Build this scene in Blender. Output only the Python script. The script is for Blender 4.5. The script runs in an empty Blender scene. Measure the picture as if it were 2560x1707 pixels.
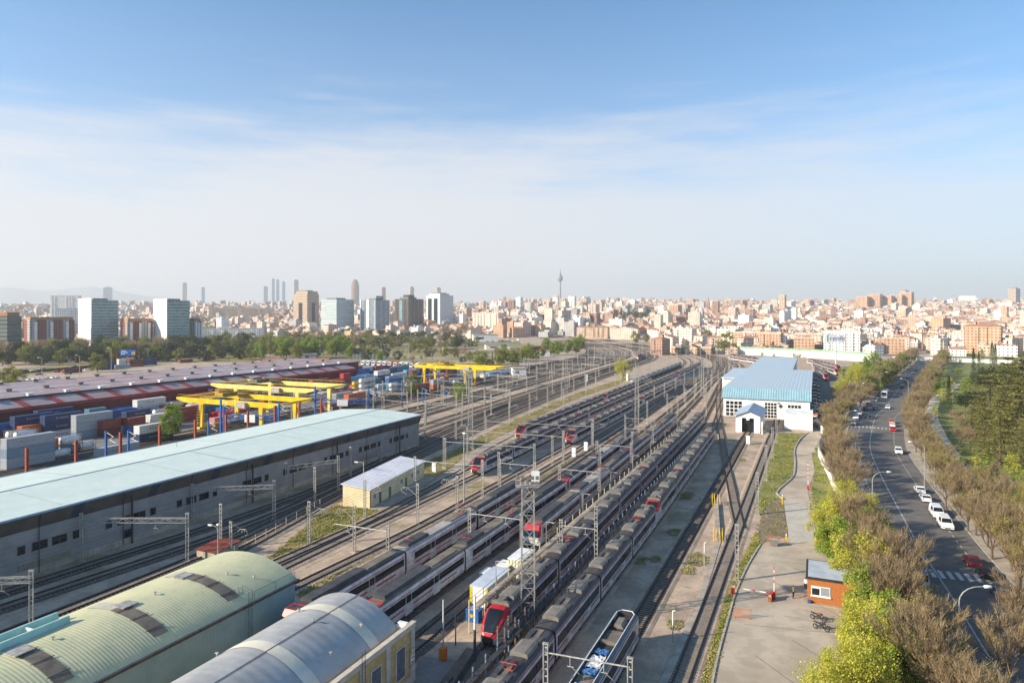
import bpy, math, random
from mathutils import Vector, Matrix
R = random.Random(7)
rad = math.radians
sc = bpy.context.scene
COL = sc.collection
# ------------------------------------------------------------------ frame of reference
# world y runs along the railway (away from the viewpoint), world x across it, metres, z up
F, HOR, HC, TH = 1706.7, 785.0, 40.0, rad(24)
ST, CT = math.sin(TH), math.cos(TH)
def W(X, Y):                       # metres right of / ahead of the viewpoint -> world
    return (X*CT - Y*ST, X*ST + Y*CT)
def P(sx, sy, z=0.0):              # surveyed point on the plane of height z
    Y = F*(HC-z)/(sy-HOR); X = (sx-1280)/F*Y
    return W(X, Y)
def toimg(p):
    x, y, z = p
    X = x*CT + y*ST; Y = max(1.0, -x*ST + y*CT)
    return (1280 + F*X/Y, HOR + F*(HC-z)/Y)
def sstep(a, b, t):
    t = min(1, max(0, (t-a)/(b-a))); return t*t*(3-2*t)
def tz(X, Y):                      # terrain height, viewpoint frame
    y0 = 1350 - 500*sstep(-500, 300, X)
    d = max(0.0, Y-y0)
    z = 0.036*d*d/(d+260.0)
    if Y > 3900: z -= (Y-3900)*0.03
    return z
def tzw(x, y):
    return tz(x*CT + y*ST, -x*ST + y*CT)
# ------------------------------------------------------------------ materials
def lin(h):
    h = h.lstrip('#'); o = []
    for i in (0, 2, 4):
        c = int(h[i:i+2], 16)/255
        o.append(c/12.92 if c <= 0.04045 else ((c+0.055)/1.055)**2.4)
    return o
MATS = {}
def newmat(name):
    m = bpy.data.materials.new(name); m.use_nodes = True
    nt = m.node_tree; b = nt.nodes['Principled BSDF']
    MATS[name] = m
    return m, nt, b
def N(nt, t, **kw):
    n = nt.nodes.new(t)
    for k, v in kw.items(): setattr(n, k, v)
    return n
def mth(nt, op, a, b=None, c=None):
    n = N(nt, 'ShaderNodeMath', operation=op)
    for i, s in enumerate((a, b, c)):
        if s is None: continue
        if isinstance(s, (int, float)): n.inputs[i].default_value = s
        else: nt.links.new(s, n.inputs[i])
    return n.outputs[0]
def mixc(nt, f, a, b):
    n = N(nt, 'ShaderNodeMix', data_type='RGBA')
    for i, s in ((0, f), (6, a), (7, b)):
        if isinstance(s, (int, float)): n.inputs[i].default_value = s
        elif isinstance(s, (list, tuple)): n.inputs[i].default_value = (*s[:3], 1)
        else: nt.links.new(s, n.inputs[i])
    return n.outputs[2]
def noise(nt, co, scale, detail=4, rough=.6):
    n = N(nt, 'ShaderNodeTexNoise'); n.inputs['Scale'].default_value = scale
    n.inputs['Detail'].default_value = detail; n.inputs['Roughness'].default_value = rough
    if co is not None: nt.links.new(co, n.inputs['Vector'])
    return n.outputs['Fac']
def ramp(nt, fac, a, b):
    n = N(nt, 'ShaderNodeMapRange'); n.interpolation_type = 'SMOOTHSTEP'
    n.inputs[1].default_value = a; n.inputs[2].default_value = b
    nt.links.new(fac, n.inputs[0]); return n.outputs[0]
def bump(nt, b, h, strength=.3, dist=.05):
    n = N(nt, 'ShaderNodeBump'); n.inputs['Strength'].default_value = strength; n.inputs['Distance'].default_value = dist
    nt.links.new(h, n.inputs['Height']); nt.links.new(n.outputs[0], b.inputs['Normal'])
def mat(name, c, c2=None, scale=1.0, rough=.8, metal=0.0, lo=.35, hi=.65, fine=None, spec=.3, world=False, big=None):
    if name in MATS: return MATS[name]
    m, nt, b = newmat(name)
    c = lin(c) if isinstance(c, str) else c
    tc = N(nt, 'ShaderNodeTexCoord')
    co = N(nt, 'ShaderNodeNewGeometry').outputs['Position'] if world else tc.outputs['Object']
    if c2 is None: c2 = [x*.72 for x in c]
    else: c2 = lin(c2) if isinstance(c2, str) else c2
    out = mixc(nt, ramp(nt, noise(nt, co, scale), lo, hi), c, c2)
    if fine:
        out = mixc(nt, mth(nt, 'MULTIPLY', ramp(nt, noise(nt, co, fine, 3, .7), .35, .7), .3), out, [x*.45 for x in c2])
    if big:
        out = mixc(nt, mth(nt, 'MULTIPLY', ramp(nt, noise(nt, co, big[0], 3, .6), .42, .62), big[2]), out, lin(big[1]))
    nt.links.new(out, b.inputs['Base Color'])
    b.inputs['Roughness'].default_value = rough; b.inputs['Metallic'].default_value = metal
    b.inputs['Specular IOR Level'].default_value = spec
    return m
def ribbed(name, c, c2, axis, period, rough=.45, depth=.25, metal=0.0, dirt=None):
    m, nt, b = newmat(name)
    tc = N(nt, 'ShaderNodeTexCoord'); s = N(nt, 'ShaderNodeSeparateXYZ')
    nt.links.new(tc.outputs['Object'], s.inputs[0])
    w = mth(nt, 'SINE', mth(nt, 'MULTIPLY', s.outputs[axis], 6.2832/period))
    out = mixc(nt, ramp(nt, noise(nt, tc.outputs['Object'], .35, 5), .35, .68), lin(c), lin(c2))
    if dirt: out = mixc(nt, mth(nt, 'MULTIPLY', ramp(nt, noise(nt, tc.outputs['Object'], 1.3, 6, .7), .5, .75), .45), out, lin(dirt))
    nt.links.new(out, b.inputs['Base Color'])
    b.inputs['Roughness'].default_value = rough; b.inputs['Metallic'].default_value = metal
    bump(nt, b, w, depth, .06)
    return m
def facade(name, wall, glass, sx=3.2, sz=3.1, fx=(.25, .72), fz=(.3, .75), roof='#9a9088', wall2=None, gr=.15, band=None):
    """wall with rows of window openings; rooftop gets its own colour"""
    m, nt, b = newmat(name)
    tc = N(nt, 'ShaderNodeTexCoord')
    s = N(nt, 'ShaderNodeSeparateXYZ'); nt.links.new(tc.outputs['Object'], s.inputs[0])
    n = N(nt, 'ShaderNodeSeparateXYZ'); nt.links.new(tc.outputs['Normal'], n.inputs[0])
    ax = mth(nt, 'GREATER_THAN', mth(nt, 'ABSOLUTE', n.outputs[0]), .6)
    h = mth(nt, 'ADD', mth(nt, 'MULTIPLY', s.outputs[1], ax), mth(nt, 'MULTIPLY', s.outputs[0], mth(nt, 'SUBTRACT', 1, ax)))
    def win(v, p, lo, hi):
        fr = mth(nt, 'FRACT', mth(nt, 'ADD', mth(nt, 'DIVIDE', v, p), 100))
        return mth(nt, 'MULTIPLY', mth(nt, 'GREATER_THAN', fr, lo), mth(nt, 'LESS_THAN', fr, hi))
    up = mth(nt, 'GREATER_THAN', n.outputs[2], .5)
    wm = mth(nt, 'MULTIPLY', win(h, sx, *fx), win(s.outputs[2], sz, *fz))
    wm = mth(nt, 'MULTIPLY', wm, mth(nt, 'SUBTRACT', 1, up))
    cell = N(nt, 'ShaderNodeTexWhiteNoise', noise_dimensions='3D')
    cv = N(nt, 'ShaderNodeCombineXYZ')
    nt.links.new(mth(nt, 'FLOOR', mth(nt, 'DIVIDE', h, sx)), cv.inputs[0]); nt.links.new(mth(nt, 'FLOOR', mth(nt, 'DIVIDE', s.outputs[2], sz)), cv.inputs[1]); nt.links.new(ax, cv.inputs[2])
    nt.links.new(cv.outputs[0], cell.inputs['Vector'])
    gl = mixc(nt, mth(nt, 'MULTIPLY', cell.outputs['Value'], .8), lin(glass), [min(.5, x*2.2+.05) for x in lin(glass)])
    wl = mixc(nt, ramp(nt, noise(nt, tc.outputs['Object'], .12, 4), .35, .65), lin(wall), lin(wall2) if wall2 else [x*.86 for x in lin(wall)])
    if band:
        wl = mixc(nt, win(h, band[0], band[1], band[2]), wl, lin(band[3]))
    o = mixc(nt, wm, wl, gl)
    o = mixc(nt, up, o, mixc(nt, ramp(nt, noise(nt, tc.outputs['Object'], .25, 3), .4, .6), lin(roof), [x*.75 for x in lin(roof)]))
    nt.links.new(o, b.inputs['Base Color'])
    nt.links.new(mth(nt, 'SUBTRACT', .85, mth(nt, 'MULTIPLY', wm, .85-gr)), b.inputs['Roughness'])
    return m
# ------------------------------------------------------------------ mesh builder
class MB:
    def __init__(s): s.v = []; s.f = []; s.m = []
    def face(s, pts, mi=0):
        i = len(s.v); s.v += [tuple(p) for p in pts]; s.f.append(tuple(range(i, i+len(pts)))); s.m.append(mi)
    def box(s, x0, x1, y0, y1, z0, z1, mi=0, T=None, bottom=True):
        i = len(s.v)
        c = [(x0, y0, z0), (x1, y0, z0), (x1, y1, z0), (x0, y1, z0), (x0, y0, z1), (x1, y0, z1), (x1, y1, z1), (x0, y1, z1)]
        if T: c = [tuple(T @ Vector(p)) for p in c]
        s.v += c
        q = [(4, 5, 6, 7), (0, 1, 5, 4), (1, 2, 6, 5), (2, 3, 7, 6), (3, 0, 4, 7)] + ([(3, 2, 1, 0)] if bottom else [])
        for a in q: s.f.append(tuple(i+k for k in a)); s.m.append(mi)
    def cbox(s, c, d, mi=0, rz=0.0):
        T = Matrix.Translation(c) @ Matrix.Rotation(rz, 4, 'Z')
        s.box(-d[0]/2, d[0]/2, -d[1]/2, d[1]/2, -d[2]/2, d[2]/2, mi, T)
    def beam(s, p, q, w, h=None, mi=0):
        h = h or w; p = Vector(p); q = Vector(q); d = (q-p)
        if d.length < 1e-6: return
        t = d.normalized(); up = Vector((0, 0, 1)) if abs(t.z) < .95 else Vector((1, 0, 0))
        a = t.cross(up).normalized()*w/2; b = a.cross(t).normalized()*h/2
        i = len(s.v)
        for o in (p, q):
            for e in ((-a-b), (a-b), (a+b), (-a+b)): s.v.append(tuple(o+e))
        for k in ((0, 1, 5, 4), (1, 2, 6, 5), (2, 3, 7, 6), (3, 0, 4, 7), (3, 2, 1, 0), (4, 5, 6, 7)):
            s.f.append(tuple(i+x for x in k)); s.m.append(mi)
    def tube(s, p, q, r0, r1=None, n=6, mi=0, cap=True):
        r1 = r0 if r1 is None else r1
        p = Vector(p); q = Vector(q); t = (q-p)
        if t.length < 1e-6: return
        t.normalize(); up = Vector((0, 0, 1)) if abs(t.z) < .95 else Vector((1, 0, 0))
        a = t.cross(up).normalized(); b = t.cross(a)
        i = len(s.v)
        for o, r in ((p, r0), (q, r1)):
            for k in range(n):
                g = 6.28318*k/n; s.v.append(tuple(o + a*(r*math.cos(g)) + b*(r*math.sin(g))))
        for k in range(n):
            k2 = (k+1) % n; s.f.append((i+k, i+n+k, i+n+k2, i+k2)); s.m.append(mi)
        if cap:
            s.f.append(tuple(i+k for k in range(n))); s.m.append(mi)
            s.f.append(tuple(i+n+k for k in reversed(range(n)))); s.m.append(mi)
    def path(s, pts, r, n=5, mi=0):
        for a, b in zip(pts, pts[1:]): s.tube(a, b, r, r, n, mi)
    def lathe(s, prof, n=16, mi=0, c=(0, 0)):
        i = len(s.v)
        for r, z in prof:
            for k in range(n):
                g = 6.28318*k/n; s.v.append((c[0]+r*math.cos(g), c[1]+r*math.sin(g), z))
        for j in range(len(prof)-1):
            for k in range(n):
                k2 = (k+1) % n; a = i+j*n
                s.f.append((a+k, a+k2, a+n+k2, a+n+k)); s.m.append(mi)
    def sweep(s, prof, y0, y1, mis, caps=None, x0=0, closed=False):
        """profile [(x,z)] extruded along y; mis: material per segment"""
        i = len(s.v); n = len(prof)
        for y in (y0, y1):
            for x, z in prof: s.v.append((x0+x, y, z))
        for k in range(n if closed else n-1):
            k2 = (k+1) % n
            s.f.append((i+k, i+k2, i+n+k2, i+n+k)); s.m.append(mis[k] if isinstance(mis, (list, tuple)) else mis)
        if caps is not None:
            s.f.append(tuple(i+k for k in reversed(range(n)))); s.m.append(caps)
            s.f.append(tuple(i+n+k for k in range(n))); s.m.append(caps)
    def mesh(s, name, mats, smooth=False):
        me = bpy.data.meshes.new(name); me.from_pydata(s.v, [], s.f); me.update()
        for m in mats: me.materials.append(m)
        if len(mats) > 1: me.polygons.foreach_set('material_index', s.m)
        if smooth: me.polygons.foreach_set('use_smooth', [True]*len(me.polygons))
        return me
    def build(s, name, mats, parent=None, smooth=False, loc=None, rz=None):
        if not isinstance(mats, (list, tuple)): mats = [mats]
        return link(name, s.mesh(name, mats, smooth), parent, loc, rz)
KIDS = {}
def link(name, me, parent=None, loc=None, rz=None):
    o = bpy.data.objects.new(name, me); COL.objects.link(o)
    if parent is not None:
        o.parent = parent; KIDS.setdefault(parent.name, []).append(o)
    if loc: o.location = loc
    if rz is not None: o.rotation_euler.z = rz
    return o
def tag(o, label=None, cat=None, group=None, kind=None):
    if label: o['label'] = label
    if cat: o['category'] = cat
    if group: o['group'] = group
    if kind: o['kind'] = kind
    return o
def thing(name, label, cat, loc=(0, 0, 0), rz=0.0, group=None):
    o = link(name, None, None, loc, rz)
    return tag(o, label, cat, group)
def struct(o): o['kind'] = 'structure'; return o
def kids(o): return KIDS.get(o.name, [])
def copytree(o, parent=None, loc=None, rz=None, label=None, scale=None, group=None):
    c = o.copy(); COL.objects.link(c)
    if parent is not None:
        c.parent = parent; KIDS.setdefault(parent.name, []).append(c)
    if loc is not None: c.location = loc
    if rz is not None: c.rotation_euler = (0, 0, rz)
    if scale is not None: c.scale = scale if isinstance(scale, (tuple, list)) else (scale,)*3
    if label: c['label'] = label
    if group: c['group'] = group
    for ch in kids(o): copytree(ch, c)
    return c
def setmat(o, m, slot=0):
    o.material_slots[slot].link = 'OBJECT'; o.material_slots[slot].material = m
PROTOS = []
class Proto:                       # first use moves the prototype itself, later uses copy it
    def __init__(s, root): s.root = root; s.used = False; PROTOS.append(s)
    def put(s, loc, rz=0.0, label=None, scale=None, group=None):
        if not s.used:
            s.used = True; o = s.root; o.location = loc; o.rotation_euler = (0, 0, rz)
            if scale is not None: o.scale = scale if isinstance(scale, (tuple, list)) else (scale,)*3
            if label: o['label'] = label
            if group: o['group'] = group
            return o
        return copytree(s.root, None, loc, rz, label, scale if scale is not None else (1, 1, 1), group)
LM = {}                            # landmarks used to tell look-alikes apart
AUTO = []
def auto(o, base, z=0.0, only=None):
    AUTO.append((o, base, z, only)); return o
ORD = ['nearest', 'second nearest', 'third nearest', 'fourth nearest', 'fifth nearest', 'sixth nearest', 'seventh nearest', 'eighth nearest', 'ninth nearest', 'tenth nearest',
       'eleventh nearest', 'twelfth nearest', 'thirteenth nearest', 'fourteenth nearest', 'fifteenth nearest', 'sixteenth nearest', 'seventeenth nearest', 'eighteenth nearest', 'nineteenth nearest', 'twentieth nearest']
def drop(o):
    for c in kids(o): drop(c)
    bpy.data.objects.remove(o)
_U = ['first', 'second', 'third', 'fourth', 'fifth', 'sixth', 'seventh', 'eighth', 'ninth']
for _t, _e in (('twenty', 'twentieth'), ('thirty', 'thirtieth'), ('forty', 'fortieth'), ('fifty', 'fiftieth')):
    if _t != 'twenty': ORD.append(_e+' nearest')
    ORD += [f'{_t}-{u} nearest' for u in _U]
def finish_labels():
    for p in PROTOS:
        if not p.used: drop(p.root)
    from collections import defaultdict
    g = defaultdict(list)
    for o, base, z, only in AUTO:
        p = toimg((o.location.x, o.location.y, o.location.z+z))
        best = min(((math.hypot(p[0]-q[0], 2.2*(p[1]-q[1])), k) for k, q in ((k, toimg(v)) for k, v in LM.items() if only is None or k in only)))
        g[(base, best[1])].append((best[0], o))
    for (base, k), l in g.items():
        l.sort(key=lambda t: t[0])
        for i, (d, o) in enumerate(l):
            o['label'] = f"{base}, {ORD[min(i, len(ORD)-1)]} the {k}" if len(l) > 1 else f"{base} near the {k}"
def catmull(pts, step):
    """smooth polyline through 2-D points"""
    out = []
    n = len(pts)
    for i in range(n-1):
        p0 = pts[max(0, i-1)]; p1 = pts[i]; p2 = pts[i+1]; p3 = pts[min(n-1, i+2)]
        L = math.dist(p1, p2); k = max(1, int(L/step))
        for j in range(k):
            t = j/k
            a = [0.5*((2*p1[d]) + (p2[d]-p0[d])*t + (2*p0[d]-5*p1[d]+4*p2[d]-p3[d])*t*t + (3*p1[d]-p0[d]-3*p2[d]+p3[d])*t**3) for d in (0, 1)]
            out.append(tuple(a))
    out.append(tuple(pts[-1])); return out
def normals2(pl):
    ns = []
    for i in range(len(pl)):
        a = pl[max(0, i-1)]; b = pl[min(len(pl)-1, i+1)]
        dx, dy = b[0]-a[0], b[1]-a[1]; L = math.hypot(dx, dy) or 1
        ns.append((dy/L, -dx/L))
    return ns
def offset(pl, d):
    return [(p[0]+n[0]*d, p[1]+n[1]*d) for p, n in zip(pl, normals2(pl))]
def strip(mb, pl, d0, d1, z0, z1=None, mi=0):
    z1 = z0 if z1 is None else z1
    a = offset(pl, d0); b = offset(pl, d1); i = len(mb.v)
    for p, q in zip(a, b): mb.v += [(p[0], p[1], z0+tzw(*p)), (q[0], q[1], z1+tzw(*q))]
    for k in range(len(pl)-1):
        mb.f.append((i+2*k, i+2*k+1, i+2*k+3, i+2*k+2)); mb.m.append(mi)
def ribbon_box(mb, pl, off, w, z0, z1, mi=0):
    strip(mb, pl, off-w/2, off+w/2, z1, None, mi)
    for s_ in (-1, 1):
        a = offset(pl, off+s_*w/2); i = len(mb.v)
        for p in a: mb.v += [(p[0], p[1], z0+tzw(*p)), (p[0], p[1], z1+tzw(*p))]
        for k in range(len(pl)-1): mb.f.append((i+2*k, i+2*k+2, i+2*k+3, i+2*k+1)); mb.m.append(mi)
def sheet(name, pts, z, m, kind='structure'):
    mb = MB(); mb.face([(p[0], p[1], z) for p in pts]); o = mb.build(name, m); o['kind'] = kind; 
    me = o.data
    if me.polygons[0].normal.z < 0: me.flip_normals()
    return o
# ------------------------------------------------------------------ shared materials
M = {}
M['gravel'] = mat('gravel_ground', '#c0a890', '#a08b76', .25, .95, fine=2.2, world=True, big=(.02, '#8a7f63', .4))
M['ballast'] = mat('ballast', '#c8b096', '#a88f78', .8, .95, fine=3, world=True)
M['darkballast'] = mat('oily_shaded_ballast', '#6e6056', '#51463f', .7, .95, fine=3, world=True)  # oil-dark stones; the same tone paints shade on the warehouse-side tracks
M['midballast'] = mat('brown_ballast', '#95826f', '#7b6a5a', .8, .95, fine=3, world=True)
M['rail'] = mat('rail_steel', '#3a3230', '#2a2422', 2, .6, .3)
M['sleeper'] = mat('sleeper_wood', '#4b4340', '#332d2b', 3, .9)
M['csleeper'] = mat('sleeper_concrete', '#8c8379', '#746b62', 3, .9)
M['grass'] = mat('dry_grass', '#94854f', '#757038', .55, .95, fine=2.5, world=True, big=(.16, '#a38c62', .8))
M['lawn'] = mat('lawn', '#79823b', '#5f6e2d', .4, .95, fine=2.5, world=True, big=(.14, '#98895a', .7))
M['blade'] = mat('grass_blade', '#a09456', '#7d8038', .3, .9, world=True)
M['asphalt'] = mat('road_asphalt', '#77716b', '#68635e', .16, .9, world=True, big=(.5, '#5b5652', .5))
M['lot'] = mat('pale_asphalt', '#bdae9b', '#a99a87', .09, .92, world=True, big=(.35, '#978a7a', .45))
M['concrete'] = mat('concrete', '#b9ab99', '#9c8f80', .4, .9, fine=2, world=True)
M['paint'] = mat('road_paint', '#cdc9c2', '#a9a59e', 1.5, .7, world=True)
M['galv'] = mat('galvanised_steel', '#b3aea6', '#938f88', 1.5, .6, .2)
M['darksteel'] = mat('dark_steel', '#4b4c50', '#3a3b3f', 1.5, .6, .3)
M['white'] = mat('white_paint', '#e9e7e3', '#d8d5d0', .5, .5)
M['whitewall'] = mat('white_wall', '#efece6', '#dcd6cc', .3, .85)
M['trainwhite'] = mat('train_white', '#d9d5d4', '#bdb6b2', .55, .4, fine=1.1)
M['red'] = mat('signal_red', '#c3202c', '#a81a26', .6, .35)
M['stripe'] = mat('red_stripe', '#a02338', '#8a1c30', .6, .4)
M['glass'] = mat('dark_glass', '#15171b', '#24272c', .3, .08, 0, spec=.6)
M['roofdark'] = mat('train_roof', '#504e50', '#403e40', .5, .6, fine=4)
M['rooftan'] = mat('dusty_roof', '#857b6c', '#6b6359', .5, .7, fine=4)
M['unitgrey'] = mat('roof_unit', '#807a71', '#6b665e', .8, .6)
M['under'] = mat('underframe', '#3c3836', '#2d2a29', 1, .8)
M['black'] = mat('black_rubber', '#1c1c1e', '#141416', 1, .7)
M['yellow'] = mat('yellow_paint', '#e8c21a', '#d2a814', .3, .45)
M['paleyellow'] = mat('faded_yellow', '#e9cf77', '#d9bb62', .3, .6)
M['bluepost'] = mat('blue_steel', '#2d62a8', '#285591', .8, .5)
M['redpost'] = mat('rust_red_steel', '#9a4a30', '#833c27', .8, .6)
M['orange'] = mat('orange_paint', '#d8731f', '#bf6118', .8, .6)
M['bark'] = mat('bark', '#6e5c4c', '#54453a', 2, .95)
M['skin'] = mat('skin', '#c69a7c', None, 3, .6)
# ------------------------------------------------------------------ ground
def build_ground():
    ys = [-250, -60, 0, 30, 60, 90, 120, 160, 200, 260, 330, 420, 520, 640, 780, 900, 1000, 1100, 1250, 1400, 1600, 1800, 2000, 2300, 2600, 3000, 3400, 3900, 4500, 5500, 7000, 9000, 12000, 16500, 21000]
    k = 32; mb = MB()
    for Y in ys:
        for j in range(k+1):
            X = (j/k*2-1)*(320+1.35*abs(Y))
            x, y = W(X, Y); mb.v.append((x, y, tz(X, Y) if Y < 6000 else max(-60, tz(X, Y))))
    for a in range(len(ys)-1):
        for j in range(k):
            i = a*(k+1)+j; mb.f.append((i, i+1, i+k+2, i+k+1)); mb.m.append(0)
    m, nt, b = newmat('ground_earth')
    pos = N(nt, 'ShaderNodeNewGeometry').outputs['Position']
    near = mixc(nt, ramp(nt, noise(nt, pos, .18, 5), .35, .65), lin('#c2aa92'), lin('#a08b77'))
    near = mixc(nt, mth(nt, 'MULTIPLY', ramp(nt, noise(nt, pos, 1.7, 5, .75), .45, .72), .55), near, lin('#75675a'))
    near = mixc(nt, mth(nt, 'MULTIPLY', ramp(nt, noise(nt, pos, .06, 5, .65), .55, .68), .8), near, lin('#857a48'))
    near = mixc(nt, mth(nt, 'MULTIPLY', ramp(nt, noise(nt, pos, .33, 5, .7), .58, .7), .55), near, lin('#665d55'))
    nt.links.new(near, b.inputs['Base Color']); b.inputs['Roughness'].default_value = .95
    o = mb.build('ground', m); struct(o)
build_ground()
# ------------------------------------------------------------------ sky, sun, camera
SUNV = Vector((-.746*math.cos(rad(24)), -.661*math.cos(rad(24)), math.sin(rad(24)))).normalized()
def build_light():
    w = bpy.data.worlds.new('World'); sc.world = w; w.use_nodes = True
    nt = w.node_tree; bg = nt.nodes['Background']
    sky = N(nt, 'ShaderNodeTexSky'); sky.sky_type = 'NISHITA'; sky.sun_disc = False
    sky.sun_elevation = rad(24); sky.sun_rotation = math.atan2(SUNV.x, SUNV.y)
    sky.air_density = 1.0; sky.dust_density = .6; sky.ozone_density = 2.0; sky.altitude = 600
    tc = N(nt, 'ShaderNodeTexCoord')
    sp = N(nt, 'ShaderNodeSeparateXYZ'); nt.links.new(tc.outputs['Generated'], sp.inputs[0])
    mp = N(nt, 'ShaderNodeMapping'); mp.inputs['Scale'].default_value = (1.6, 1.6, 13)
    mp.inputs['Rotation'].default_value = (0, 0, rad(20))
    nt.links.new(tc.outputs['Generated'], mp.inputs['Vector'])
    n1 = noise(nt, mp.outputs[0], 1.5, 7, .58)
    mp2 = N(nt, 'ShaderNodeMapping'); mp2.inputs['Scale'].default_value = (3, 3, 30); nt.links.new(tc.outputs['Generated'], mp2.inputs['Vector'])
    n2 = noise(nt, mp2.outputs[0], 2.2, 8, .65)
    e = mth(nt, 'ADD', sp.outputs[2], mth(nt, 'MULTIPLY', mth(nt, 'SUBTRACT', n1, .5), -.26))
    e = mth(nt, 'ADD', e, mth(nt, 'MULTIPLY', mth(nt, 'SUBTRACT', n2, .5), -.10))
    veil = N(nt, 'ShaderNodeMapRange'); veil.interpolation_type = 'SMOOTHSTEP'
    for i, v in ((1, .31), (2, .155), (3, 0), (4, 1)): veil.inputs[i].default_value = v
    nt.links.new(e, veil.inputs[0])
    hz = N(nt, 'ShaderNodeMapRange')
    for i, v in ((1, .42), (2, .04), (3, 0), (4, 1)): hz.inputs[i].default_value = v
    nt.links.new(sp.outputs[2], hz.inputs[0])
    f = mth(nt, 'MINIMUM', mth(nt, 'ADD', mth(nt, 'MULTIPLY', veil.outputs[0], .66), mth(nt, 'MULTIPLY', hz.outputs[0], .30)), .92)
    dp = N(nt, 'ShaderNodeVectorMath', operation='DOT_PRODUCT'); nt.links.new(tc.outputs['Generated'], dp.inputs[0]); dp.inputs[1].default_value = (CT*.9, ST*.9, 0)
    f = mth(nt, 'MULTIPLY', f, mth(nt, 'SUBTRACT', 1.0, mth(nt, 'MULTIPLY', mth(nt, 'MAXIMUM', dp.outputs['Value'], 0.0), .46)))
    fw = N(nt, 'ShaderNodeVectorMath', operation='DOT_PRODUCT'); nt.links.new(tc.outputs['Generated'], fw.inputs[0]); fw.inputs[1].default_value = (-ST, CT, 0)
    f = mth(nt, 'MULTIPLY', f, mth(nt, 'ADD', .35, mth(nt, 'MULTIPLY', ramp(nt, fw.outputs['Value'], -.2, .55), .65)))
    scl = N(nt, 'ShaderNodeVectorMath', operation='SCALE'); nt.links.new(sky.outputs[0], scl.inputs[0]); scl.inputs['Scale'].default_value = SKYK
    tint = mixc(nt, 1.0, scl.outputs[0], (1, 1, 1)); 
    tn = nt.nodes[-1]; tn.blend_type = 'MULTIPLY'; tn.inputs[7].default_value = (.53, .93, 1.12, 1)
    c = mixc(nt, f, tint, tuple(x*VEIL for x in (.955, .935, .95)))
    nt.links.new(c, bg.inputs['Color']); bg.inputs['Strength'].default_value = .1
    l = bpy.data.lights.new('sun', 'SUN'); l.energy = SUNE; l.angle = rad(.55); l.color = (1, .885, .71)
    o = bpy.data.objects.new('sun', l); COL.objects.link(o)
    o.rotation_euler = SUNV.to_track_quat('Z', 'Y').to_euler(); o.location = (-200, -200, 300)
    cam = bpy.data.cameras.new('camera'); cam.lens = 24; cam.sensor_width = 36
    cam.shift_y = (HOR-853.5)/2560; cam.clip_start = .5; cam.clip_end = 40000
    co = bpy.data.objects.new('camera', cam); COL.objects.link(co); co.location = (0, 0, HC)
    co.rotation_euler = (rad(90), 0, TH); sc.camera = co
    sc.view_settings.view_transform = 'Standard'; sc.view_settings.look = 'None'
    sc.view_settings.gamma = 1; sc.view_settings.exposure = EXPO
    sc.cycles.use_denoising = True; sc.cycles.max_bounces = 5; sc.cycles.diffuse_bounces = 3; sc.cycles.glossy_bounces = 2
    sc.cycles.transparent_max_bounces = 4; sc.cycles.sample_clamp_indirect = 4
    sc.render.film_transparent = False
SKYK, VEIL, SUNE, EXPO = 1.02, 5.1, 5.0, .87
build_light()
# ------------------------------------------------------------------ railway tracks
def g_curve(v, u, u0=500.0, rr=840.0):
    if u < u0: return v
    if u < u0+280: return v-(u-u0)**2/rr
    return v-(280**2/rr)-.64*(u-u0-280)
def trackpts(ctrl, u1, u0c=500.0, rr=840.0):
    pts = []
    us = [c[0] for c in ctrl]; u = us[0]
    ctrl = ctrl+[(u1+1, ctrl[-1][1])] if ctrl[-1][0] < u1 else ctrl
    while u <= u1:
        for (a, va), (b, vb) in zip(ctrl, ctrl[1:]):
            if a <= u <= b:
                t = (u-a)/(b-a); t2 = t; v = va+(vb-va)*t2; break
        pts.append((g_curve(v, u, u0c, rr), u)); u += 7
    # light smoothing
    for _ in range(3):
        pts = [pts[0]]+[((a[0]+2*b[0]+c[0])/4, b[1]) for a, b, c in zip(pts, pts[1:], pts[2:])]+[pts[-1]]
    return pts
TRACKS = []
def railway(pl, label, sleep_to=230, bed='ballast', inner='midballast', sl='csleeper', bedw=1.9, group='tracks of the railway yard', auto_l=True, sl_gap=.62):
    x0, y0 = pl[len(pl)//3]
    root = thing('railway_track', label, 'railway track', (x0, y0, tzw(x0, y0)), 0, group)
    if auto_l: auto(root, label)
    k = len(TRACKS)
    dz = .0017*(k % 12)
    def fin(mb, nm, m):
        mb.v = [(a-x0, b-y0, c-tzw(x0, y0)) for a, b, c in mb.v]; return mb.build(nm, m, root)
    mb = MB(); strip(mb, pl, -bedw+.35, bedw-.35, .15+dz, None, 0); strip(mb, pl, -bedw-.1, -bedw+.35, .02, .15+dz); strip(mb, pl, bedw-.35, bedw+.1, .15+dz, .02)
    if inner:
        strip(mb, pl, -.8, .8, .175+dz, None, 1)
    b = fin(mb, 'ballast_bed', [M[bed], M[inner or bed]])
    for s_ in (-1, 1):
        mb = MB(); ribbon_box(mb, pl, s_*.834, .16, .2, .36); fin(mb, 'rail', M['rail'])
    mb = MB(); acc = 0.0
    for (a, b_) in zip(pl, pl[1:]):
        if math.hypot(*a) > sleep_to and math.hypot(*b_) > sleep_to: continue
        L = math.dist(a, b_); t = (b_[0]-a[0])/L, (b_[1]-a[1])/L; ang = math.atan2(t[1], t[0])
        d = acc
        while d < L:
            mb.cbox((a[0]+t[0]*d, a[1]+t[1]*d, .15+dz), (.26, 2.6, .1), 0, ang); d += sl_gap
        acc = d-L
    if mb.f:
        o = fin(mb, 'sleepers', M[sl]); o['kind'] = 'stuff'
    TRACKS.append((pl, root)); return root
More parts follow.
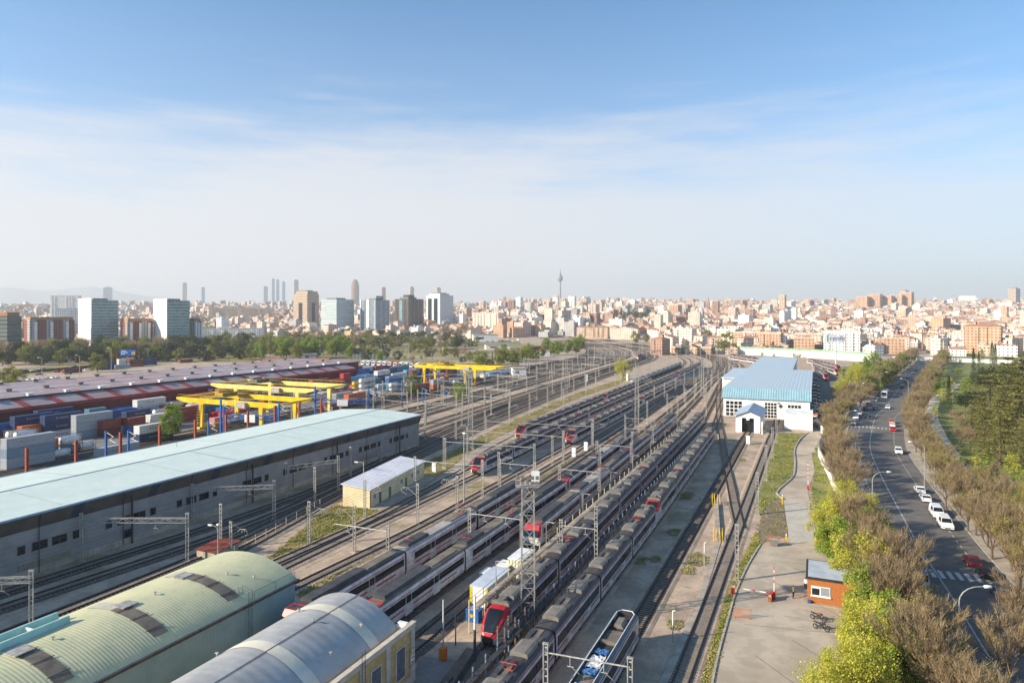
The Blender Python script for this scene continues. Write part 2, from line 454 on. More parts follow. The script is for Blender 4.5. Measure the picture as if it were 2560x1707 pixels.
def tk(ctrl, u1, label, u0c=500.0, rr=840.0, **kw):
    return railway(trackpts(ctrl, u1, u0c, rr), label, **kw)
# right-hand yard
tk([(38, -13.4), (262, -13.3), (278, -13.3)], 276, 'rusty track on pale ballast beside the service road', bed='ballast', sl='csleeper', auto_l=False)
tk([(38, -20.9), (278, -21.0)], 276, 'dark wooden track leading into the white portal of the hall', bed='gravel', sl='sleeper', auto_l=False)
tk([(38, -28.4), (120, -28.5), (215, -30), (300, -37), (420, -46), (700, -52)], 1000, 'track under the rightmost commuter trains', bed='gravel', auto_l=False)
tk([(38, -35.2), (110, -35.7), (250, -38.2), (320, -43), (420, -51), (700, -56)], 1000, 'track along the raised washing platform', bed='darkballast', auto_l=False)
tk([(66, -44), (107, -44.3), (246, -47), (330, -51), (420, -56), (700, -61)], 1000, 'track under the older train with white front', bed='darkballast', auto_l=False)
tk([(66, -50.5), (70, -50.4), (140, -50.4), (210, -52.2), (330, -56), (420, -61), (700, -65)], 1000, 'oil-stained track under the red cab trains', bed='darkballast', auto_l=False)
tk([(64, -57.9), (130, -58.3), (250, -61), (420, -65.5), (700, -69)], 1000, 'track under the older train beside the barrel sheds', bed='darkballast', auto_l=False)
tk([(73, -63.0), (110, -62.8), (250, -64.7), (420, -67.5)], 430, 'empty track between brown grass strips', auto_l=False)
tk([(73, -69.8), (79, -69.6), (108, -67.9), (200, -68.8), (700, -70)], 1000, 'track under the train nearest the empty siding', auto_l=False)
tk([(73, -76.5), (160, -76.6), (240, -78.3), (700, -78.6)], 1000, 'track under the longest row of parked trains', auto_l=False)
tk([(73, -79.6), (103, -78.6), (119, -79), (154, -82.2), (200, -86.6), (700, -87)], 1000, 'track forking away left of the parked trains', auto_l=False)
tk([(300, -91.5), (380, -92), (700, -93)], 1000, 'track under the grey tank wagons', auto_l=False)
# left main lines
fan = [([(38, -83), (60, -84.5), (90, -89), (122, -95.6), (164, -101), (230, -108), (340, -117), (450, -123), (700, -131)], 'ballast', None),
       ([(38, -92.4), (71, -92.2), (95, -93.4), (122, -98.2), (164, -104.3), (230, -112), (340, -121), (450, -127), (700, -136)], 'darkballast', None),  # from here on, darker beds carry the warehouse's shade in their colour
       ([(38, -102.8), (56, -100.9), (98, -97.2), (130, -101.5), (170, -108), (230, -116), (340, -125.5), (450, -132), (700, -141)], 'darkballast', None),
       ([(38, -106.9), (64, -106.2), (104, -102.8), (140, -105), (180, -112.5), (230, -120.5), (340, -130), (450, -137), (700, -146)], 'darkballast', None)]
for i, (c_, b_, in_) in enumerate(fan):
    tk(c_, 1050, 'main-line track curving past the long warehouse', 560, 900, bed=b_, sleep_to=260)
for i in range(14):
    v0 = -117-i*5.1-(6 if i > 2 else 0)-(7 if i > 6 else 0)
    v1 = -137-i*4.0-(5 if i > 2 else 0)
    tk([(182 if i < 5 else 120, v0 if i < 5 else v0+1.5), (300, v0*.6+v1*.4), (520, v1), (800, v1-2)], 1080, 'track among the dense main lines', 560, 900, bed='ballast' if i % 3 else 'darkballast', sleep_to=240)
for i in range(3):
    tk([(38, -178-i*4.6), (250, -179-i*4.6), (330, -183-i*3.6), (520, -194-i*3.5)], 1050, 'siding between the container yard and the main lines', 560, 900, bed='darkballast', sleep_to=200)
# scissors crossing
cx = [P(1851, 1322), P(1838, 1272), P(1828, 1222), P(1817, 1170), P(1808, 1115), P(1799, 1060), P(1795, 1010), P(1797, 970), P(1801, 930)]
railway(catmull(cx, 5), 'diagonal crossover track cutting through two straight tracks', 150, 'gravel', 'midballast', 'csleeper', 1.2, auto_l=False)
cx = [P(1716, 1230), P(1748, 1170), P(1778, 1112), P(1808, 1066), P(1850, 1010)]
# ------------------------------------------------------------------ commuter trains
def civia():
    """one car of the modern unit, origin at its near end on the rail top; 18 m long"""
    L = 17.4
    W2 = 1.47
    low = [(-W2+.1, .35), (-W2, .7), (-W2, 1.75)]
    mb = MB()
    full = [(-1.32, .3), (-W2, .62), (-W2, 1.72), (-1.46, 2.95), (-1.4, 3.5), (-1.1, 3.82), (-.55, 3.93), (.55, 3.93), (1.1, 3.82), (1.4, 3.5), (1.46, 2.95), (W2, 1.72), (W2, .62), (1.32, .3)]
    mb.sweep(full, 0, L, [0, 0, 0, 0, 1, 1, 1, 1, 1, 0, 0, 0, 0], 2, 0)
    car = mb.build('car_body', [M['trainwhite'], M['roofdark'], M['under']], None)
    for s in (-1, 1):
        mb = MB(); y = .45
        mb.face([(s*1.485, y, 1.72), (s*1.485, L-y, 1.72), (s*1.472, L-y, 2.92), (s*1.472, y, 2.92)][::s])
        mb.build('window_band', M['glass'], car)
        mb = MB()
        mb.face([(s*1.482, 0.1, 1.22), (s*1.482, L-.1, 1.22), (s*1.482, L-.1, 1.42), (s*1.482, .1, 1.42)][::s])
        mb.face([(s*1.452, 0, 3.28), (s*1.452, L, 3.28), (s*1.436, L, 3.44), (s*1.436, 0, 3.44)][::s])
        mb.build('red_line', M['stripe'], car)
        for yd in (4.4, 12.4):
            mb = MB(); mb.box(s*1.478-.02, s*1.478+.02, yd-.65, yd+.65, .62, 1.66); mb.build('door', M['trainwhite'], car)
            mb = MB(); mb.box(s*1.5-.012, s*1.5+.012, yd-.38, yd+.38, 1.8, 2.75); mb.build('door_window', M['glass'], car)
    for yb in (2.0, 10.6):
        mb = MB()
        pr = [(-1.02, 3.86), (-.98, 4.28), (-.6, 4.42), (.6, 4.42), (.98, 4.28), (1.02, 3.86)]
        mb.sweep(pr, yb, yb+3.0, 0, 0); mb.build('air_conditioner', M['unitgrey'], car)
        mb = MB(); mb.box(.5, 1.1, yb+3.1, yb+4.6, 3.85, 4.2); mb.box(-1.0, -.4, yb+4.2, yb+6.0, 3.85, 4.15); mb.box(-.35, .35, yb+3.3, yb+6.6, 3.92, 4.0, 1); mb.build('roof_equipment', [M['roofdark'], M['rooftan']], car)
    mb = MB()
    mb.box(-.5, .5, .3, L-.3, .1, .4)
    for y in (.5, 1.3, 3.4, 8.9, 15.9, 16.8): mb.box(-1.35, 1.35, y, y+.5, .02, .42)
    for y in (1.1, 2.9, 14.6, 16.3):
        for s in (-.83, .83): mb.tube((s-.07, y, .42), (s+.07, y, .42), .42, None, 10)
    mb.build('bogie', M['under'], car)
    mb = MB(); mb.sweep([(-1.3, .8), (-1.38, 3.3), (-1.0, 3.78), (1.0, 3.78), (1.38, 3.3), (1.3, .8)], L, L+.62, 0, 0); mb.build('gangway', M['black'], car)
    return car
def civia_nose():
    """sloping cab, tip towards -y, 3.6 m long, origin at the joint with the car"""
    mb = MB(); st = []
    for k, (y, sx, z0, z1, nr) in enumerate([(0, 1.0, .3, 3.93, 0), (-1.0, .995, .3, 3.8, 0), (-1.9, .96, .35, 3.3, 0), (-2.7, .88, .45, 2.55, 0), (-3.3, .72, .6, 1.85, 0), (-3.6, .5, .8, 1.45, 0)]):
        ring = []
        for x, t in ((-1.3, 0), (-1.47, .12), (-1.47, .42), (-1.44, .74), (-1.3, .9), (-.9, .98), (0, 1.0), (.9, .98), (1.3, .9), (1.44, .74), (1.47, .42), (1.47, .12), (1.3, 0)):
            ring.append((x*sx, y, z0+(z1-z0)*t))
        st.append(ring)
    n = len(st[0]); i0 = len(mb.v)
    for r in st: mb.v += r
    for a in range(len(st)-1):
        for k in range(n-1):
            red = (k in (3, 4, 7, 8)) or (k in (5, 6) and (a < 1 or a >= 4))
            mb.f.append((i0+a*n+k, i0+(a+1)*n+k, i0+(a+1)*n+k+1, i0+a*n+k+1)); mb.m.append(1 if red else 0)
    mb.f.append(tuple(i0+(len(st)-1)*n+k for k in range(n))); mb.m.append(2)
    cab = mb.build('cab', [M['trainwhite'], M['red'], M['under']], None)
    g = MB()
    pts = []
    for (y, sx, z) in ((-1.05, .86, 3.8), (-1.9, .84, 3.3), (-2.7, .76, 2.55), (-3.3, .6, 1.85)):
        pts.append([(-1.12*sx, y-.03, z-.02), (-.8*sx, y-.05, z+.05), (.8*sx, y-.05, z+.05), (1.12*sx, y-.03, z-.02)])
    for a, b in zip(pts, pts[1:]):
        for k in range(3): g.face([a[k], a[k+1], b[k+1], b[k]])
    g.build('windscreen', M['glass'], cab)
    g = MB(); g.box(-.5, .5, -3.7, -3.45, .55, .85); g.tube((0, -3.4, .6), (0, -3.95, .6), .12); g.build('coupler', M['black'], cab)
    for s in (-1, 1):
        g = MB(); g.cbox((s*.72, -3.42, 1.2), (.34, .12, .2)); g.build('headlight', M['white'], cab)
    g = MB(); g.sweep([(-1.15, 3.75), (-1.2, 4.15), (-.9, 4.3), (.9, 4.3), (1.2, 4.15), (1.15, 3.75)], .0, .5, 0, 0); g.sweep([(-.7, 3.9), (-.65, 4.3), (.2, 4.3), (.3, 3.9)], .5, 2.6, 0, 0); g.build('roof_fairing', M['unitgrey'], cab)
    return cab
def pantograph(parent, y, up=False):
    mb = MB(); mb.tube((-.7, y-.7, 4.0), (-.7, y+.7, 4.0), .05, None, 4); mb.tube((.7, y-.7, 4.0), (.7, y+.7, 4.0), .05, None, 4)
    h = 5.2 if up else 4.45
    for s in (-.45, .45):
        mb.tube((s, y-.8, 4.05), (s*.6, y+.9, (4+h)/2+.05), .06, None, 4); mb.tube((s*.6, y+.9, (4+h)/2+.05), (s*.8, y-.3, h), .05, None, 4)
    mb.tube((-.9, y-.3, h), (.9, y-.3, h), .06, None, 4); mb.tube((-.7, y-.8, 4.05), (.7, y-.8, 4.05), .07, None, 4)
    return mb.build('pantograph', mat('pantograph_red', '#a3423c', '#85352f', 1, .6), parent)
CAR, NOSE = civia(), civia_nose()
def make_civia(ncar=5):
    root = thing('commuter_train', 'x', 'train', (0, 0, 0), 0, 'modern commuter trains with red noses')
    n1 = copytree(NOSE, root, (0, 3.6, 0), 0)
    for k in range(ncar): copytree(CAR, root, (0, 3.6+k*18.0, 0), 0)
    L = 3.6+ncar*18-.6
    n2 = copytree(NOSE, root, (0, L, 0), math.pi)
    p1 = pantograph(root, 3.6+18+8.3); p2 = pantograph(root, 3.6+(ncar-1)*18+8.8); p1.location.x = p2.location.x = 0
    return root, L+3.6
CIVP = {}
def civ(n, x0, y0, x1, y1, label, z=.34):
    if n not in CIVP:
        r, L = make_civia(n); CIVP[n] = (Proto(r), L)
    pr, L = CIVP[n]
    a = math.atan2(y1-y0, x1-x0)-math.pi/2
    return pr.put((x0, y0, z+tzw(x0, y0)), a, label)
G_ = 'modern commuter trains with red noses'
civ(5, -28.3, 33.2, -28.5, 127, 'white commuter train with dark roof, rightmost near track, running out of the picture')
civ(5, -28.5, 127.6, -30.2, 223, 'red-nosed white commuter train behind another one on the rightmost track')
civ(5, -35.5, 72.6, -36.7, 160, 'red-nosed commuter train at the raised platform beside the white tank containers')
civ(5, -36.8, 160.6, -38.3, 250, 'red-nosed commuter train halfway along the railed platform')
civ(5, -68.7, 196.5, -69.3, 290, 'red-nosed commuter train standing free beside empty grey tracks')
civ(5, -69.3, 290.5, -69.9, 380, 'far commuter train next to the empty grey tracks')
civ(5, -76.7, 149.5, -78.3, 239, 'red-nosed commuter train at the front of the longest row')
civ(5, -78.3, 240, -78.5, 328, 'second commuter train in the longest parked row')
civ(5, -78.5, 329.5, -78.6, 420, 'third commuter train in the longest parked row')
civ(5, -78.6, 427, -78.9, 520, 'farthest commuter train in the longest parked row')
civ(5, -86.6, 199, -87, 293, 'red-nosed commuter train beside the pale concrete walkway')
civ(5, -87, 294, -87, 380, 'commuter train beside the grey tank wagons')
# ------------------------------------------------------------------ older trains
def old_car(roofm, cab=False):
    L = 23.6; W2 = 1.47; mb = MB()
    full = [(-1.3, .35), (-W2, .8), (-W2, 3.2), (-1.36, 3.6), (-1.0, 3.84), (1.0, 3.84), (1.36, 3.6), (W2, 3.2), (W2, .8), (1.3, .35)]
    y0 = 1.1 if cab else 0
    mb.sweep(full, y0, L, [0, 0, 0, 1, 1, 1, 0, 0, 0], 2)
    if cab:
        # raked cab front: white skirt, dark windscreen, red brow
        mb.face([(-1.45, y0, .4), (1.45, y0, .4), (1.4, .35, .5), (-1.4, .35, .5)][::-1], 2)
        mb.face([(-1.4, .35, .5), (1.4, .35, .5), (1.38, .0, 1.9), (-1.38, .0, 1.9)], 0)
        mb.face([(-1.36, .45, 2.95), (1.36, .45, 2.95), (1.3, .9, 3.75), (-1.3, .9, 3.75)], 3)
        mb.face([(-1.3, .9, 3.75), (1.3, .9, 3.75), (1.3, 2.5, 3.86), (-1.3, 2.5, 3.86)], 3)
        for s in (-1, 1):
            mb.face([(s*1.4, .35, .5), (s*1.47, y0, .4), (s*1.47, y0, 1.9), (s*1.38, 0, 1.9)][::s], 0)
            mb.face([(s*1.38, 0, 1.9), (s*1.47, y0, 1.9), (s*1.47, y0, 2.95), (s*1.36, .45, 2.95)][::s], 3)
            mb.face([(s*1.36, .45, 2.95), (s*1.47, y0, 2.95), (s*1.37, y0+.1, 3.6), (s*1.3, .9, 3.75)][::s], 3)
        mb.face([(-1.47, y0, .4), (-1.47, y0, 3.6), (1.47, y0, 3.6), (1.47, y0, .4)], 2)
    car = mb.build('car_body', [M['trainwhite'], roofm, M['under'], M['red']])
    if cab:
        g = MB(); g.face([(-1.3, -.02, 1.95), (1.3, -.02, 1.95), (1.28, .4, 2.93), (-1.28, .4, 2.93)]); g.build('windscreen', M['glass'], car)
        for s in (-1, 1):
            g = MB(); g.cbox((s*1.0, .12, 1.25), (.4, .1, .22)); g.build('headlight', M['white'], car)
        g = MB(); g.box(-.4, .4, -.1, .5, .45, .75); g.build('coupler', M['black'], car)
    for s in (-1, 1):
        g = MB()
        g.face([(s*1.478, 2.3, 1.85), (s*1.478, L-.3, 1.85), (s*1.478, L-.3, 2.85), (s*1.478, 2.3, 2.85)][::s]); g.build('window_band', M['glass'], car)
        g = MB()
        for ya, yb in ((2.4, 6.8), (9, 14), (16.2, 21)): g.face([(s*1.479, ya, 1.2), (s*1.479, yb, 1.2), (s*1.479, yb, 1.42), (s*1.479, ya, 1.42)][::s])
        g.face([(s*1.476, 1.4, 3.06), (s*1.476, L, 3.06), (s*1.476, L, 3.17), (s*1.476, 1.4, 3.17)][::s]); g.build('red_line', M['stripe'], car)
        for yd in (7.9, 15.1):
            g = MB(); g.box(s*1.475-.02, s*1.475+.02, yd-.7, yd+.7, .75, 1.84); g.box(s*1.475-.02, s*1.475+.02, yd-.72, yd-.62, 1.84, 2.9); g.box(s*1.475-.02, s*1.475+.02, yd+.62, yd+.72, 1.84, 2.9); g.box(s*1.47-.06, s*1.47+.06, yd-.9, yd+.9, .38, .75); g.build('door', M['trainwhite'], car)
            g = MB(); g.box(s*1.497-.012, s*1.497+.012, yd-.42, yd+.42, 1.85, 2.8); g.build('door_window', M['glass'], car)
    g = MB(); g.sweep([(-.95, 3.8), (-.95, 4.15), (-.8, 4.28), (.8, 4.28), (.95, 4.15), (.95, 3.8)], 3.2 if cab else 1.4, 14.5 if cab else 7.4, 0, 0)
    g.sweep([(-.7, 3.83), (-.65, 3.98), (.65, 3.98), (.7, 3.83)], 15.2, 22.6, 1, 1)
    g.build('roof_unit', [M['roofdark'], M['rooftan']], car)
    g = MB()
    g.box(-.5, .5, 1.2, 22.5, .1, .45)
    for y in (1.5, 2.6, 4.0, 10, 12, 19.0, 20.4, 21.8): g.box(-1.3, 1.3, y, y+.6, .02, .5)
    g.build('bogie', M['under'], car)
    g = MB(); g.sweep([(-.8, .9), (-.8, 3.3), (.8, 3.3), (.8, .9)], L, L+.6, 0, 0); g.build('gangway', M['black'], car)
    return car
ROOFS = {'tan': M['rooftan'], 'grey': M['roofdark'], 'pale': mat('pale_train_roof', '#b3aaa0', '#9b938a', .4, .7, fine=3)}
def old_train(name_label, x0, y0, x1, y1, roofs):
    a = math.atan2(y1-y0, x1-x0)-math.pi/2
    root = thing('older_train', name_label, 'train', (x0, y0, .34), a, 'older three-car trains with boxy cabs')
    for k, r in enumerate(roofs):
        first, last = k == 0, k == len(roofs)-1
        c = old_car(ROOFS[r], first or last); c.parent = root
        if last: c.location = (0, len(roofs)*24.0+.0, 0); c.rotation_euler = (0, 0, math.pi)
        else: c.location = (0, k*24.0, 0)
    pantograph(root, 24+3.2); pantograph(root, 24+20.5, True)
old_train('older train with tan roof and white front below a red brow, by the lattice tower', -44.2, 107, -45.6, 176, ['tan', 'pale', 'grey'])
old_train('older train with orange-red cab roof behind the white-fronted older train', -45.7, 177.3, -47, 248, ['grey', 'tan', 'grey'])
old_train('older train with red cab top beside the end of the yellow shed', -50.3, 68.5, -50.5, 138, ['tan', 'tan', 'grey'])
old_train('older train with red cab roof right behind the floodlight tower cabin', -50.5, 139.5, -52.2, 210, ['grey', 'pale', 'tan'])
old_train('older train with grey-white middle roof, partly hidden by the two barrel sheds', -58.0, 64, -58.4, 134, ['grey', 'pale', 'grey'])
# open-roofed unit on the wooden track
root = thing('stripped_train', 'half-dismantled train with open roof and blue and white sheeting inside', 'train', (-20.9, 36, .34), 0)
mb = MB(); full = [(-1.32, .3), (-1.47, .62), (-1.47, 1.72), (-1.46, 2.95), (-1.4, 3.45), (-1.05, 3.7)]
mb.sweep(full, 0, 45, [0, 0, 0, 0, 1], None); mb.sweep([(-x, z) for x, z in reversed(full)], 0, 45, [1, 0, 0, 0, 0], None)
mb.box(-1.06, 1.06, 0, 45, 3.2, 3.26, 2); mb.box(-1.3, 1.3, .05, 44.95, .1, .7, 2)
mb.face([(-1.32, 45, .3), (-1.47, 45, 1.7), (-1.05, 45, 3.7), (1.05, 45, 3.7), (1.47, 45, 1.7), (1.32, 45, .3)][::-1], 2)
cb = mb.build('car_body', [M['trainwhite'], mat('teal_roof_edge', '#4f6c74', '#42585f', 1, .5), M['under']], root)
for s in (-1, 1):
    g = MB(); g.face([(s*1.485, .5, 1.72), (s*1.485, 43.6, 1.72), (s*1.472, 43.6, 2.92), (s*1.472, .5, 2.92)][::s]); g.build('window_band', M['glass'], cb)
    g = MB(); g.face([(s*1.482, .1, 1.2), (s*1.482, 44.9, 1.2), (s*1.482, 44.9, 1.4), (s*1.482, .1, 1.4)][::s]); g.face([(s*1.456, .1, 3.2), (s*1.456, 44.9, 3.2), (s*1.44, 44.9, 3.34), (s*1.44, .1, 3.34)][::s]); g.build('red_line', M['stripe'], cb)
    g = MB(); g.tube((s*1.05, 0, 3.74), (s*1.05, 44.6, 3.74), .05, None, 5); g.build('roof_rail', M['white'], root)
g = MB(); g.tube((-1.05, 44.6, 3.74), (-.6, 45.3, 3.74), .05); g.tube((-.6, 45.3, 3.74), (.6, 45.3, 3.74), .05); g.tube((.6, 45.3, 3.74), (1.05, 44.6, 3.74), .05); g.build('roof_rail', M['white'], root)
for y in (16, 22, 27, 37.5):
    g = MB()
    for k in range(4): g.box(-.9, .9, y+k*.72, y+k*.72+.62, 3.26, 3.42)
    g.box(-.95, .95, y-.5, y-.1, 3.26, 3.62); g.build('resistor_grid', M['rooftan'], root)
for nm, m_, y0 in (('white_sheet', M['white'], 31.2), ('blue_sheet', mat('blue_tarpaulin', '#3a6ea8', '#2c5688', 2, .7), 34.2), ('white_sheet', M['white'], 25), ('blue_sheet', MATS['blue_tarpaulin'], 29.8)):
    g = MB(); k = 7
    for i in range(k+1):
        for j in range(k+1): g.v.append((-.8+1.5*i/k, y0+(1.1 if 'blue' in nm else 2.6)*j/k, 3.36+.34*abs(math.sin(i*2.1+j*1.3+y0))*R.uniform(.5, 1)))
    for i in range(k):
        for j in range(k): a = i*(k+1)+j; g.f.append((a, a+k+1, a+k+2, a+1)); g.m.append(0)
    g.build(nm, m_, root)
g = MB(); g.sweep([(-.6, 3.26), (-.45, 3.75), (.3, 3.8), (.6, 3.26)], 41.2, 43.2, 0, 0); g.build('roof_unit', M['unitgrey'], root)
g = MB()
g.box(-.5, .5, 2, 43, .1, .4)
for y in (3, 5, 20, 22, 24, 40, 42): g.box(-1.3, 1.3, y, y+.6, .02, .5)
g.build('bogie', M['under'], root)
# grey freight wagons behind
def hopper():
    r = thing('tank_wagon', 'x', 'freight wagon', group='grey tank wagons on the leftmost parked row'); mb = MB()
    pr = [(1.35*math.cos(a), 2.45+1.35*math.sin(a)) for a in [6.2832*k/14 for k in range(14)]]
    mb.sweep(pr, .7, 13.9, 0, 0, closed=True); mb.build('tank', mat('wagon_grey', '#9a9a98', '#7f7f7e', .6, .5), r, True)
    mb = MB(); mb.box(-1.2, 1.2, 0, 14.6, .8, 1.05)
    for y in (1.5, 3.3, 11.2, 13): mb.tube((-.9, y, .45), (.9, y, .45), .45, None, 10)
    mb.build('chassis', M['under'], r)
    mb = MB(); mb.box(-.3, .3, 1, 13.6, 3.78, 3.84); mb.cbox((0, 7.3, 3.95), (.7, .9, .3)); mb.build('walkway', M['unitgrey'], r); return r
hp = Proto(hopper())
for k in range(10):
    o = hp.put((-92-.1*k, 368+k*15.2, .34)); auto(o, 'grey cylindrical tank wagon in the far freight row', 2)
# trains behind the blue-roofed hall and far away
for lab, a, b in (('red and white commuter train nearest the parked cars behind the hall', (2066, 949), (2026, 915)), ('red and white commuter train in the middle behind the hall', (2094, 936), (2020, 909)), ('red and white commuter train below the tall advertising sign', (2098, 926), (2008, 903))):
    civ(4, *P(*a, 1), *P(*b, 1), lab)
for lab, a, b, n in (('white commuter train passing behind the hall toward the tracks', (1892, 905), (1825, 893), 3), ('white commuter train on the outer curve behind the hall', (1905, 909), (1832, 898), 3), ('white train rounding the far curve of the main lines', (1598, 897), (1568, 872), 4)):
    civ(n, *P(*a, 1), *P(*b, 1), lab)
civ(3, *P(1361, 843, 1), *P(1316, 836, 1), 'white train on the far embankment left of the curve')
for o in (CAR, NOSE):
    for c in list(o.children): bpy.data.objects.remove(c)
    bpy.data.objects.remove(o)
# ------------------------------------------------------------------ masts and portals
def mast_mesh(h, w=.44, t=.1):
    mb = MB()
    for s in (-1, 1): mb.box(s*w/2-.045, s*w/2+.045, -t, t, 0, h, 0, None, False)
    z = .5
    while z < h-.1:
        mb.box(-w/2+.05, w/2-.05, -.03, .03, z-.07, z+.07); z += .7
    mb.box(-w/2-.08, w/2+.08, -t-.03, t+.03, h-.1, h+.05)
    return mb
def footing(parent, M_=None):
    mb = MB(); mb.box(-.55, .55, -.45, .45, 0, .22); return mb.build('footing', M['concrete'], parent)
def cantilever(parent, d=1, z=5.9):
    mb = MB()
    a = (d*.25, 0, z); b = (d*2.2, 0, z+1.25); c = (d*3.3, 0, z+1.3); e = (d*3.75, 0, z+.55); f = (d*2.4, 0, z-.05)
    mb.path([a, b, c, e], .05); mb.path([e, f], .035); mb.tube((d*2.4, 0, z+1.05), (d*2.5, 0, z+.75), .07); mb.tube((d*3.0, 0, z+1.3), (d*3.0, 0, z+.9), .06)
    mb.tube((d*.2, 0, z+1.9), (d*2.2, 0, z+1.25), .02, None, 3)
    return mb.build('cantilever_arm', M['galv'], parent)
MASTP = {}
def mast_proto(h, arms):
    k = (h, arms)
    if k not in MASTP:
        r = thing('catenary_mast', 'x', 'mast', group='ladder-type catenary masts')
        mast_mesh(h).build('mast', M['galv'], r); footing(r)
        for d in arms: cantilever(r, d, h-2.2)
        MASTP[k] = Proto(r)
    return MASTP[k]
def mast(sx, sy, h=8.0, arms=(1,), rz=0.0, lab='ladder-like steel mast with side arm', z=0):
    x, y = P(sx, sy)
    o = mast_proto(h, arms).put((x, y, z), rz)
    return auto(o, lab if arms else lab.replace(' with side arm', ''), 4)
def mastw(x, y, h=8.0, arms=(), rz=0.0, lab='ladder-like steel mast'):
    o = mast_proto(h, arms).put((x, y, tzw(x, y)), rz); return auto(o, lab, 4)
def portal(a, b, zb=7.0, h=7.9, truss=False, lab='steel portal with thin cross beam over the tracks', cat='portal', hang=(.3, .7), w=False, left=True, right=True):
    p = a if w else P(*a, zb); q = b if w else P(*b, zb)
    L = math.dist(p, q); ang = math.atan2(q[1]-p[1], q[0]-p[0])
    r = thing('catenary_portal', lab, cat, (p[0], p[1], tzw(*p)), ang, 'catenary portals across the tracks')
    for x, on in ((0, left), (L, right)):
        if on:
            o = mast_mesh(h).build('mast', M['galv'], r); o.location.x = x
            o = footing(r); o.location.x = x
    mb = MB()
    if truss:
        for z in (zb, zb+.7):
            for y in (-.25, .25): mb.beam((0, y, z), (L, y, z), .09)
        n = max(4, int(L/1.1))
        for k in range(n):
            x = L*k/n; x2 = L*(k+1)/n
            for y in (-.25, .25): mb.beam((x, y, zb if k % 2 else zb+.7), (x2, y, zb+.7 if k % 2 else zb), .06)
            mb.beam((x, -.25, zb), (x2, .25, zb), .05)
    else:
        mb.tube((0, 0, zb), (L, 0, zb), .08, None, 6)
    mb.build('cross_beam', M['galv'], r)
    for t in hang:
        m2 = MB(); x = L*t; m2.tube((x, 0, zb), (x, 0, zb-1.0), .05, None, 5); m2.tube((x, 0, zb-.9), (x+.9, .05, zb-1.55), .035, None, 4); m2.tube((x-.3, 0, zb-.95), (x+.35, 0, zb-.95), .05, None, 5)
        m2.build('dropper', M['galv'], r)
    auto(r, lab, 5); return r
for a, b in (((1364, 1630), (1575, 1667)), ((1402.6, 1313), (1490, 1323)), ((1398.5, 1171.6), (1498, 1181)), ((1037.6, 1151), (1206, 1165)), ((1250, 1157), (1337, 1165)), ((1113, 1104), (1336, 1119)),
             ((1168, 1076), (1408, 1092)), ((1215.5, 1053), (1480, 1066)), ((1492, 1111), (1578, 1117)), ((1563, 1045), (1628, 1048)), ((1174, 1283), (1304, 1299)), ((1563, 1071), (1632, 1074))):
    portal(a, b)
portal((837, 1309), (969.5, 1328), left=False, hang=(.25, .6))
for ax, ay, bx, by in ((-170, 1592, 78, 1580), (203, 1403, 468, 1403), (481, 1311, 685, 1302), (716, 1246, 846, 1225)):
    portal(P(ax, ay), P(bx, by), 6.3, 7.8, True, 'lattice truss portal on two masts beside the long warehouse', w=True)
for sx, sy, h, arms in ((773, 1363.6, 7.6, (1,)), (886, 1380, 7.8, (-1,)), (912, 1297, 7.6, (1,)), (1044, 1312, 7.8, (-1,)), (1143, 1279, 7.2, (-1,)), (1206, 1238, 7.8, ()), (1247, 1214, 7.8, (1,)), (1110, 1169, 7.8, ()), (787, 1258, 7.6, ()), (876, 1193, 7.4, ()), (953, 1156, 7.2, ()),
                        (1915, 1200, 8.4, ()), (1931, 1144, 8.4, (-1,)), (1941, 1105, 8.4, ()), (1893, 1286, 8.4, ()), (1842, 1452, 8.5, ()), (552, 1371, 7.6, ()), (577, 1388, 5.6, (1,)), (1482, 1118, 8.2, (1,)), (1618, 1058, 8, ()), (1668, 1034, 8, (1,)), (1710, 1006, 8, ()), (1679, 1064, 7.6, ()), (1636, 1101, 7.6, ()), (1580, 1150, 7.8, ()), (1409, 1150, 8, (1,)),
                        (1381, 1165, 8, ()), (1500, 1198, 8, ()), (1490, 1385, 8, ()), (1765, 1058, 7.5, ()), (1730, 1075, 7, ()), (1740, 985, 8, ()), (1780, 960, 8, ()), (1762, 1016, 8, ())):
    mast(sx, sy, h, arms, 0)
# cross spans over the main lines further away
rr = random.Random(3)
for i, u in enumerate((190, 214, 240, 266, 293, 322, 352, 384, 418, 455, 492, 530, 572, 618, 665, 715, 770, 850)):
    def vv(a): return g_curve(a, u, 560, 900)
    f = min(1, (u-180)/340)
    edges = [(-114*(1-f)-131*f), (-128*(1-f)-144*f), (-150*(1-f)-158*f), (-170*(1-f)-176*f), (-186*(1-f)-194*f)]
    for j in range(len(edges)-1):
        if rr.random() < .9 and u < 700: portal((vv(edges[j+1]), u+rr.uniform(-6, 6)), (vv(edges[j]), u+rr.uniform(-6, 6)), 7.2, 8.4, u > 210 and rr.random() < .6, 'steel portal spanning the far main lines', hang=(.2, .5, .8), w=True)
        else: mastw(vv(edges[j]), u, 8.6, (1,), 0, 'steel mast among the far main lines')
for i, u in enumerate((275, 300, 325, 350, 376, 400, 428, 455, 482, 510, 540, 570, 604, 640, 680, 720, 800)):
    for v in (-99, -64.5, -50, -73.8, -84):
        if v in (-73.8, -84) and u < 500: continue
        mastw(g_curve(v+rr.uniform(-1, 1), u), u+rr.uniform(-8, 8), 8.2, (1,) if rr.random() < .5 else (), 0, 'steel mast among the curving yard tracks')
for i in range(9):
    mastw(-97.5-i*1.9-rr.uniform(0, 1), 178+i*24, 8.2, (1,), 0, 'steel mast on the grass beside the concrete walkway')
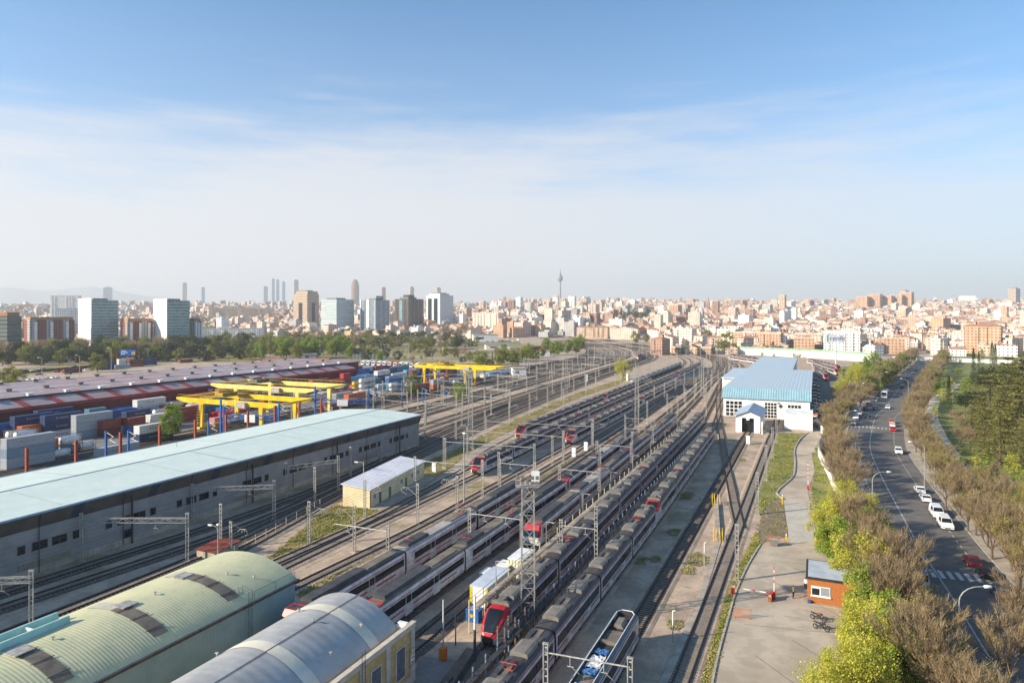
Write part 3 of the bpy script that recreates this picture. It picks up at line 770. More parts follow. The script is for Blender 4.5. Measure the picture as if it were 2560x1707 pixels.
def wires():
    for i, (pl, root) in enumerate(TRACKS[3:16]):
        seg = [p for p in pl if 42 < p[1] < 340]
        if len(seg) < 5: continue
        x0, y0 = seg[len(seg)//2]; r = thing('overhead_wire', 'x', 'overhead wire', (x0, y0, 0), 0, 'overhead wires above the tracks'); auto(r, 'thin overhead wire above the tracks', 6)
        a, b = MB(), MB()
        for k, (p, q) in enumerate(zip(seg, seg[1:])):
            a.beam((p[0]-x0, p[1]-y0, 5.7), (q[0]-x0, q[1]-y0, 5.7), .024)
            h = lambda j: 6.9-.7*math.sin(math.pi*((j % 7)/7)); b.beam((p[0]-x0, p[1]-y0, h(k)), (q[0]-x0, q[1]-y0, h(k+1)), .024); b.beam((p[0]-x0, p[1]-y0, 5.7), (p[0]-x0, p[1]-y0, h(k)), .012)
        a.build('contact_wire', M['darksteel'], r); b.build('messenger_wire', M['darksteel'], r)
wires()
# coloured columns left of the warehouse
def column(sx, top, base_v, m, lab, w=.5, arms=False, cut=None):
    # world point on line v=base_v seen in image column sx
    k = (sx-1280)/F; u = (base_v*CT + k*base_v*ST)/(k*CT-ST)
    Y = -base_v*ST+u*CT; h = HC-(top-HOR)*Y/F
    r = thing('steel_column', lab, 'steel column', (base_v, u, 0), 0, 'tall coloured steel columns beyond the warehouse')
    mb = MB(); mb.box(-w/2, w/2, -w/2, -w/2+.08, 0, h); mb.box(-w/2, w/2, w/2-.08, w/2, 0, h); mb.box(-.05, .05, -w/2+.08, w/2-.08, 0, h)
    mb.build('column', m, r); mb = MB(); mb.box(-.5, .5, -.5, .5, 0, .3); mb.build('footing', M['concrete'], r)
    if arms:
        mb = MB()
        mb.path([(.1, 0, h-.3), (2.6, 0, h-1.2), (1.2, 0, h-2.0), (3.4, 0, h-2.6)], .06, 4); mb.build('insulator_bracket', M['white'], r)
    else:
        mb = MB(); mb.box(.25, .75, -.2, .2, h*.55, h*.55+.9); mb.build('counterweight', M['orange'], r)
    auto(r, lab, h); return r
for sx, top in ((67, 1119), (190, 1100), (301, 1080), (399, 1063), (488, 1049), (565, 1036), (620, 1027), (687, 1014), (748, 1004), (803, 995)):
    column(sx, top, -145, M['redpost'], 'rust-red steel column rising behind the blue warehouse roof')
for sx, top in ((265, 1077), (321, 1075), (521, 1052), (552, 996), (697, 1006), (788, 966), (922, 971), (939, 976), (1005, 950), (1056, 969), (1113, 975)):
    column(sx, top, -150-.012*sx, M['bluepost'], 'blue steel column standing beyond the warehouse roof', .42, True)
for a, b in (((788, 1003), (921, 1003)), ((560, 1040), (690, 1043))):
    p, q = P(*a, 9), P(*b, 9); L = math.dist(p, q)
    r = thing('signal_gantry', 'blue lattice signal gantry with white boards over the tracks', 'signal gantry', (*p, 0), math.atan2(q[1]-p[1], q[0]-p[0]), 'blue lattice gantries'); auto(r, 'blue lattice signal gantry over the tracks', 9)
    mb = MB()
    for z in (8.2, 9.4):
        for y in (-.5, .5): mb.beam((0, y, z), (L, y, z), .16)
    n = int(L/1.3)
    for k in range(n):
        for y in (-.5, .5): mb.beam((L*k/n, y, 8.2 if k % 2 else 9.4), (L*(k+1)/n, y, 9.4 if k % 2 else 8.2), .1)
    mb.build('lattice_beam', M['bluepost'], r)
    for x in (0, L):
        mb = MB(); mb.box(x-.25, x+.25, -.3, .3, 0, 12.5); mb.build('post', M['bluepost'], r)
        mb = MB(); mb.beam((x, 0, 12.3), (L*.28 if x == 0 else L*.72, 0, 9.4), .12); mb.build('stay', M['bluepost'], r)
    mb = MB(); mb.box(L*.42, L*.62, -.7, -.55, 7.4, 9.7); mb.build('signal_board', M['white'], r)
# ------------------------------------------------------------------ lattice floodlight towers
def lattice_tower(x, y, h, w0, w1, lab, lights=False, m=None):
    m = m or M['galv']; r = thing('lattice_tower', lab, 'lattice tower', (x, y, 0), rad(20))
    mb = MB(); n = int(h/1.7)
    def c(z): w = (w0+(w1-w0)*z/h)/2; return [Vector((a*w, b*w, z)) for a, b in ((-1, -1), (1, -1), (1, 1), (-1, 1))]
    for k in range(4): mb.beam(c(0)[k], c(h)[k], .12)
    for i in range(n):
        a, b = c(h*i/n), c(h*(i+1)/n)
        for k in range(4):
            k2 = (k+1) % 4; mb.beam(a[k], b[k2] if i % 2 else b[k2], .06); mb.beam(b[k], b[k2], .06)
    mb.build('lattice', m, r)
    mb = MB(); mb.box(-w0*.8, w0*.8, -w0*.8, w0*.8, -.05, .35); mb.build('footing', M['concrete'], r)
    if lights:
        mb = MB(); mb.box(-1.5, 1.5, -1.3, 1.3, h, h+.08)
        for s in (-1.5, 1.5): mb.beam((s, -1.3, h+1), (s, 1.3, h+1), .05); mb.beam((s, -1.3, h), (s, -1.3, h+1), .05); mb.beam((s, 1.3, h), (s, 1.3, h+1), .05)
        mb.build('platform', m, r)
        for i in range(5):
            for j in range(2):
                g = MB(); g.cbox((-1.2+i*.6, -1.4+j*.7, h+.55+j*.5), (.42, .22, .42)); g.build('floodlight', M['unitgrey'], r)
        g = MB(); g.box(.4, 1.45, .1, 1.2, h+.1, h+1.5); g.build('equipment_cabinet', M['white'], r)
    else:
        g = MB(); g.box(-.6, .6, -.5, .5, h, h+.1); [g.cbox((-.5+.33*i, -.45, h+.35), (.25, .2, .35)) for i in range(4)]; g.build('lamp_ring', M['unitgrey'], r)
    LM[lab.split(',')[0]] = (x, y, h*.5); return r
lattice_tower(*P(1320, 1571), 18.3, 1.7, 1.5, 'floodlight tower', True)['label'] = 'tall lattice floodlight tower with white lamp platform between parked trains'
lattice_tower(*P(1592, 1077), 23, 1.3, .9, 'slim lattice tower')['label'] = 'slim tall lattice tower beside the empty grey tracks'
lattice_tower(*P(1176, 1122), 22, 1.5, .9, 'twin grey tower')['label'] = 'tall grey lattice tower on the grass strip left of the parked trains'
lattice_tower(*P(1416, 999), 19, 1.4, 1, 'lattice tower by main lines')['label'] = 'lattice tower at the edge of the main lines behind the walkway'
lattice_tower(*P(1756, 991), 18, 1.4, 1, 'lattice tower before the hall')['label'] = 'lattice tower among empty tracks left of the blue-roofed hall'
lattice_tower(*P(1823, 938), 18, 1.4, 1, 'lattice tower at the hall corner')['label'] = 'lattice tower beside the rear annex of the blue-roofed hall'
for k in [k for k in LM]: LM.pop(k) if k not in ('floodlight tower', 'slim lattice tower') else None
x, y = P(1160, 1259); r = thing('tall_pole', 'plain white tall pole standing between the tracks by the cream hut', 'pole', (x, y, 0)); mb = MB(); mb.tube((0, 0, 0), (0, 0, 14.8), .16, .1, 8); mb.build('pole', M['galv'], r); mb = MB(); mb.cbox((0, 0, 14.9), (.6, .3, .3)); mb.build('lamp_head', M['white'], r)
# ------------------------------------------------------------------ long pale-blue warehouse
def window(parent, x, y, z, w, h, axis, panes=1, frame=None, out=.03, glass=None):
    """window frame on a wall; axis 'x': wall normal +x, 'y': wall normal -y"""
    f = MB(); g = MB()
    def bx(mb, a0, a1, z0, z1, d0, d1):
        if axis == 'x': mb.box(x+d0, x+d1, y+a0, y+a1, z0, z1)
        elif axis == '-x': mb.box(x-d1, x-d0, y+a0, y+a1, z0, z1)
        else: mb.box(x+a0, x+a1, y-d1, y-d0, z0, z1)
    bx(f, -w/2-.08, w/2+.08, z-h/2-.08, z-h/2, .0, out+.05); bx(f, -w/2-.08, w/2+.08, z+h/2, z+h/2+.08, 0, out+.05)
    for k in range(panes+1): a = -w/2+w*k/panes; bx(f, a-.05, a+.05, z-h/2, z+h/2, 0, out+.045)
    o = f.build('window', frame or M['darksteel'], parent)
    bx(g, -w/2, w/2, z-h/2, z+h/2, .0, out); g.build('pane', glass or M['glass'], o)
    return o
def warehouse():
    r = thing('long_warehouse', 'very long warehouse with pale blue roof, dark sloping fascia and shaded grey wall', 'warehouse', (-109.6, 100, 0))
    LM['long blue-roofed warehouse'] = (-112, 130, 7)
    x1, x0, y0, y1, h = 0, -28.2, -92, 77, 9.2
    wm = ribbed('warehouse_wall', '#928d8b', '#84807e', 2, .62, .7, .12)
    mb = MB(); mb.box(x0, x1, y0, y1, 0, h-.05, 0); mb.box(x0-.05, x1+.06, y0-.05, y1+.05, 0, 1.1, 1); mb.build('wall', [wm, M['concrete']], r)
    xm = (x0+x1)/2; rm = ribbed('warehouse_roof', '#c4d0c7', '#cfd8d0', 1, .6, .75, .05, dirt='#adc6c4')
    mb = MB(); 
    for a, b, za, zb in ((x1+.75, xm, h+.42, h+1.25), (xm, x0-.75, h+1.25, h+.42)):
        n = 8
        for k in range(n):
            ya = y0-.6+(y1-y0+1.2)*k/n; yb = y0-.6+(y1-y0+1.2)*(k+1)/n
            mb.face([(a, ya, za), (a, yb, za), (b, yb, zb), (b, ya, zb)])
    mb.face([(x1+.75, y1+.6, h+.42), (x0-.75, y1+.6, h+.42), (xm, y1+.6, h+1.25)][::-1]); mb.face([(x1+.75, y1+.6, h+.1), (x0-.75, y1+.6, h+.1), (x0-.75, y1+.6, h+.42), (x1+.75, y1+.6, h+.42)][::-1])
    mb.build('roof', rm, r)
    mb = MB(); mb.box(xm-.14, xm+.14, y0-.6, y1+.62, h+1.22, h+1.32); mb.build('ridge_cap', mat('ridge_grey', '#7f979d', '#71888e', 1, .6), r)
    mb = MB(); mb.box(x1+.72, x1+.95, y0-.6, y1+.6, h+.2, h+.5); mb.box(x0-.95, x0-.72, y0-.6, y1+.6, h+.2, h+.5); mb.build('gutter', mat('gutter_blue', '#8fa9bd', '#7d97ab', 1, .5), r)
    mb = MB(); mb.face([(x1+.74, y0, h+.22), (x1+.74, y1+.55, h+.22), (x1+.1, y1+.05, h-2.05), (x1+.1, y0, h-2.05)][::-1], 0)
    mb.face([(x1+.74, y1+.55, h+.22), (x0-.74, y1+.55, h+.22), (x0, y1+.08, h-2.05), (x1+.1, y1+.08, h-2.05)][::-1], 0)
    mb.build('fascia', mat('fascia_brown', '#5a514d', '#4c4543', .3, .5), r)
    for k in range(12):
        y = y1-6.0-k*14.0
        mb = MB(); s0 = y-1.2; mb.face([(x1+.76, s0, h+.2), (x1+.76, s0+1.8, h+.2), (x1+.125, s0+1.1, h-2.03), (x1+.125, s0-.7, h-2.03)][::-1]); mb.build('fascia_panel', mat('fascia_blue', '#3a414d', '#30363f', .3, .3), r)
        if k % 1 == 0:
            mb = MB(); yy = y-6.6; mb.tube((x1+.8, yy, h+.2), (x1+.2, yy+.1, h-2.2), .07, None, 5); mb.tube((x1+.18, yy+.1, h-2.2), (x1+.18, yy+.1, .2), .07, None, 5); mb.build('downpipe', M['darksteel'], r)
        for dy, w in ((-10.6, 1.0), (-7.9, 2.2), (-4.9, 2.2), (-2.2, 1.0)):
            if k in (4,) and dy < -9: continue
            window(r, x1, y+dy+1.6, 4.35, w, 1.15, 'x', 2 if w > 2 else 1)
        if k % 3 == 1:
            mb = MB(); mb.box(x1, x1+.09, y-9.5, y-1.5, 1.25, 2.15); mb.build('louvre_strip', mat('louvre', '#8d8473', '#7c7465', 2, .7), r)
        if k in (6, 8): window(r, x1, y-6.6+(1 if k == 6 else 4), 1.8, 1.2, 1.25, 'x')
    for k in range(6):
        mb = MB(); mb.box(x1+.3, x1+.55, y1-11-k*28-.12, y1-11-k*28+.12, 0, 8.6); mb.build('mast_bracket', M['darksteel'], r)
    for k in range(14):
        ya = y0+2+k*12.0; xa, xb = (x1-.2, xm+.2) if k % 3 else (xm-.2, x0+.4); za = h+.42+.83*(.95/(x1+.75-xm)); g = MB()
        g.face([(xa, ya, h+.53), (xa, ya+.16, h+.53), (xb, ya+.16, h+1.29), (xb, ya, h+1.29)] if k % 3 else [(xb, ya, h+.53), (xa, ya, h+1.29), (xa, ya+.16, h+1.29), (xb, ya+.16, h+.53)]); g.build('roof_seam', MATS['ridge_grey'] if k % 4 == 0 else mat('seam_pale', '#b4c6c3', None, 1, .7), r)
    mb = MB(); mb.tube((x0+6, 10, h+.7), (x0+6, 10, h+1.9), .05); mb.build('roof_vent', M['galv'], r)
warehouse()
# ------------------------------------------------------------------ cream hut
def hut():
    p = P(924.5, 1271.6); q = P(1060, 1193); a = math.atan2(q[1]-p[1], q[0]-p[0])-math.pi/2
    r = thing('cream_hut', 'cream rendered hut with ribbed white lean-to roof standing between the tracks', 'hut', (*p, 0), a); LM['cream hut'] = (p[0]-2, p[1]+12, 3)
    wm = mat('cream_render', '#e6d6b0', '#dac79c', .5, .9, big=(.35, '#cfbb90', .4)); L = 28.2; w = -6.2
    mb = MB(); zs = (3.9, 4.6)
    mb.face([(w, 0, 0), (0, 0, 0), (0, 0, zs[0]), (w, 0, zs[1])]); mb.face([(0, 0, 0), (0, L, 0), (0, L, zs[0]), (0, 0, zs[0])]); mb.face([(0, L, 0), (w, L, 0), (w, L, zs[1]), (0, L, zs[0])]); mb.face([(w, L, 0), (w, 0, 0), (w, 0, zs[1]), (w, L, zs[1])])
    mb.build('wall', wm, r)
    mb = MB(); o_ = .35; c = [(w-o_, -o_, zs[1]+.06), (o_, -o_, zs[0]-.02), (o_, L+o_, zs[0]-.02), (w-o_, L+o_, zs[1]+.06)]
    mb.face(c); t = [(x, y, z+.14) for x, y, z in c]; mb.face(t)
    for k in range(4): k2 = (k+1) % 4; mb.face([c[k], c[k2], t[k2], t[k]])
    mb.build('roof', ribbed('hut_roof', '#e2dfe2', '#d3cfd2', 1, .95, .5, .8), r)
    for y in (4.6, 9.2, 17.6):
        mb = MB(); mb.box(0, .06, y-.5, y+.5, .05, 2.35); d = mb.build('door', mat('door_brown', '#857460', '#6f604f', 1, .7), r); mb = MB(); mb.box(.06, .1, y+.3, y+.38, 1.0, 1.2); mb.build('handle', M['darksteel'], d)
    for y in (2.0, 15.2, 21.0, 24.5): window(r, 0, y, 2.1, 1.1, .9, 'x', 2, M['white'])
    mb = MB(); mb.tube((.08, .25, .1), (.08, .25, 3.8), .06); mb.build('downpipe', M['redpost'], r)
    mb = MB(); mb.box(.2, 3.2, -.5, L+.5, 0.0, .16); mb.build('step', M['concrete'], r)
hut()
# ------------------------------------------------------------------ barrel-roofed sheds
def arc(w, h0, rise, n=20, x0=0):
    return [(x0-w/2+w*k/n, h0+rise*(1-((k/n)*2-1)**2)**.9) for k in range(n+1)]
def green_shed():
    r = thing('green_barrel_shed', 'turquoise metal shed with ribbed pale green barrel roof and brown light strips', 'shed', (-70.9, 70.6, 0)); LM['green barrel shed'] = (-70, 60, 6)
    w, h0, L = 16.2, 5.0, -52
    wm = ribbed('shed_wall', '#7ea3ab', '#7098a2', 1, .5, .6, .12)
    mb = MB(); mb.box(-w/2, w/2, L, 0, 0, h0); pr = arc(w, h0, 2.3); mb.face([(x, 0, z) for x, z in pr]+[(w/2, 0, h0-.1), (-w/2, 0, h0-.1)]); mb.build('wall', wm, r)
    pr = arc(w+.5, h0+.05, 2.35, 26); mb = MB(); mb.sweep(pr, L, .25, 0); mb.build('roof', ribbed('shed_roof', '#cdc79c', '#bcbb94', 1, .38, .55, .16, dirt='#9da085'), r, True)
    for y in (-9.3, -19.2, -29.4, -39.5):
        mb = MB(); p2 = [(x, z+.05) for x, z in pr][13:25]; mb.sweep(p2, y-.85, y+.85, 0); o = mb.build('light_strip', mat('brown_skylight', '#7d7263', '#675c50', .7, .5), r, True)
        mb = MB(); p2 = [(x, z+.055) for x, z in pr][7:14]; mb.sweep(p2, y-.8, y+.8, 0); mb.build('light_strip', mat('pale_skylight', '#bdb7a6', '#a8a292', .7, .5), r, True)
        for dx in (1.2, 3.6, 6.0):
            mb = MB(); z = h0+2.4*(1-(dx/(w/2+.25))**2)**.9+.1; mb.tube((dx, y-1.1, z), (dx+.1, y+1.1, z), .035, None, 4); mb.build('fixing_bar', M['redpost'] if dx < 2 else M['darksteel'], r)
    for y, dx in ((-9.6, -1.2), (-18.4, .2), (-29.8, .6)):
        mb = MB(); z = h0+2.42*(1-(dx/(w/2+.25))**2)**.9; 
        for k in range(3): mb.box(dx-.8+k*.62, dx-.25+k*.62, y-.9, y+.95, z+.05+.02*k, z+.15+.02*k)
        mb.build('replacement_sheet', M['galv'], r)
    mb = MB()
    for s in (-1, 1): mb.box(s*(w/2+.42)-.16, s*(w/2+.42)+.16, L, .3, h0-.18, h0+.12)
    mb.build('gutter', M['darksteel'], r)
    # open ridge ventilator
    x0 = -2.6; mb = MB()
    for s, x in ((-1, x0-1.0), (1, x0+.9)):
        mb.face([(x-.28, L, h0+2.0), (x-.28, -23.5, h0+2.0), (x, -23.5, h0+3.05), (x, L, h0+3.05)]); mb.face([(x+.42, L, h0+1.9), (x+.42, -23.5, h0+1.9), (x+.22, -23.5, h0+3.05), (x+.22, L, h0+3.05)][::-1])
        mb.face([(x, L, h0+3.05), (x, -23.5, h0+3.05), (x+.22, -23.5, h0+3.05), (x+.22, L, h0+3.05)]); mb.face([(x-.28, -23.5, h0+2.0), (x+.42, -23.5, h0+1.9), (x+.22, -23.5, h0+3.05), (x, -23.5, h0+3.05)])
    for k in range(8): mb.box(x0-.8, x0+.7, -27-k*3.3, -26.8-k*3.3, h0+2.5, h0+2.9, 1)
    mb.box(x0-.8, x0+.6, L, -23.6, h0+2.1, h0+2.2, 2)
    mb.build('ridge_ventilator', [mat('vent_green', '#a9cdc6', '#97bbb5', .6, .5), M['white'], M['black']], r)
    for y, dx in ((-15, .7), (-6.5, 3.0), (-4.6, 5.6), (-26.8, 1.0)):
        mb = MB(); z = h0+2.35*(1-(dx/(w/2+.25))**2)**.9; mb.tube((dx, y, z), (dx, y, z+.3), .08); mb.cbox((dx, y, z+.35), (.3, .3, .1)); mb.build('roof_cowl', M['galv'], r)
    # caged ladder on the side wall
    mb = MB(); y = -8.2; x = w/2+.5
    for s in (-.28, .28): mb.tube((x, y+s, .3), (x, y+s, h0+1.6), .035, None, 4)
    for k in range(18): mb.tube((x, y-.28, .5+k*.3), (x, y+.28, .5+k*.3), .025, None, 4)
    mb.path([(x, y-.28, h0+1.6), (x-1.6, y-.28, h0+1.9), (x-1.6, y-.28, h0+.7)], .03, 4); mb.path([(x, y+.28, h0+1.6), (x-1.6, y+.28, h0+1.9), (x-1.6, y+.28, h0+.7)], .03, 4)
    mb.build('ladder', M['darksteel'], r)
    mb = MB(); mb.path([(w/2+.1, -7.2, h0+1.1), (w/2+.1, -.1, h0+1.1)], .03, 4)
    for y in (-7.2, -3.6, -.1): mb.tube((w/2+.1, y, h0), (w/2+.1, y, h0+1.1), .03, None, 4)
    mb.build('railing', M['darksteel'], r)
green_shed()
def grey_shed():
    r = thing('yellow_walled_shed', 'grey barrel-roofed shed with yellow pilastered wall, tall louvred windows and a ladder', 'shed', (-47.2, 63.6, 0)); LM['yellow-walled shed'] = (-44, 58, 6)
    ym = mat('ochre_wall', '#cfae78', '#bf9c66', .5, .9, fine=2); trim = mat('stone_trim', '#c9bcae', '#b7a998', .8, .9)
    L = -48; mb = MB(); mb.box(-6.9, 7.0, L, 0, 0, 5.9); mb.build('wall', ym, r)
    mb = MB(); mb.box(6.7, 7.25, L, .25, 5.9, 6.35); mb.box(6.75, 7.32, L, .3, 6.35, 6.5); mb.build('parapet', trim, r)
    mb = MB()
    for k in range(11):
        y = -.05-k*4.4 - (.25 if k else 0); mb.box(7.0, 7.16, y-.42, y+.3, 0, 5.88)
    mb.box(7.0, 7.22, L, .3, 0, .7); mb.build('pilasters', trim, r)
    for k in range(10):
        y = -2.4-k*4.4; f = MB(); f.box(7.0, 7.1, y-.95, y+.95, 1.3, 4.7); o = f.build('window', trim, r)
        g = MB()
        for j in range(14): g.box(7.1, 7.13, y-.72, y+.72, 1.5+j*.215, 1.68+j*.215)
        g.build('louvre', mat('louvre_grey', '#6d7178', '#5d6168', 1, .6), o)
        g = MB(); g.box(7.09, 7.105, y-.74, y+.74, 1.46, 4.55); g.build('pane', M['glass'], o)
    pr = [(x-.55, z) for x, z in arc(12.9, 5.75, 2.95, 26)]
    mb = MB(); mb.sweep(pr, L, -1.0, 0, None); mb.face([(x, -1.0, z) for x, z in pr]); mb.build('roof', ribbed('grey_roof', '#b1afab', '#a09e9b', 1, 1.1, .48, .15, .15, dirt='#84868a'), r, True)
    for y in (-5.2, -14.2, -22.6, -31, -39.5):
        mb = MB(); mb.sweep([(x, z+.04) for x, z in pr], y-.75, y+.75, 0); mb.build('light_strip', mat('cream_skylight', '#d8d2c0', '#c9c2ae', .5, .45), r, True)
    mb = MB(); mb.box(5.9, 6.7, L, -.3, 5.7, 5.86); mb.build('gutter', mat('gutter_zinc', '#8e8783', '#7c7571', .7, .6), r)
    mb = MB(); mb.sweep([(x, z+.05) for x, z in pr][15:16]+[(pr[15][0]+.12, pr[15][1]+.03)], L, -1, 0); mb.build('roof_seam', M['darksteel'], r)
    for y, k in ((-6.5, 8), (-8.4, 15), (-16, 5), (-5, 22), (-10.5, 23)):
        mb = MB(); x, z = pr[k]; mb.tube((x, y, z), (x, y, z+.3), .07); mb.cbox((x, y, z+.33), (.35, .2, .1)); mb.build('roof_anchor', M['galv'], r)
    mb = MB(); y = -9.4; x = 7.45
    for s in (-.25, .25): mb.tube((x, y+s, .2), (x, y+s, 7.6), .035, None, 4)
    for k in range(24): mb.tube((x, y-.25, .4+k*.3), (x, y+.25, .4+k*.3), .022, None, 4)
    mb.build('ladder', M['darksteel'], r)
    g = MB(); g.cbox((7.2, -.35, 3.6), (.08, .5, .5)); s = g.build('round_sign', mat('sign_gold', '#caa14a', '#b88f3c', 1, .6), r); g = MB(); g.cbox((7.25, -.35, 3.6), (.02, .26, .26)); g.build('emblem', M['white'], s)
    g = MB(); g.cbox((7.2, -.35, 2.6), (.08, .62, .75)); s = g.build('notice_sign', M['white'], r); g = MB(); g.cbox((7.25, -.35, 2.35), (.02, .5, .14)); g.cbox((7.25, -.35, 2.85), (.02, .5, .1)); g.build('lettering', M['stripe'], s)
    mb = MB(); mb.cbox((7.5, -19, 5.3), (.5, .3, .3)); mb.build('floodlight', M['darksteel'], r)
    mb = MB(); 
    for s in (0, 1): mb.box(5.5, 6.6, -.9+s*.2, -.2, 5.9+.35*s, 6.25+.2*s)
    mb.build('loose_sheeting', M['white'], r)
grey_shed()
# ------------------------------------------------------------------ blue-roofed hall
def hall():
    r = thing('blue_roofed_hall', 'white train depot with light blue corrugated roof and tall gridded doors', 'depot hall', (-33.3, 280, 0)); LM['blue-roofed hall'] = (-18, 330, 9)
    w, h = 31.2, 8.0; L1, L2 = 104, 214; H2 = 10.9
    mb = MB(); mb.box(0, w, 0, L1, 0, h); mb.box(.02, w-.02, 3.3, L1-.02, h, H2-.6); mb.box(.03, w-9.5, L1, L2, 0, H2-.6); mb.build('wall', M['whitewall'], r)
    rm = ribbed('hall_roof', '#a9b9c4', '#b2bfc7', 0, 1.5, .8, .25, dirt='#97a9b8'); fm = ribbed('hall_fascia', '#86a6b0', '#7799a6', 0, .9, .7, .8, dirt='#a3bcc2')
    mb = MB(); e = .6; z = H2
    for a, b, x1 in ((3.2, L1+e, w+e), (L1+e, L2, w-9.5+e)): mb.face([(-e, a, z), (x1, a, z), (x1, b, z+.1), (-e, b, z+.1)])
    mb.face([(w+e, 3.2, z-1.3), (w+e, L1+e, z-1.3), (w+e, L1+e, z+.1), (w+e, 3.2, z)]); mb.face([(-e, 3.2, z-1.3), (-e, 3.2, z), (-e, L2, z+.1), (-e, L2, z-1.3)])
    mb.face([(w-9.5+e, L1+e, z-1.3), (w-9.5+e, L2, z-1.3), (w-9.5+e, L2, z+.1), (w-9.5+e, L1+e, z+.1)]); mb.face([(w-9.5+e, L1+e, z-1.3), (w-9.5+e, L1+e, z+.1), (w+e, L1+e, z+.1), (w+e, L1+e, z-1.3)])
    mb.build('roof', rm, r)
    mb = MB(); a, b, c = -.9, 3.25, h-.8; mb.face([(-e, a, c), (w+e, a, c), (w+e, b, z+.03), (-e, b, z+.03)]); mb.face([(-e, a, c), (-e, b, z+.03), (-e, b, c)]); mb.face([(w+e, a, c), (w+e, b, c), (w+e, b, z+.03)]); mb.face([(-e, a, c), (-e, b, c), (w+e, b, c), (w+e, a, c)])
    mb.build('fascia', fm, r)
    def griddoor(x0, x1, z1, cols, rows, z0=.1):
        f = MB(); f.box(x0, x1, -.06, 0, z0, z1); d = f.build('gridded_door', M['white'], r); g = MB()
        for i in range(cols):
            for j in range(rows):
                a = x0+(x1-x0)*(i+.1)/cols; b = x0+(x1-x0)*(i+.9)/cols; c = z0+(z1-z0)*(j+.1)/rows; e_ = z0+(z1-z0)*(j+.9)/rows
                g.box(a, b, -.1, -.05, c, e_)
        g.build('pane', M['glass'], d)
    griddoor(.8, 7.0, 6.0, 4, 4); griddoor(15.2, 19.6, 6.0, 4, 5); griddoor(23.4, 28.2, 5.6, 4, 2, 2.8)
    g = MB(); g.face([(21, -.06, 3.9), (21.9, -.06, 4.8), (21, -.06, 5.7), (20.1, -.06, 4.8)]); g.build('diamond_sign', M['darksteel'], r)
    g = MB(); g.box(19.8, 20.8, -.1, 0, 5.6, 6.2); g.build('wall_box', M['unitgrey'], r)
    mb = MB(); mb.box(-12.5, -.01, 100, 160, 0, 6.2); a = mb.build('annex', M['whitewall'], r); mb = MB(); mb.face([(-13, 99, 6.3), (-.01, 99, 6.3), (-.01, 161, 6.9), (-13, 161, 6.9)]); mb.face([(-13, 99, 5.6), (-.01, 99, 5.6), (-.01, 99, 6.3), (-13, 99, 6.3)]); mb.build('roof', rm, a)
    mb = MB(); mb.box(w-9.4, w-.5, L1+.1, L1+16, 0, 6.2); a = mb.build('annex', M['whitewall'], r); mb = MB(); mb.face([(w-9.4, L1+.6, 6.3), (w, L1+.6, 6.3), (w, L1+17, 6.5), (w-9.4, L1+17, 6.5)]); mb.build('roof', ribbed('annex_roof', '#c2b2a6', '#b3a398', 1, 1.1, .6, .5), a)
    # washing portal in front of the track door
    r = thing('portal_shed', 'small white gabled shed with black opening over the track, in front of the hall', 'shed', (-21.0, 243.0, 0))
    mb = MB(); w2 = 3.9; hh = 5.6; L = 24
    mb.face([(-w2, 0, 0), (-1.95, 0, 0), (-1.95, 0, 4.9), (1.95, 0, 4.9), (1.95, 0, 0), (w2, 0, 0), (w2, 0, hh), (0, 0, 7.2), (-w2, 0, hh)]); 
    for s in (-1, 1): mb.face([(s*w2, 0, 0), (s*w2, L, 0), (s*w2, L, hh), (s*w2, 0, hh)][::s])
    mb.build('wall', M['whitewall'], r)
    mb = MB(); mb.box(-1.95, 1.95, .8, .9, .1, 4.9); mb.box(-3.8, 3.8, .9, L, .02, .06); mb.build('opening', M['black'], r)
    for s in (-1, 1):
        mb = MB(); c = [(s*(w2+.9), -.8, hh-.35), (0, -.8, 7.28), (0, L, 7.28), (s*(w2+.9), L, hh-.35)]; mb.face(c if s < 0 else c[::-1]); mb.build('roof', mat('portal_roof', '#a3b0bd', '#93a1af', .6, .7), r)
    mb = MB(); mb.box(-.5, .5, -.15, -.05, 4.2, 5.0); mb.build('sign_plate', M['white'], r)
    for s in (-3.1, 4.6):
        mb = MB(); mb.box(s-.2, s+.2, -1.6, -1.3, 0, 4.2); mb.build('gate_post', M['white'], r)
    p = P(1886, 1064); r = thing('signal_board', 'white diamond signal board beside the portal shed', 'signal', (*p, 0)); mb = MB(); mb.tube((0, 0, 0), (0, 0, 1.2), .06); mb.build('post', M['galv'], r); mb = MB(); mb.face([(-.9, -.05, 2), (0, -.05, 1.1), (.9, -.05, 2), (0, -.05, 2.9)]); mb.face([(-.9, .05, 2), (0, .05, 2.9), (.9, .05, 2), (0, .05, 1.1)]); mb.build('board', M['white'], r)
    a = P(1961, 1075); r = thing('white_block', 'plain white flat-roofed block at the hall corner above the green bank', 'outbuilding', (a[0], a[1], 0))
    mb = MB(); mb.box(0, 8.9, 0, 17, 0, 5.0); mb.build('wall', M['white'], r); mb = MB(); mb.box(-.1, 9.0, -.1, 17.1, 5.0, 5.3); mb.build('roof', M['whitewall'], r); mb = MB(); mb.box(-.05, 8.95, -.06, 0, 0, .5); mb.build('plinth', M['concrete'], r)
    a = P(2025, 1056); r = thing('small_kiosk', 'small white hut with orange band beside the hall parking', 'kiosk', (a[0]+.4, a[1], 0)); mb = MB(); mb.box(0, 2.2, 0, 2.2, 0, 2.7); mb.build('wall', M['white'], r); mb = MB(); mb.box(-.05, 2.25, -.05, 2.25, 2.7, 3.1); mb.build('roof', M['orange'], r); window(r, 1.1, 0, 1.6, 1.2, .8, 'y')
hall()
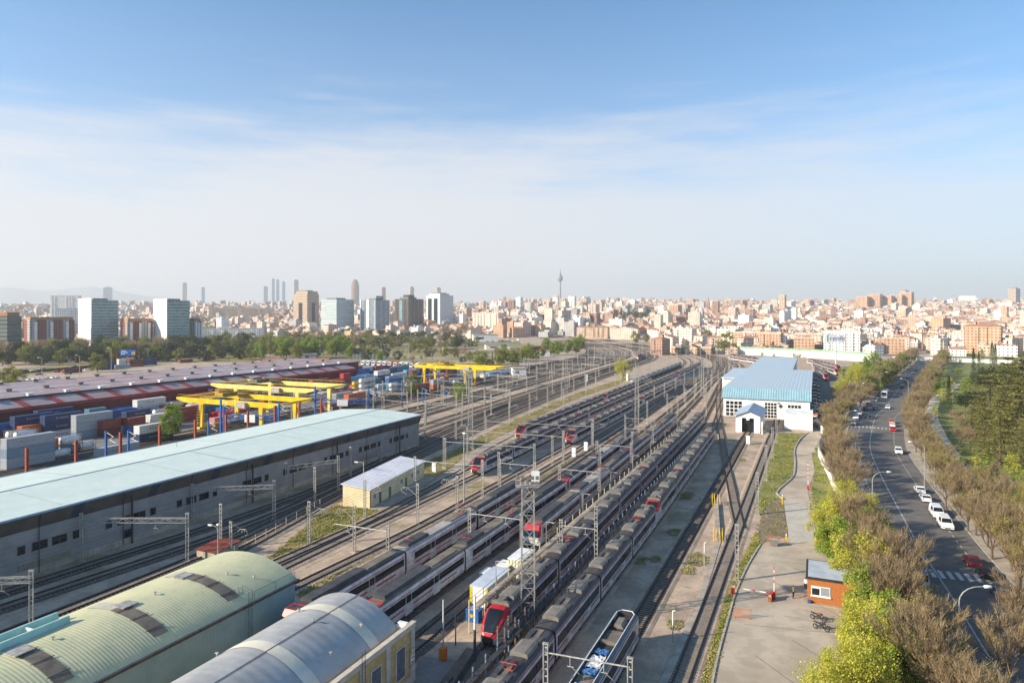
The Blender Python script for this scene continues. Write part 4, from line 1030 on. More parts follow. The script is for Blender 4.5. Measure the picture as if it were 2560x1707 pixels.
# ------------------------------------------------------------------ yard platforms beside the trains
def platforms():
    r = thing('washing_platform', 'raised railed walkway with cream handrail along the red-nosed trains', 'platform', (-39.2, 76, 0)); L = 172
    mb = MB(); mb.box(-.55, .45, 0, L, 3.0, 3.12); mb.build('deck', M['concrete'], r)
    mb = MB()
    for k in range(44): mb.box(-.62, -.5, k*4, k*4+.12, 0, 4.2)
    for z in (3.65, 4.2): mb.tube((-.56, 0, z), (-.56, L, z), .045, None, 4)
    mb.build('handrail', mat('cream_steel', '#cbbfa0', '#b9ad90', 1, .6), r)
    for k in range(9):
        mb = MB(); y = 8+k*19; mb.tube((-.6, y, 3), (-.6, y, 6.4), .06, None, 5); mb.tube((-.6, y, 6.4), (.5, y, 6.5), .05, None, 5); mb.cbox((.6, y, 6.45), (.5, .2, .12)); mb.build('lamp_post', M['galv'], r)
    r = thing('pit_gallery', 'open steel gallery with rows of posts beneath the rightmost trains', 'gallery', (-32.3, 60, 0)); L = 160
    mb = MB(); mb.box(-.35, .35, 0, L, 2.35, 2.5); mb.build('deck', M['darksteel'], r)
    mb = MB(); mb.tube((.3, 0, 3.5), (.3, L, 3.5), .04, None, 4)
    for k in range(80): mb.box(.26, .34, k*2, k*2+.07, 2.5, 3.5)
    mb.build('handrail', M['darksteel'], r)
    for k in range(54):
        mb = MB(); mb.box(-.3, -.14, k*3, k*3+.16, 0, 3.4); mb.build('post', mat('post_steel', '#74879b', '#667889', 1, .5), r)
    r = thing('steel_stair', 'yellow tubular stair steps beside the white-fronted older train', 'stair', (*P(1376, 1348), 0)); yellow_stair(r, .9, 2.6)
    a = P(1795, 1352); b = P(1790, 1260); L = math.dist(a, b)
    r = thing('cable_ramp', 'grey ramp with yellow handrails at both ends crossing the gravel', 'ramp', (*a, 0), math.atan2(b[1]-a[1], b[0]-a[0])-math.pi/2)
    mb = MB(); mb.box(-.45, .45, 0, L, .02, .5); mb.build('ramp', M['concrete'], r)
    for y, s in ((-.6, -1), (L-1.5, 1)):
        for x in (-.75, -.3, .3, .75):
            mb = MB(); mb.path([(x, y, 0), (x, y, 1.5), (x, y+1.2, 2.2), (x, y+2.4, 1.5), (x, y+2.4, 0)], .055, 5); mb.tube((x, y, .8), (x, y+2.4, .8), .05); mb.build('handrail', M['yellow'], r)
def yellow_stair(r, w, h):
    for s in (-w/2, w/2):
        mb = MB(); mb.path([(s, 0, 0), (s, 0, h), (s, 1.6, h+.3), (s, 3.0, h-.9), (s, 3.0, 0)], .06, 5); mb.path([(s, 0, h*.5), (s, 3, h*.4)], .05, 5); mb.build('handrail', M['yellow'], r)
    mb = MB()
    for k in range(5): mb.box(-w/2, w/2, .2+k*.5, .6+k*.5, .3+k*.25, .36+k*.25)
    mb.build('step', M['yellow'], r)
platforms()
def near_clutter():
    # ramp, cabin and bins in front of the near red nose
    r = thing('concrete_ramp', 'brown concrete buffer ramp in a walled pit ahead of the red nose', 'buffer ramp', (-35.4, 64.4, 0)); mb = MB()
    mb.face([(-1.9, 0, .05), (1.9, 0, .05), (1.5, 5.6, 1.5), (-1.5, 5.6, 1.5)]); mb.face([(1.9, 0, 0), (1.9, 5.6, 0), (1.5, 5.6, 1.5)]); mb.face([(-1.9, 0, 0), (-1.5, 5.6, 1.5), (-1.9, 5.6, 0)]); mb.face([(-1.9, 5.6, 0), (-1.5, 5.6, 1.5), (1.5, 5.6, 1.5), (1.9, 5.6, 0)]); mb.build('slope', mat('brown_concrete', '#84705f', '#6d5c4e', .6, .9, fine=3), r)
    mb = MB(); mb.face([(-.35, -.02, .09), (.35, -.02, .09), (.35, 5.5, 1.56), (-.35, 5.5, 1.56)]); mb.build('groove', M['under'], r)
    def gallery(x, y, lab):
        r = thing('walkway_tower', lab, 'walkway', (x, y, 0)); mb = MB(); mb.box(-.5, .5, 0, 9, 2.6, 2.72); mb.build('deck', M['darksteel'], r)
        for yy in (0, 3, 6, 9):
            for s in (-.45, .45):
                mb = MB(); mb.box(s-.09, s+.09, yy-.09, yy+.09, 0, 3.9); mb.build('post', mat('brown_steel', '#75695e', '#635950', 1, .6), r)
        mb = MB()
        for s in (-.45, .45):
            for z in (3.3, 3.8): mb.tube((s, 0, z), (s, 9, z), .045, None, 4)
        mb.build('handrail', MATS['brown_steel'], r)
    gallery(-33.2, 71.5, 'brown steel walkway with handrails right of the near red nose'); gallery(-37.9, 78, 'brown steel walkway with handrails left of the near red nose')
    x, y = P(1192, 1520); r = thing('office_container', 'white site cabin with yellow edge stripe near the red nose', 'site cabin', (x-1.0, y, 0)); mb = MB(); mb.box(0, 2.6, 0, 7.5, .2, 2.9); mb.build('body', M['white'], r); mb = MB(); mb.box(-.06, 2.66, -.06, 7.56, 2.9, 3.05); mb.build('roof', mat('cabin_roof', '#c3cad3', '#b3bac3', .5, .5), r); mb = MB(); mb.box(-.04, .28, -.05, .2, .2, 2.88); mb.box(2.32, 2.64, -.05, .2, .2, 2.88); mb.build('corner_stripe', M['yellow'], r)
    x, y = P(1180, 1556); r = thing('blue_bin', 'blue waste container with small yellow label below the site cabin', 'waste container', (x, y, 0)); mb = MB(); mb.box(-.9, .9, 0, 1.2, .1, 1.5); mb.box(-.98, .98, -.08, 1.28, 1.5, 1.64); mb.build('body', M['bluepost'], r); mb = MB(); mb.box(-.5, .1, -.02, 0, .7, 1.1); mb.build('label', M['yellow'], r)
    for i, (sx, sy, w, d, h, m_) in enumerate(((1288, 1452, 2.4, 5, 3.2, 'cream_box'), (1216, 1462, 2.2, 2.4, 1.6, 'grey_tank'), (1256, 1452, 2.0, 2.4, 2.2, 'grey_tank2'))):
        x, y = P(sx, sy); lab = ('cream equipment box beside the floodlight tower', 'low pale grey storage bin behind the site cabin', 'pale grey equipment unit between site cabin and cream box')[i]
        mm = mat(m_, ('#d9d6b4', '#b4b8b6', '#bcc0bb')[i], None, .6, .6); r = thing('equipment_box', lab, 'equipment box', (x, y, 0)); mb = MB(); mb.box(-w/2, w/2, 0, d, .1, h); mb.build('body', mm, r); mb = MB(); mb.box(-w/2-.07, w/2+.07, -.07, d+.07, h, h+.12); mb.build('lid', M['white'], r); mb = MB(); [mb.box(-w/2+.2+k*.5, -w/2+.25+k*.5, -.03, 0, .2, h-.1) for k in range(4)]; mb.build('door_seams', M['unitgrey'], r)
    for k, (sx, sy, h) in enumerate(((1108, 1650, 7), (1187, 1675, 8.4), (1761, 1414, 3.7), (1682, 1604, 3.8), (1139, 1612, 4.5))):
        x, y = P(sx, sy); lab = ('white pole on an orange base by the yellow shed corner', 'grey column post with pale top before the red nose', 'short white lamp pole on the gravel near the ramp', 'short white lamp pole beside the concrete cable duct', 'thin dark post between the yellow shed and the pit')[k]
        r = thing('short_pole', lab, 'pole', (x, y, 0)); mb = MB(); wd = .16 if k != 1 else .3; mb.tube((0, 0, 0), (0, 0, h*.55), wd*.55, wd*.5, 7); mb.build('shaft', M['darksteel'] if k in (1, 4) else M['galv'], r)
        mb = MB(); mb.tube((0, 0, h*.55), (0, 0, h), wd*.5, wd*.45, 7); 
        if k in (2, 3): mb.tube((0, 0, h), (.3, 0, h+.05), .06)
        mb.build('top_section', M['white'] if k != 4 else M['darksteel'], r)
        if k == 0: mb = MB(); mb.box(-.35, .35, -.35, .35, 0, 1.5); mb.build('base', M['orange'], r)
    struct(sheet('pavement', [P(1035, 1707), P(1045, 1640), P(1200, 1655), P(1310, 1672), P(1240, 1760), P(1030, 1760)], .075, mat('dark_pavement', '#8d857f', '#7a736e', .3, .9, fine=3, world=True)))
    # cable duct of concrete slabs
    d = catmull([P(1640, 1750), P(1690, 1640), P(1742, 1520), P(1770, 1440), P(1797, 1352)], 2.5); mb = MB(); ribbon_box(mb, d, 0, .9, .02, .22); o = mb.build('cable_duct', M['concrete']); tag(o, 'long grey concrete cable duct beside the gravel and rusty track', 'cable duct')
    d = catmull([P(1120, 1205), P(1185, 1136), P(1296, 1076), P(1381, 1033), P(1440, 1006), P(1500, 985)], 4); mb = MB(); ribbon_box(mb, d, 0, 3.2, .0, .22); struct(mb.build('walkway', M['concrete']))
    for sx, sy, h in ((1435, 1142, 2.6), (1465, 1127, 2.6), (1086, 1180, 2.4), (1870, 1110, 2.6), (1467, 955, 4.5), (1568, 952, 4.5)):
        x, y = P(sx, sy); r = thing('relay_cabinet', 'white cabinet', 'cabinet', (x, y, 0), 0, 'white trackside cabinets'); mb = MB(); mb.box(-.55, .55, -.3, .3, .15, h); mb.build('body', M['white'], r); mb = MB(); mb.box(-.6, .6, -.35, .35, 0, .15); mb.build('base', M['concrete'], r); auto(r, 'white upright trackside cabinet', 1)
near_clutter()
# ------------------------------------------------------------------ road, service lot, walls, park
CL = [W(*p) for p in ((44, 46), (49.5, 62), (55, 78), (60.5, 92), (69.5, 116), (79, 139.3), (92.5, 171.7), (107, 204), (126, 238.7), (143, 268), (162.8, 296.8), (181, 325), (205, 362), (237, 409), (268, 455), (300, 502), (342, 564), (390, 640))]
CL = catmull(CL, 6)
def road():
    mb = MB(); strip(mb, CL, -7.2, 7.2+2.4, .09); struct(mb.build('road', M['asphalt']))
    mb = MB(); strip(mb, CL, 9.75, 13.6, .19); strip(mb, CL, 9.6, 9.75, .09, .2); struct(mb.build('pavement', M['concrete']))
    mb = MB(); strip(mb, CL, -10.4, -7.35, .19); strip(mb, CL, -7.35, -7.2, .2, .09); struct(mb.build('pavement', M['concrete']))
    mb = MB(); ribbon_box(mb, CL, 9.68, .16, .05, .23); ribbon_box(mb, CL, -7.28, .16, .05, .23); struct(mb.build('kerb', mat('kerb_stone', '#b3aba0', '#9d958b', 1, .9)))
    mb = MB(); strip(mb, CL, -.09, .09, .097)
    for d in (6.6, -3.9):
        acc = 0
        for i in range(0, len(CL)-1):
            seg = CL[i:i+2]; L = math.dist(*seg); n = max(1, int(L/2.2))
            for k in range(n):
                t0, t1 = k/n, k/n+.5/n; q = [(seg[0][0]+(seg[1][0]-seg[0][0])*t, seg[0][1]+(seg[1][1]-seg[0][1])*t) for t in (t0, t1)]
                strip(mb, q, d-.09, d+.09, .097)
    for s in (238.7, 100.8):
        i = min(range(len(CL)), key=lambda k: abs((-CL[k][0]*ST+CL[k][1]*CT)-s)); seg = CL[i:i+2]
        L = math.dist(*seg); q = [seg[0], (seg[0][0]+(seg[1][0]-seg[0][0])*3.4/L, seg[0][1]+(seg[1][1]-seg[0][1])*3.4/L)]
        for k in range(12): d = -6.6+k*1.2; strip(mb, q, d-.3, d+.3, .098)
    struct(mb.build('road_marking', M['paint']))
    # service lot and drive
    lot = [P(1740, 1900), P(1781, 1707), P(1797, 1631), P(1822, 1541), P(1841, 1476), P(1871, 1411), P(1901, 1362), P(1974, 1358), P(1958, 1248), P(1941, 1234), P(1983, 1191), P(1987, 1123), P(2021, 1082), P(2030, 1040), P(2020, 985), P(2030, 935), P(2110, 935), P(2085, 1000), P(2062, 1040), P(2056, 1085), P(2029, 1136), P(2037, 1177), P(2020, 1229), P(2045, 1356), P(2100, 1395), P(2205, 1475), P(2260, 1580), P(2330, 1800)]
    struct(sheet('service_road', lot, .062, M['lot']))
    struct(sheet('car_park', [P(2028, 1060), P(2030, 930), P(2110, 930), P(2090, 1000), P(2062, 1045), P(2058, 1080)], .07, M['asphalt']))
    struct(sheet('concrete_drive', [P(1975, 1358), P(1959, 1250), P(2012, 1254), P(2042, 1356)], .069, mat('pale_drive', '#c5bcae', '#b5ac9e', .3, .9, fine=2, world=True)))
    edge = catmull([P(1765, 1790), P(1781, 1707), P(1797, 1631), P(1822, 1541), P(1841, 1476), P(1871, 1411), P(1901, 1362)], 3); mb = MB(); ribbon_box(mb, edge, 0, .25, .0, .2)
    e2 = catmull([P(1959, 1250), P(1941, 1234), P(1958, 1215), P(1983, 1191), P(1988, 1160), P(1987, 1123), P(2003, 1095), P(2021, 1082)], 3); ribbon_box(mb, e2, 0, .3, 0, .3); struct(mb.build('kerb', MATS['kerb_stone']))
    # white boundary wall between the lot and the road
    wl = catmull([W(*p) for p in ((41, 58), (45, 71), (48, 80.4), (51.5, 90), (55.5, 102), (61, 117), (66.5, 133), (72.2, 152), (79, 171), (88, 196), (101, 221), (109, 243), (119, 268), (132, 296))], 4)
    r = thing('boundary_wall', 'long white boundary wall between the service lot and the avenue', 'wall', (wl[0][0], wl[0][1], 0)); o = Vector((wl[0][0], wl[0][1], 0))
    mb = MB(); ribbon_box(mb, wl, 0, .28, 0, 2.5); mb.v = [tuple(Vector(v)-o) for v in mb.v]; mb.build('wall', M['whitewall'], r)
    mb = MB(); ribbon_box(mb, wl, 0, .4, 2.5, 2.62); mb.v = [tuple(Vector(v)-o) for v in mb.v]; mb.build('coping', M['concrete'], r)
    LM['white boundary wall'] = (*W(66, 130), 2)
road()
def path_and_lawns():
    pl = catmull([P(2480, 1330), P(2418, 1202), P(2388, 1150), P(2356, 1109), P(2340, 1075), P(2327, 1040), P(2335, 1005), P(2360, 985), P(2390, 960)], 4)
    mb = MB(); strip(mb, pl, -2.3, 2.3, .16); struct(mb.build('path', mat('sandy_path', '#e6d7bc', '#d6c6aa', .3, .95, fine=2, world=True)))
    far = offset(CL, 13.5); park = [p for p in far if p[1] > 40]
    out = [W(520, 760), W(560, 500), W(330, 220), W(150, 60), W(60, 30)]
    mb = MB(); pts = park+out; mb.face([(x, y, .11) for x, y in pts]); o = mb.build('park_lawn', M['lawn']); o['kind'] = 'structure'
    if o.data.polygons[0].normal.z < 0: o.data.flip_normals()
path_and_lawns()
def cracks():
    rg = random.Random(6); mb = MB()
    for sx, sy, a, n in ((1905, 1440, 1.45, 16), (1985, 1420, 1.5, 26), (1860, 1560, .1, 8), (1960, 1540, -.1, 8), (1890, 1640, 1.6, 12), (1980, 1600, 1.55, 14), (1930, 1400, .05, 7)):
        x, y = P(sx, sy); pl = [(x, y)]
        for k in range(n): a += rg.gauss(0, .06); pl.append((pl[-1][0]+1.5*math.cos(a+TH-math.pi/2 if abs(a) > 1 else a), pl[-1][1]-1.5*math.sin(abs(a)) if abs(a) > 1 else pl[-1][1]+1.5*math.sin(a)+rg.gauss(0, .05)))
        strip(mb, pl, -.035, .035, .073)
    struct(mb.build('pavement_crack', mat('crack_tar', '#5f564c', None, 2, .9)))
cracks()
def grass_patch(pts, n, z=.1, m=None, hgt=.12, seed=1, base=None, clump=5.0):
    """ground cover: a sheet with loose tufts"""
    rg = random.Random(seed); xs = [p[0] for p in pts]; ys = [p[1] for p in pts]
    def inside(x, y):
        c = False; j = len(pts)-1
        for i in range(len(pts)):
            if (pts[i][1] > y) != (pts[j][1] > y) and x < (pts[j][0]-pts[i][0])*(y-pts[i][1])/(pts[j][1]-pts[i][1])+pts[i][0]: c = not c
            j = i
        return c
    mb = MB(); mb.face([(p[0], p[1], z) for p in pts], 0)
    # ragged fringe so that the edge is not a clean line
    L = len(pts)
    for i in range(L):
        a, b = pts[i], pts[(i+1) % L]; d = math.dist(a, b)
        for k in range(int(d/1.6)):
            t = rg.random(); x = a[0]+(b[0]-a[0])*t; y = a[1]+(b[1]-a[1])*t; s = rg.uniform(.25, .9)
            mb.face([(x+s*math.cos(q*1.2566+i)*rg.uniform(.6, 1), y+s*math.sin(q*1.2566+i)*rg.uniform(.6, 1), z+.004+.001*(k % 5)) for q in range(5)], 0)
    done = 0; tries = 0; cen = [(rg.uniform(min(xs), max(xs)), rg.uniform(min(ys), max(ys))) for _ in range(max(6, n//40))]
    while done < n and tries < n*8:
        tries += 1
        if rg.random() < .7: c = rg.choice(cen); x = c[0]+rg.gauss(0, clump*.35); y = c[1]+rg.gauss(0, clump*.35)
        else: x = rg.uniform(min(xs), max(xs)); y = rg.uniform(min(ys), max(ys))
        if not inside(x, y): continue
        done += 1
        for k in range(3):
            a = rg.uniform(0, 6.28); w = rg.uniform(.05, .14); h = min(hgt, .14)*rg.uniform(.3, 1.3); lx, ly = rg.gauss(0, .15), rg.gauss(0, .15)
            dx, dy = math.cos(a)*w, math.sin(a)*w; ox, oy = rg.gauss(0, .2), rg.gauss(0, .2)
            mb.face([(x+ox-dx, y+oy-dy, z), (x+ox+dx, y+oy+dy, z), (x+ox+dx*.4+lx, y+oy+dy*.4+ly, z+h), (x+ox-dx*.4+lx, y+oy-dy*.4+ly, z+h*.9)], 1)
    mb2 = mb; o = mb2.build('grass', [base or M['grass'], m or M['blade']]); o['kind'] = 'stuff'
    if o.data.polygons[0].normal.z < 0: o.data.flip_normals()
    return o
def S(*pp): return [P(*p) for p in pp]
grass_patch(S((1781, 1700), (1797, 1628), (1822, 1538), (1841, 1472), (1871, 1408), (1899, 1360), (1893, 1330), (1868, 1380), (1838, 1440), (1812, 1510), (1790, 1580), (1768, 1660), (1756, 1720), (1765, 1760)), 2600, .05, seed=2, hgt=.4)
grass_patch(S((1928, 1083), (2018, 1083), (2000, 1098), (1985, 1124), (1981, 1188), (1955, 1212), (1938, 1233), (1955, 1250), (1925, 1250), (1900, 1290), (1893, 1260), (1905, 1200), (1918, 1140)), 2600, .05, seed=3, base=M['lawn'], hgt=.45)
grass_patch(S((1900, 1300), (1925, 1255), (1958, 1252), (1970, 1340), (1902, 1358), (1897, 1330)), 160, .045, seed=33, hgt=.35, base=mat('bare_earth', '#8d7d69', '#75664f', .5, .95, fine=3, world=True))
grass_patch(S((2030, 1230), (2036, 1178), (2032, 1140), (2058, 1090), (2068, 1080), (2068, 1160), (2088, 1230), (2100, 1380), (2050, 1356)), 700, .05, seed=4, base=M['lawn'])
grass_patch(S((2050, 1010), (2062, 965), (2085, 935), (2125, 940), (2100, 1000), (2075, 1040), (2069, 1080), (2055, 1085)), 300, .05, seed=5)
grass_patch(S((640, 1420), (720, 1355), (800, 1285), (840, 1262), (900, 1268), (960, 1272), (905, 1310), (830, 1345), (760, 1385), (690, 1425), (650, 1450)), 2600, .055, seed=6, hgt=.5)
grass_patch(S((752, 1500), (850, 1433), (960, 1375), (1060, 1325), (1150, 1275), (1120, 1275), (1040, 1315), (940, 1365), (830, 1425), (745, 1475)), 900, .05, seed=7, hgt=.35)
grass_patch(S((1330, 1210), (1390, 1170), (1450, 1135), (1540, 1088), (1620, 1062), (1545, 1095), (1460, 1145), (1400, 1180), (1340, 1222), (1300, 1240)), 500, .05, seed=8, hgt=.3)
grass_patch(S((1015, 1185), (1075, 1150), (1160, 1112), (1245, 1068), (1364, 1016), (1435, 985), (1530, 955), (1570, 945), (1545, 962), (1440, 996), (1370, 1028), (1275, 1078), (1180, 1130), (1110, 1180), (1060, 1215)), 2600, .055, seed=9, hgt=.5)
grass_patch(S((505, 1390), (560, 1350), (640, 1312), (760, 1250), (765, 1260), (660, 1325), (600, 1362), (520, 1405)), 500, .052, seed=10, hgt=.5)
grass_patch(S((380, 1475), (470, 1420), (520, 1392), (530, 1402), (440, 1462), (395, 1490)), 220, .052, seed=11, hgt=.6)
grass_patch(S((1690, 1035), (1740, 1000), (1775, 960), (1765, 985), (1730, 1025), (1700, 1048)), 200, .05, seed=12)
for i, (sx, sy, w, n) in enumerate(((1715, 1240, 3.2, 130), (1690, 1330, 2.0, 60), (1740, 1400, 2.6, 90), (1665, 1445, 1.5, 40), (1720, 1425, 1.8, 60), (1600, 1400, 1.5, 30), (1690, 1560, 1.4, 30), (1850, 1150, 2.2, 50), (1560, 1090, 5, 120), (1700, 1375, 1.4, 30), (1760, 1250, 1.6, 30), (1640, 1400, 1.3, 30), (1525, 1105, 5, 90))):
    x, y = P(sx, sy); grass_patch([(x+w*math.cos(k)*R.uniform(.5, 1.1), y+w*1.5*math.sin(k)*R.uniform(.5, 1.1)) for k in (0, .9, 1.7, 2.6, 3.5, 4.4, 5.4)], n, .05+.002*(i % 4), seed=40+i, hgt=.3, base=mat('weedy_gravel', '#8f8062', '#7a6e4e', .6, .95, fine=2, world=True), clump=2)
for kz, (nm, pts, m_) in enumerate((('embankment_grass', S((1590, 880), (1700, 868), (1850, 874), (1990, 882), (1990, 876), (1850, 862), (1690, 857), (1580, 862)), M['lawn']), ('bank_grass', S((2085, 916), (2160, 918), (2180, 930), (2120, 934), (2080, 926)), M['lawn']),
                    ('verge_grass', S((1140, 905), (1300, 880), (1420, 862), (1440, 868), (1380, 885), (1300, 905), (1170, 935)), M['lawn']), ('waste_ground', S((560, 856), (900, 842), (1180, 838), (1420, 848), (1380, 880), (1290, 905), (1150, 935), (1000, 915), (900, 908), (640, 885)), mat('waste_earth', '#94875f', '#757043', .03, .95, fine=.6, world=True, big=(.012, '#b5a68a', .6))), ('belt_ground', S((-60, 925), (0, 900), (300, 885), (560, 866), (560, 842), (300, 850), (-60, 862)), M['grass']), ('verge_grass', S((0, 925), (280, 900), (420, 890), (640, 872), (640, 905), (430, 905), (330, 912), (0, 945)), M['grass']))):
    o = sheet(nm, pts, .05+.006*kz, m_)
# ------------------------------------------------------------------ container yard
struct(sheet('yard_paving', [(-160+0, 60), (-174, 240), (-178, 420), (-215, 480), (-345, 470), (-345, 60)], .03, mat('yard_concrete', '#8f8a85', '#7b7672', .08, .9, fine=2, world=True)))
OX = mat('oxide_wall', '#7c3634', '#6a2e2d', .15, .75)
def yard_sheds():
    rc, rr_ = mat('shed_grey_roof', '#a99da0', '#988c90', .12, .75, fine=.8, big=(.04, '#a0807e', .6)), mat('shed_red_roof', '#a1433f', '#8c3a38', .4, .7)
    y0, y1 = 50, 322; L = y1-y0
    r = thing('yard_shed', 'long lean-to yard shed with red-striped grey roof and dark red wall facing the containers', 'shed', (-242, y0, 0)); LM['red-walled yard shed'] = (-245, 180, 9)
    mb = MB(); mb.box(-7.4, 0, 0, L, 0, 8.8); mb.build('wall', OX, r)
    mb = MB(); A, B = (.4, 8.95), (-7.4, 11.0); mb.face([(A[0], -.3, A[1]), (A[0], L+.3, A[1]), (B[0], L+.3, B[1]), (B[0], -.3, B[1])]); mb.box(.38, .5, -.3, L+.3, 7.9, 9.0, 1); mb.build('roof', [rc, rr_], r)
    for k in range(int(L/11)):
        mb = MB(); y = 4+k*11.0; mb.face([(A[0], y, A[1]+.04), (A[0], y+2.8, A[1]+.04), (B[0], y+2.8, B[1]+.04), (B[0], y, B[1]+.04)]); mb.build('red_strip', rr_, r)
    mb = MB()
    for k in range(int(L/4.2)): mb.box(0, .06, 1+k*4.2, 3.2+k*4.2, 2.6, 4.4)
    mb.build('window_row', mat('shed_window', '#3a2f30', '#272021', 1, .4), r)
    y0, y1 = 40, 335; L = y1-y0
    r = thing('yard_shed', 'broad grey-roofed yard shed with rows of roof ventilators behind the red-striped one', 'shed', (-249.6, y0, 0)); LM['rear yard shed'] = (-276, 190, 12)
    mb = MB(); mb.box(-54, 0, 0, L, 0, 11.6); mb.build('wall', OX, r)
    mb = MB(); pr = [(.2, 11.6), (-13, 12.5), (-26.5, 11.7), (-27.5, 11.7), (-41, 12.5), (-54.3, 11.6)]; mb.sweep(pr, -.3, L+.3, 0); mb.box(.15, .28, -.3, L+.3, 10.9, 11.66, 1); mb.build('roof', [rc, mat('step_dark', '#4a3635', None, 1, .7)], r)
    for k in range(int(L/13)):
        y = 5+k*13.0
        for x, z in ((-13, 12.5), (-41, 12.5), (-.6, 11.6)):
            mb = MB(); mb.box(x-.6, x+.6, y-.9, y+.9, z-.1, z+.8); mb.box(x-.75, x+.75, y-1.1, y+1.1, z+.8, z+.95); mb.build('roof_ventilator', M['unitgrey'] if x < -1 else M['white'], r)
        mb = MB(); mb.face([(-5.6, y, 12.04), (-5.6, y+8, 12.04), (-6.8, y+8, 12.12), (-6.8, y, 12.12)]); mb.face([(-33.6, y, 12.11), (-33.6, y+8, 12.11), (-34.8, y+8, 12.18), (-34.8, y, 12.18)]); mb.build('pale_strip', mat('pale_strip', '#d3cbc4', None, .3, .6), r)
        if k % 4 == 1: mb = MB(); mb.face([(-.2, y+4, 11.67), (-.2, y+4.6, 11.67), (-13, y+4.6, 12.55), (-13, y+4, 12.55)]); mb.build('red_strip', rr_, r)
yard_sheds()
CC = {'rust': '#8d4030', 'navy': '#1c3763', 'blue': '#2a5ea0', 'white': '#dedad4', 'orange': '#c8612c', 'grey': '#a9acb0', 'maroon': '#6f2530', 'red': '#b62a33', 'teal': '#4f8391', 'yellow': '#d9a82c', 'sky': '#5fa6cd', 'pink': '#c98a94', 'steel': '#7f93a3'}
CM = {k: ribbed('container_'+k, v, v, 1, .3, .55, .6, dirt='#5a4c42') for k, v in CC.items()}
CONT = {}
def cont_mesh(L):
    if L in CONT: return CONT[L]
    r = thing('shipping_container', 'x', 'shipping container', group='shipping containers in the yard'); mb = MB(); mb.box(0, 2.44, 0, L, .12, 2.52); mb.build('shell', CM['rust'], r)
    mb = MB()
    for x in (0, 2.44):
        for y in (0, L): mb.box(x-.06, x+.06, y-.06, y+.06, 0, 2.6)
    for z in (.1, 2.52):
        for x in (0, 2.44): mb.box(x-.05, x+.05, 0, L, z-.06, z+.07)
        for y in (0, L): mb.box(0, 2.44, y-.05, y+.05, z-.06, z+.07)
    mb.build('frame', CM['rust'], r)
    mb = MB(); mb.box(.1, 1.2, -.05, 0, .2, 2.45); mb.box(1.24, 2.34, -.05, 0, .2, 2.45); [mb.tube((x, -.09, .2), (x, -.09, 2.45), .03, None, 4) for x in (.35, .95, 1.5, 2.1)]; mb.build('door', CM['rust'], r)
    if L > 8:
        mb = MB(); [mb.box(2.45, 2.475, 4.4+k*.62, 4.4+k*.62+.36, 1.25, 1.6) for k in range(5)]; mb.box(2.45, 2.475, 3.5, 4.0, 1.15, 1.7); mb.box(2.448, 2.465, 3.6, 7.3, 1.2, 1.3); mb.build('lettering', M['concrete'], r)
    CONT[L] = Proto(r); return CONT[L]
def tank_cont():
    r = thing('tank_container', 'x', 'tank container', group='tank containers in the yard'); mb = MB()
    prof = [(.0, -.1), (.75, 0), (1.08, .25), (1.12, .6), (1.12, 5.3), (1.08, 5.7), (.75, 5.95), (0, 6.05)]
    n = 14; i0 = 0
    for rr2, y in prof:
        for k in range(n): a = 6.2832*k/n; mb.v.append((1.22+rr2*math.cos(a), y, 1.3+rr2*math.sin(a)))
    for j in range(len(prof)-1):
        for k in range(n): k2 = (k+1) % n; mb.f.append((j*n+k, (j+1)*n+k, (j+1)*n+k2, j*n+k2)); mb.m.append(0)
    mb.build('tank', M['white'], r, True)
    mb = MB()
    for x in (0, 2.44):
        for y in (0, 6.0): mb.box(x-.06, x+.06, y-.06, y+.06, 0, 2.6)
        for z in (.06, 2.54): mb.beam((x, 0, z), (x, 6, z), .1)
        mb.beam((x, 0, 0), (x, 1.4, 2.5), .07); mb.beam((x, 6, 0), (x, 4.6, 2.5), .07)
    for y in (0, 6):
        for z in (.06, 2.54): mb.beam((0, y, z), (2.44, y, z), .1)
    mb.build('frame', M['unitgrey'], r); return Proto(r)
TANK = tank_cont()
TM = {'white': M['white'], 'silver': mat('polished_tank', '#c3c7cc', '#adb2b8', .6, .25, .7), 'yellow': M['yellow'], 'blue': mat('blue_grey_tank', '#5d6b82', '#4d5a70', .6, .4)}
OCC = []
def cont(x, y, z, L, c, where=''):
    OCC.append((x, y, L))
    o = cont_mesh(L).put((x, y, z)); m = CM[c]
    for ch in kids(o):
        if not ch.name.startswith('lettering'): setmat(ch, m)
    auto(o, f"{c.replace('steel', 'steel-grey').replace('sky', 'sky-blue').replace('rust', 'rust-brown')} {'long' if L > 8 else 'short'} shipping container{where}", 1.3); return o
def tank(x, y, z, c):
    OCC.append((x, y, 6.1))
    o = TANK.put((x, y, z)); setmat(kids(o)[0], TM[c]); auto(o, f"{c.replace('blue', 'blue-grey')} tank container in steel frame", 1.3)
def stack(sx, sy, L, cols, dy=0, dx=0):
    x, y = P(sx, sy); 
    for k, c in enumerate(cols): cont(x+dx, y+dy, .02+k*2.62, L, c, ' at ground level' if k == 0 and len(cols) > 1 else (' on top of a stack' if k == len(cols)-1 and k else (' in a stack' if len(cols) > 1 else '')))
def tstack(sx, sy, cols):
    x, y = P(sx, sy)
    for k, c in enumerate(cols): tank(x, y, .02+k*2.62, c)
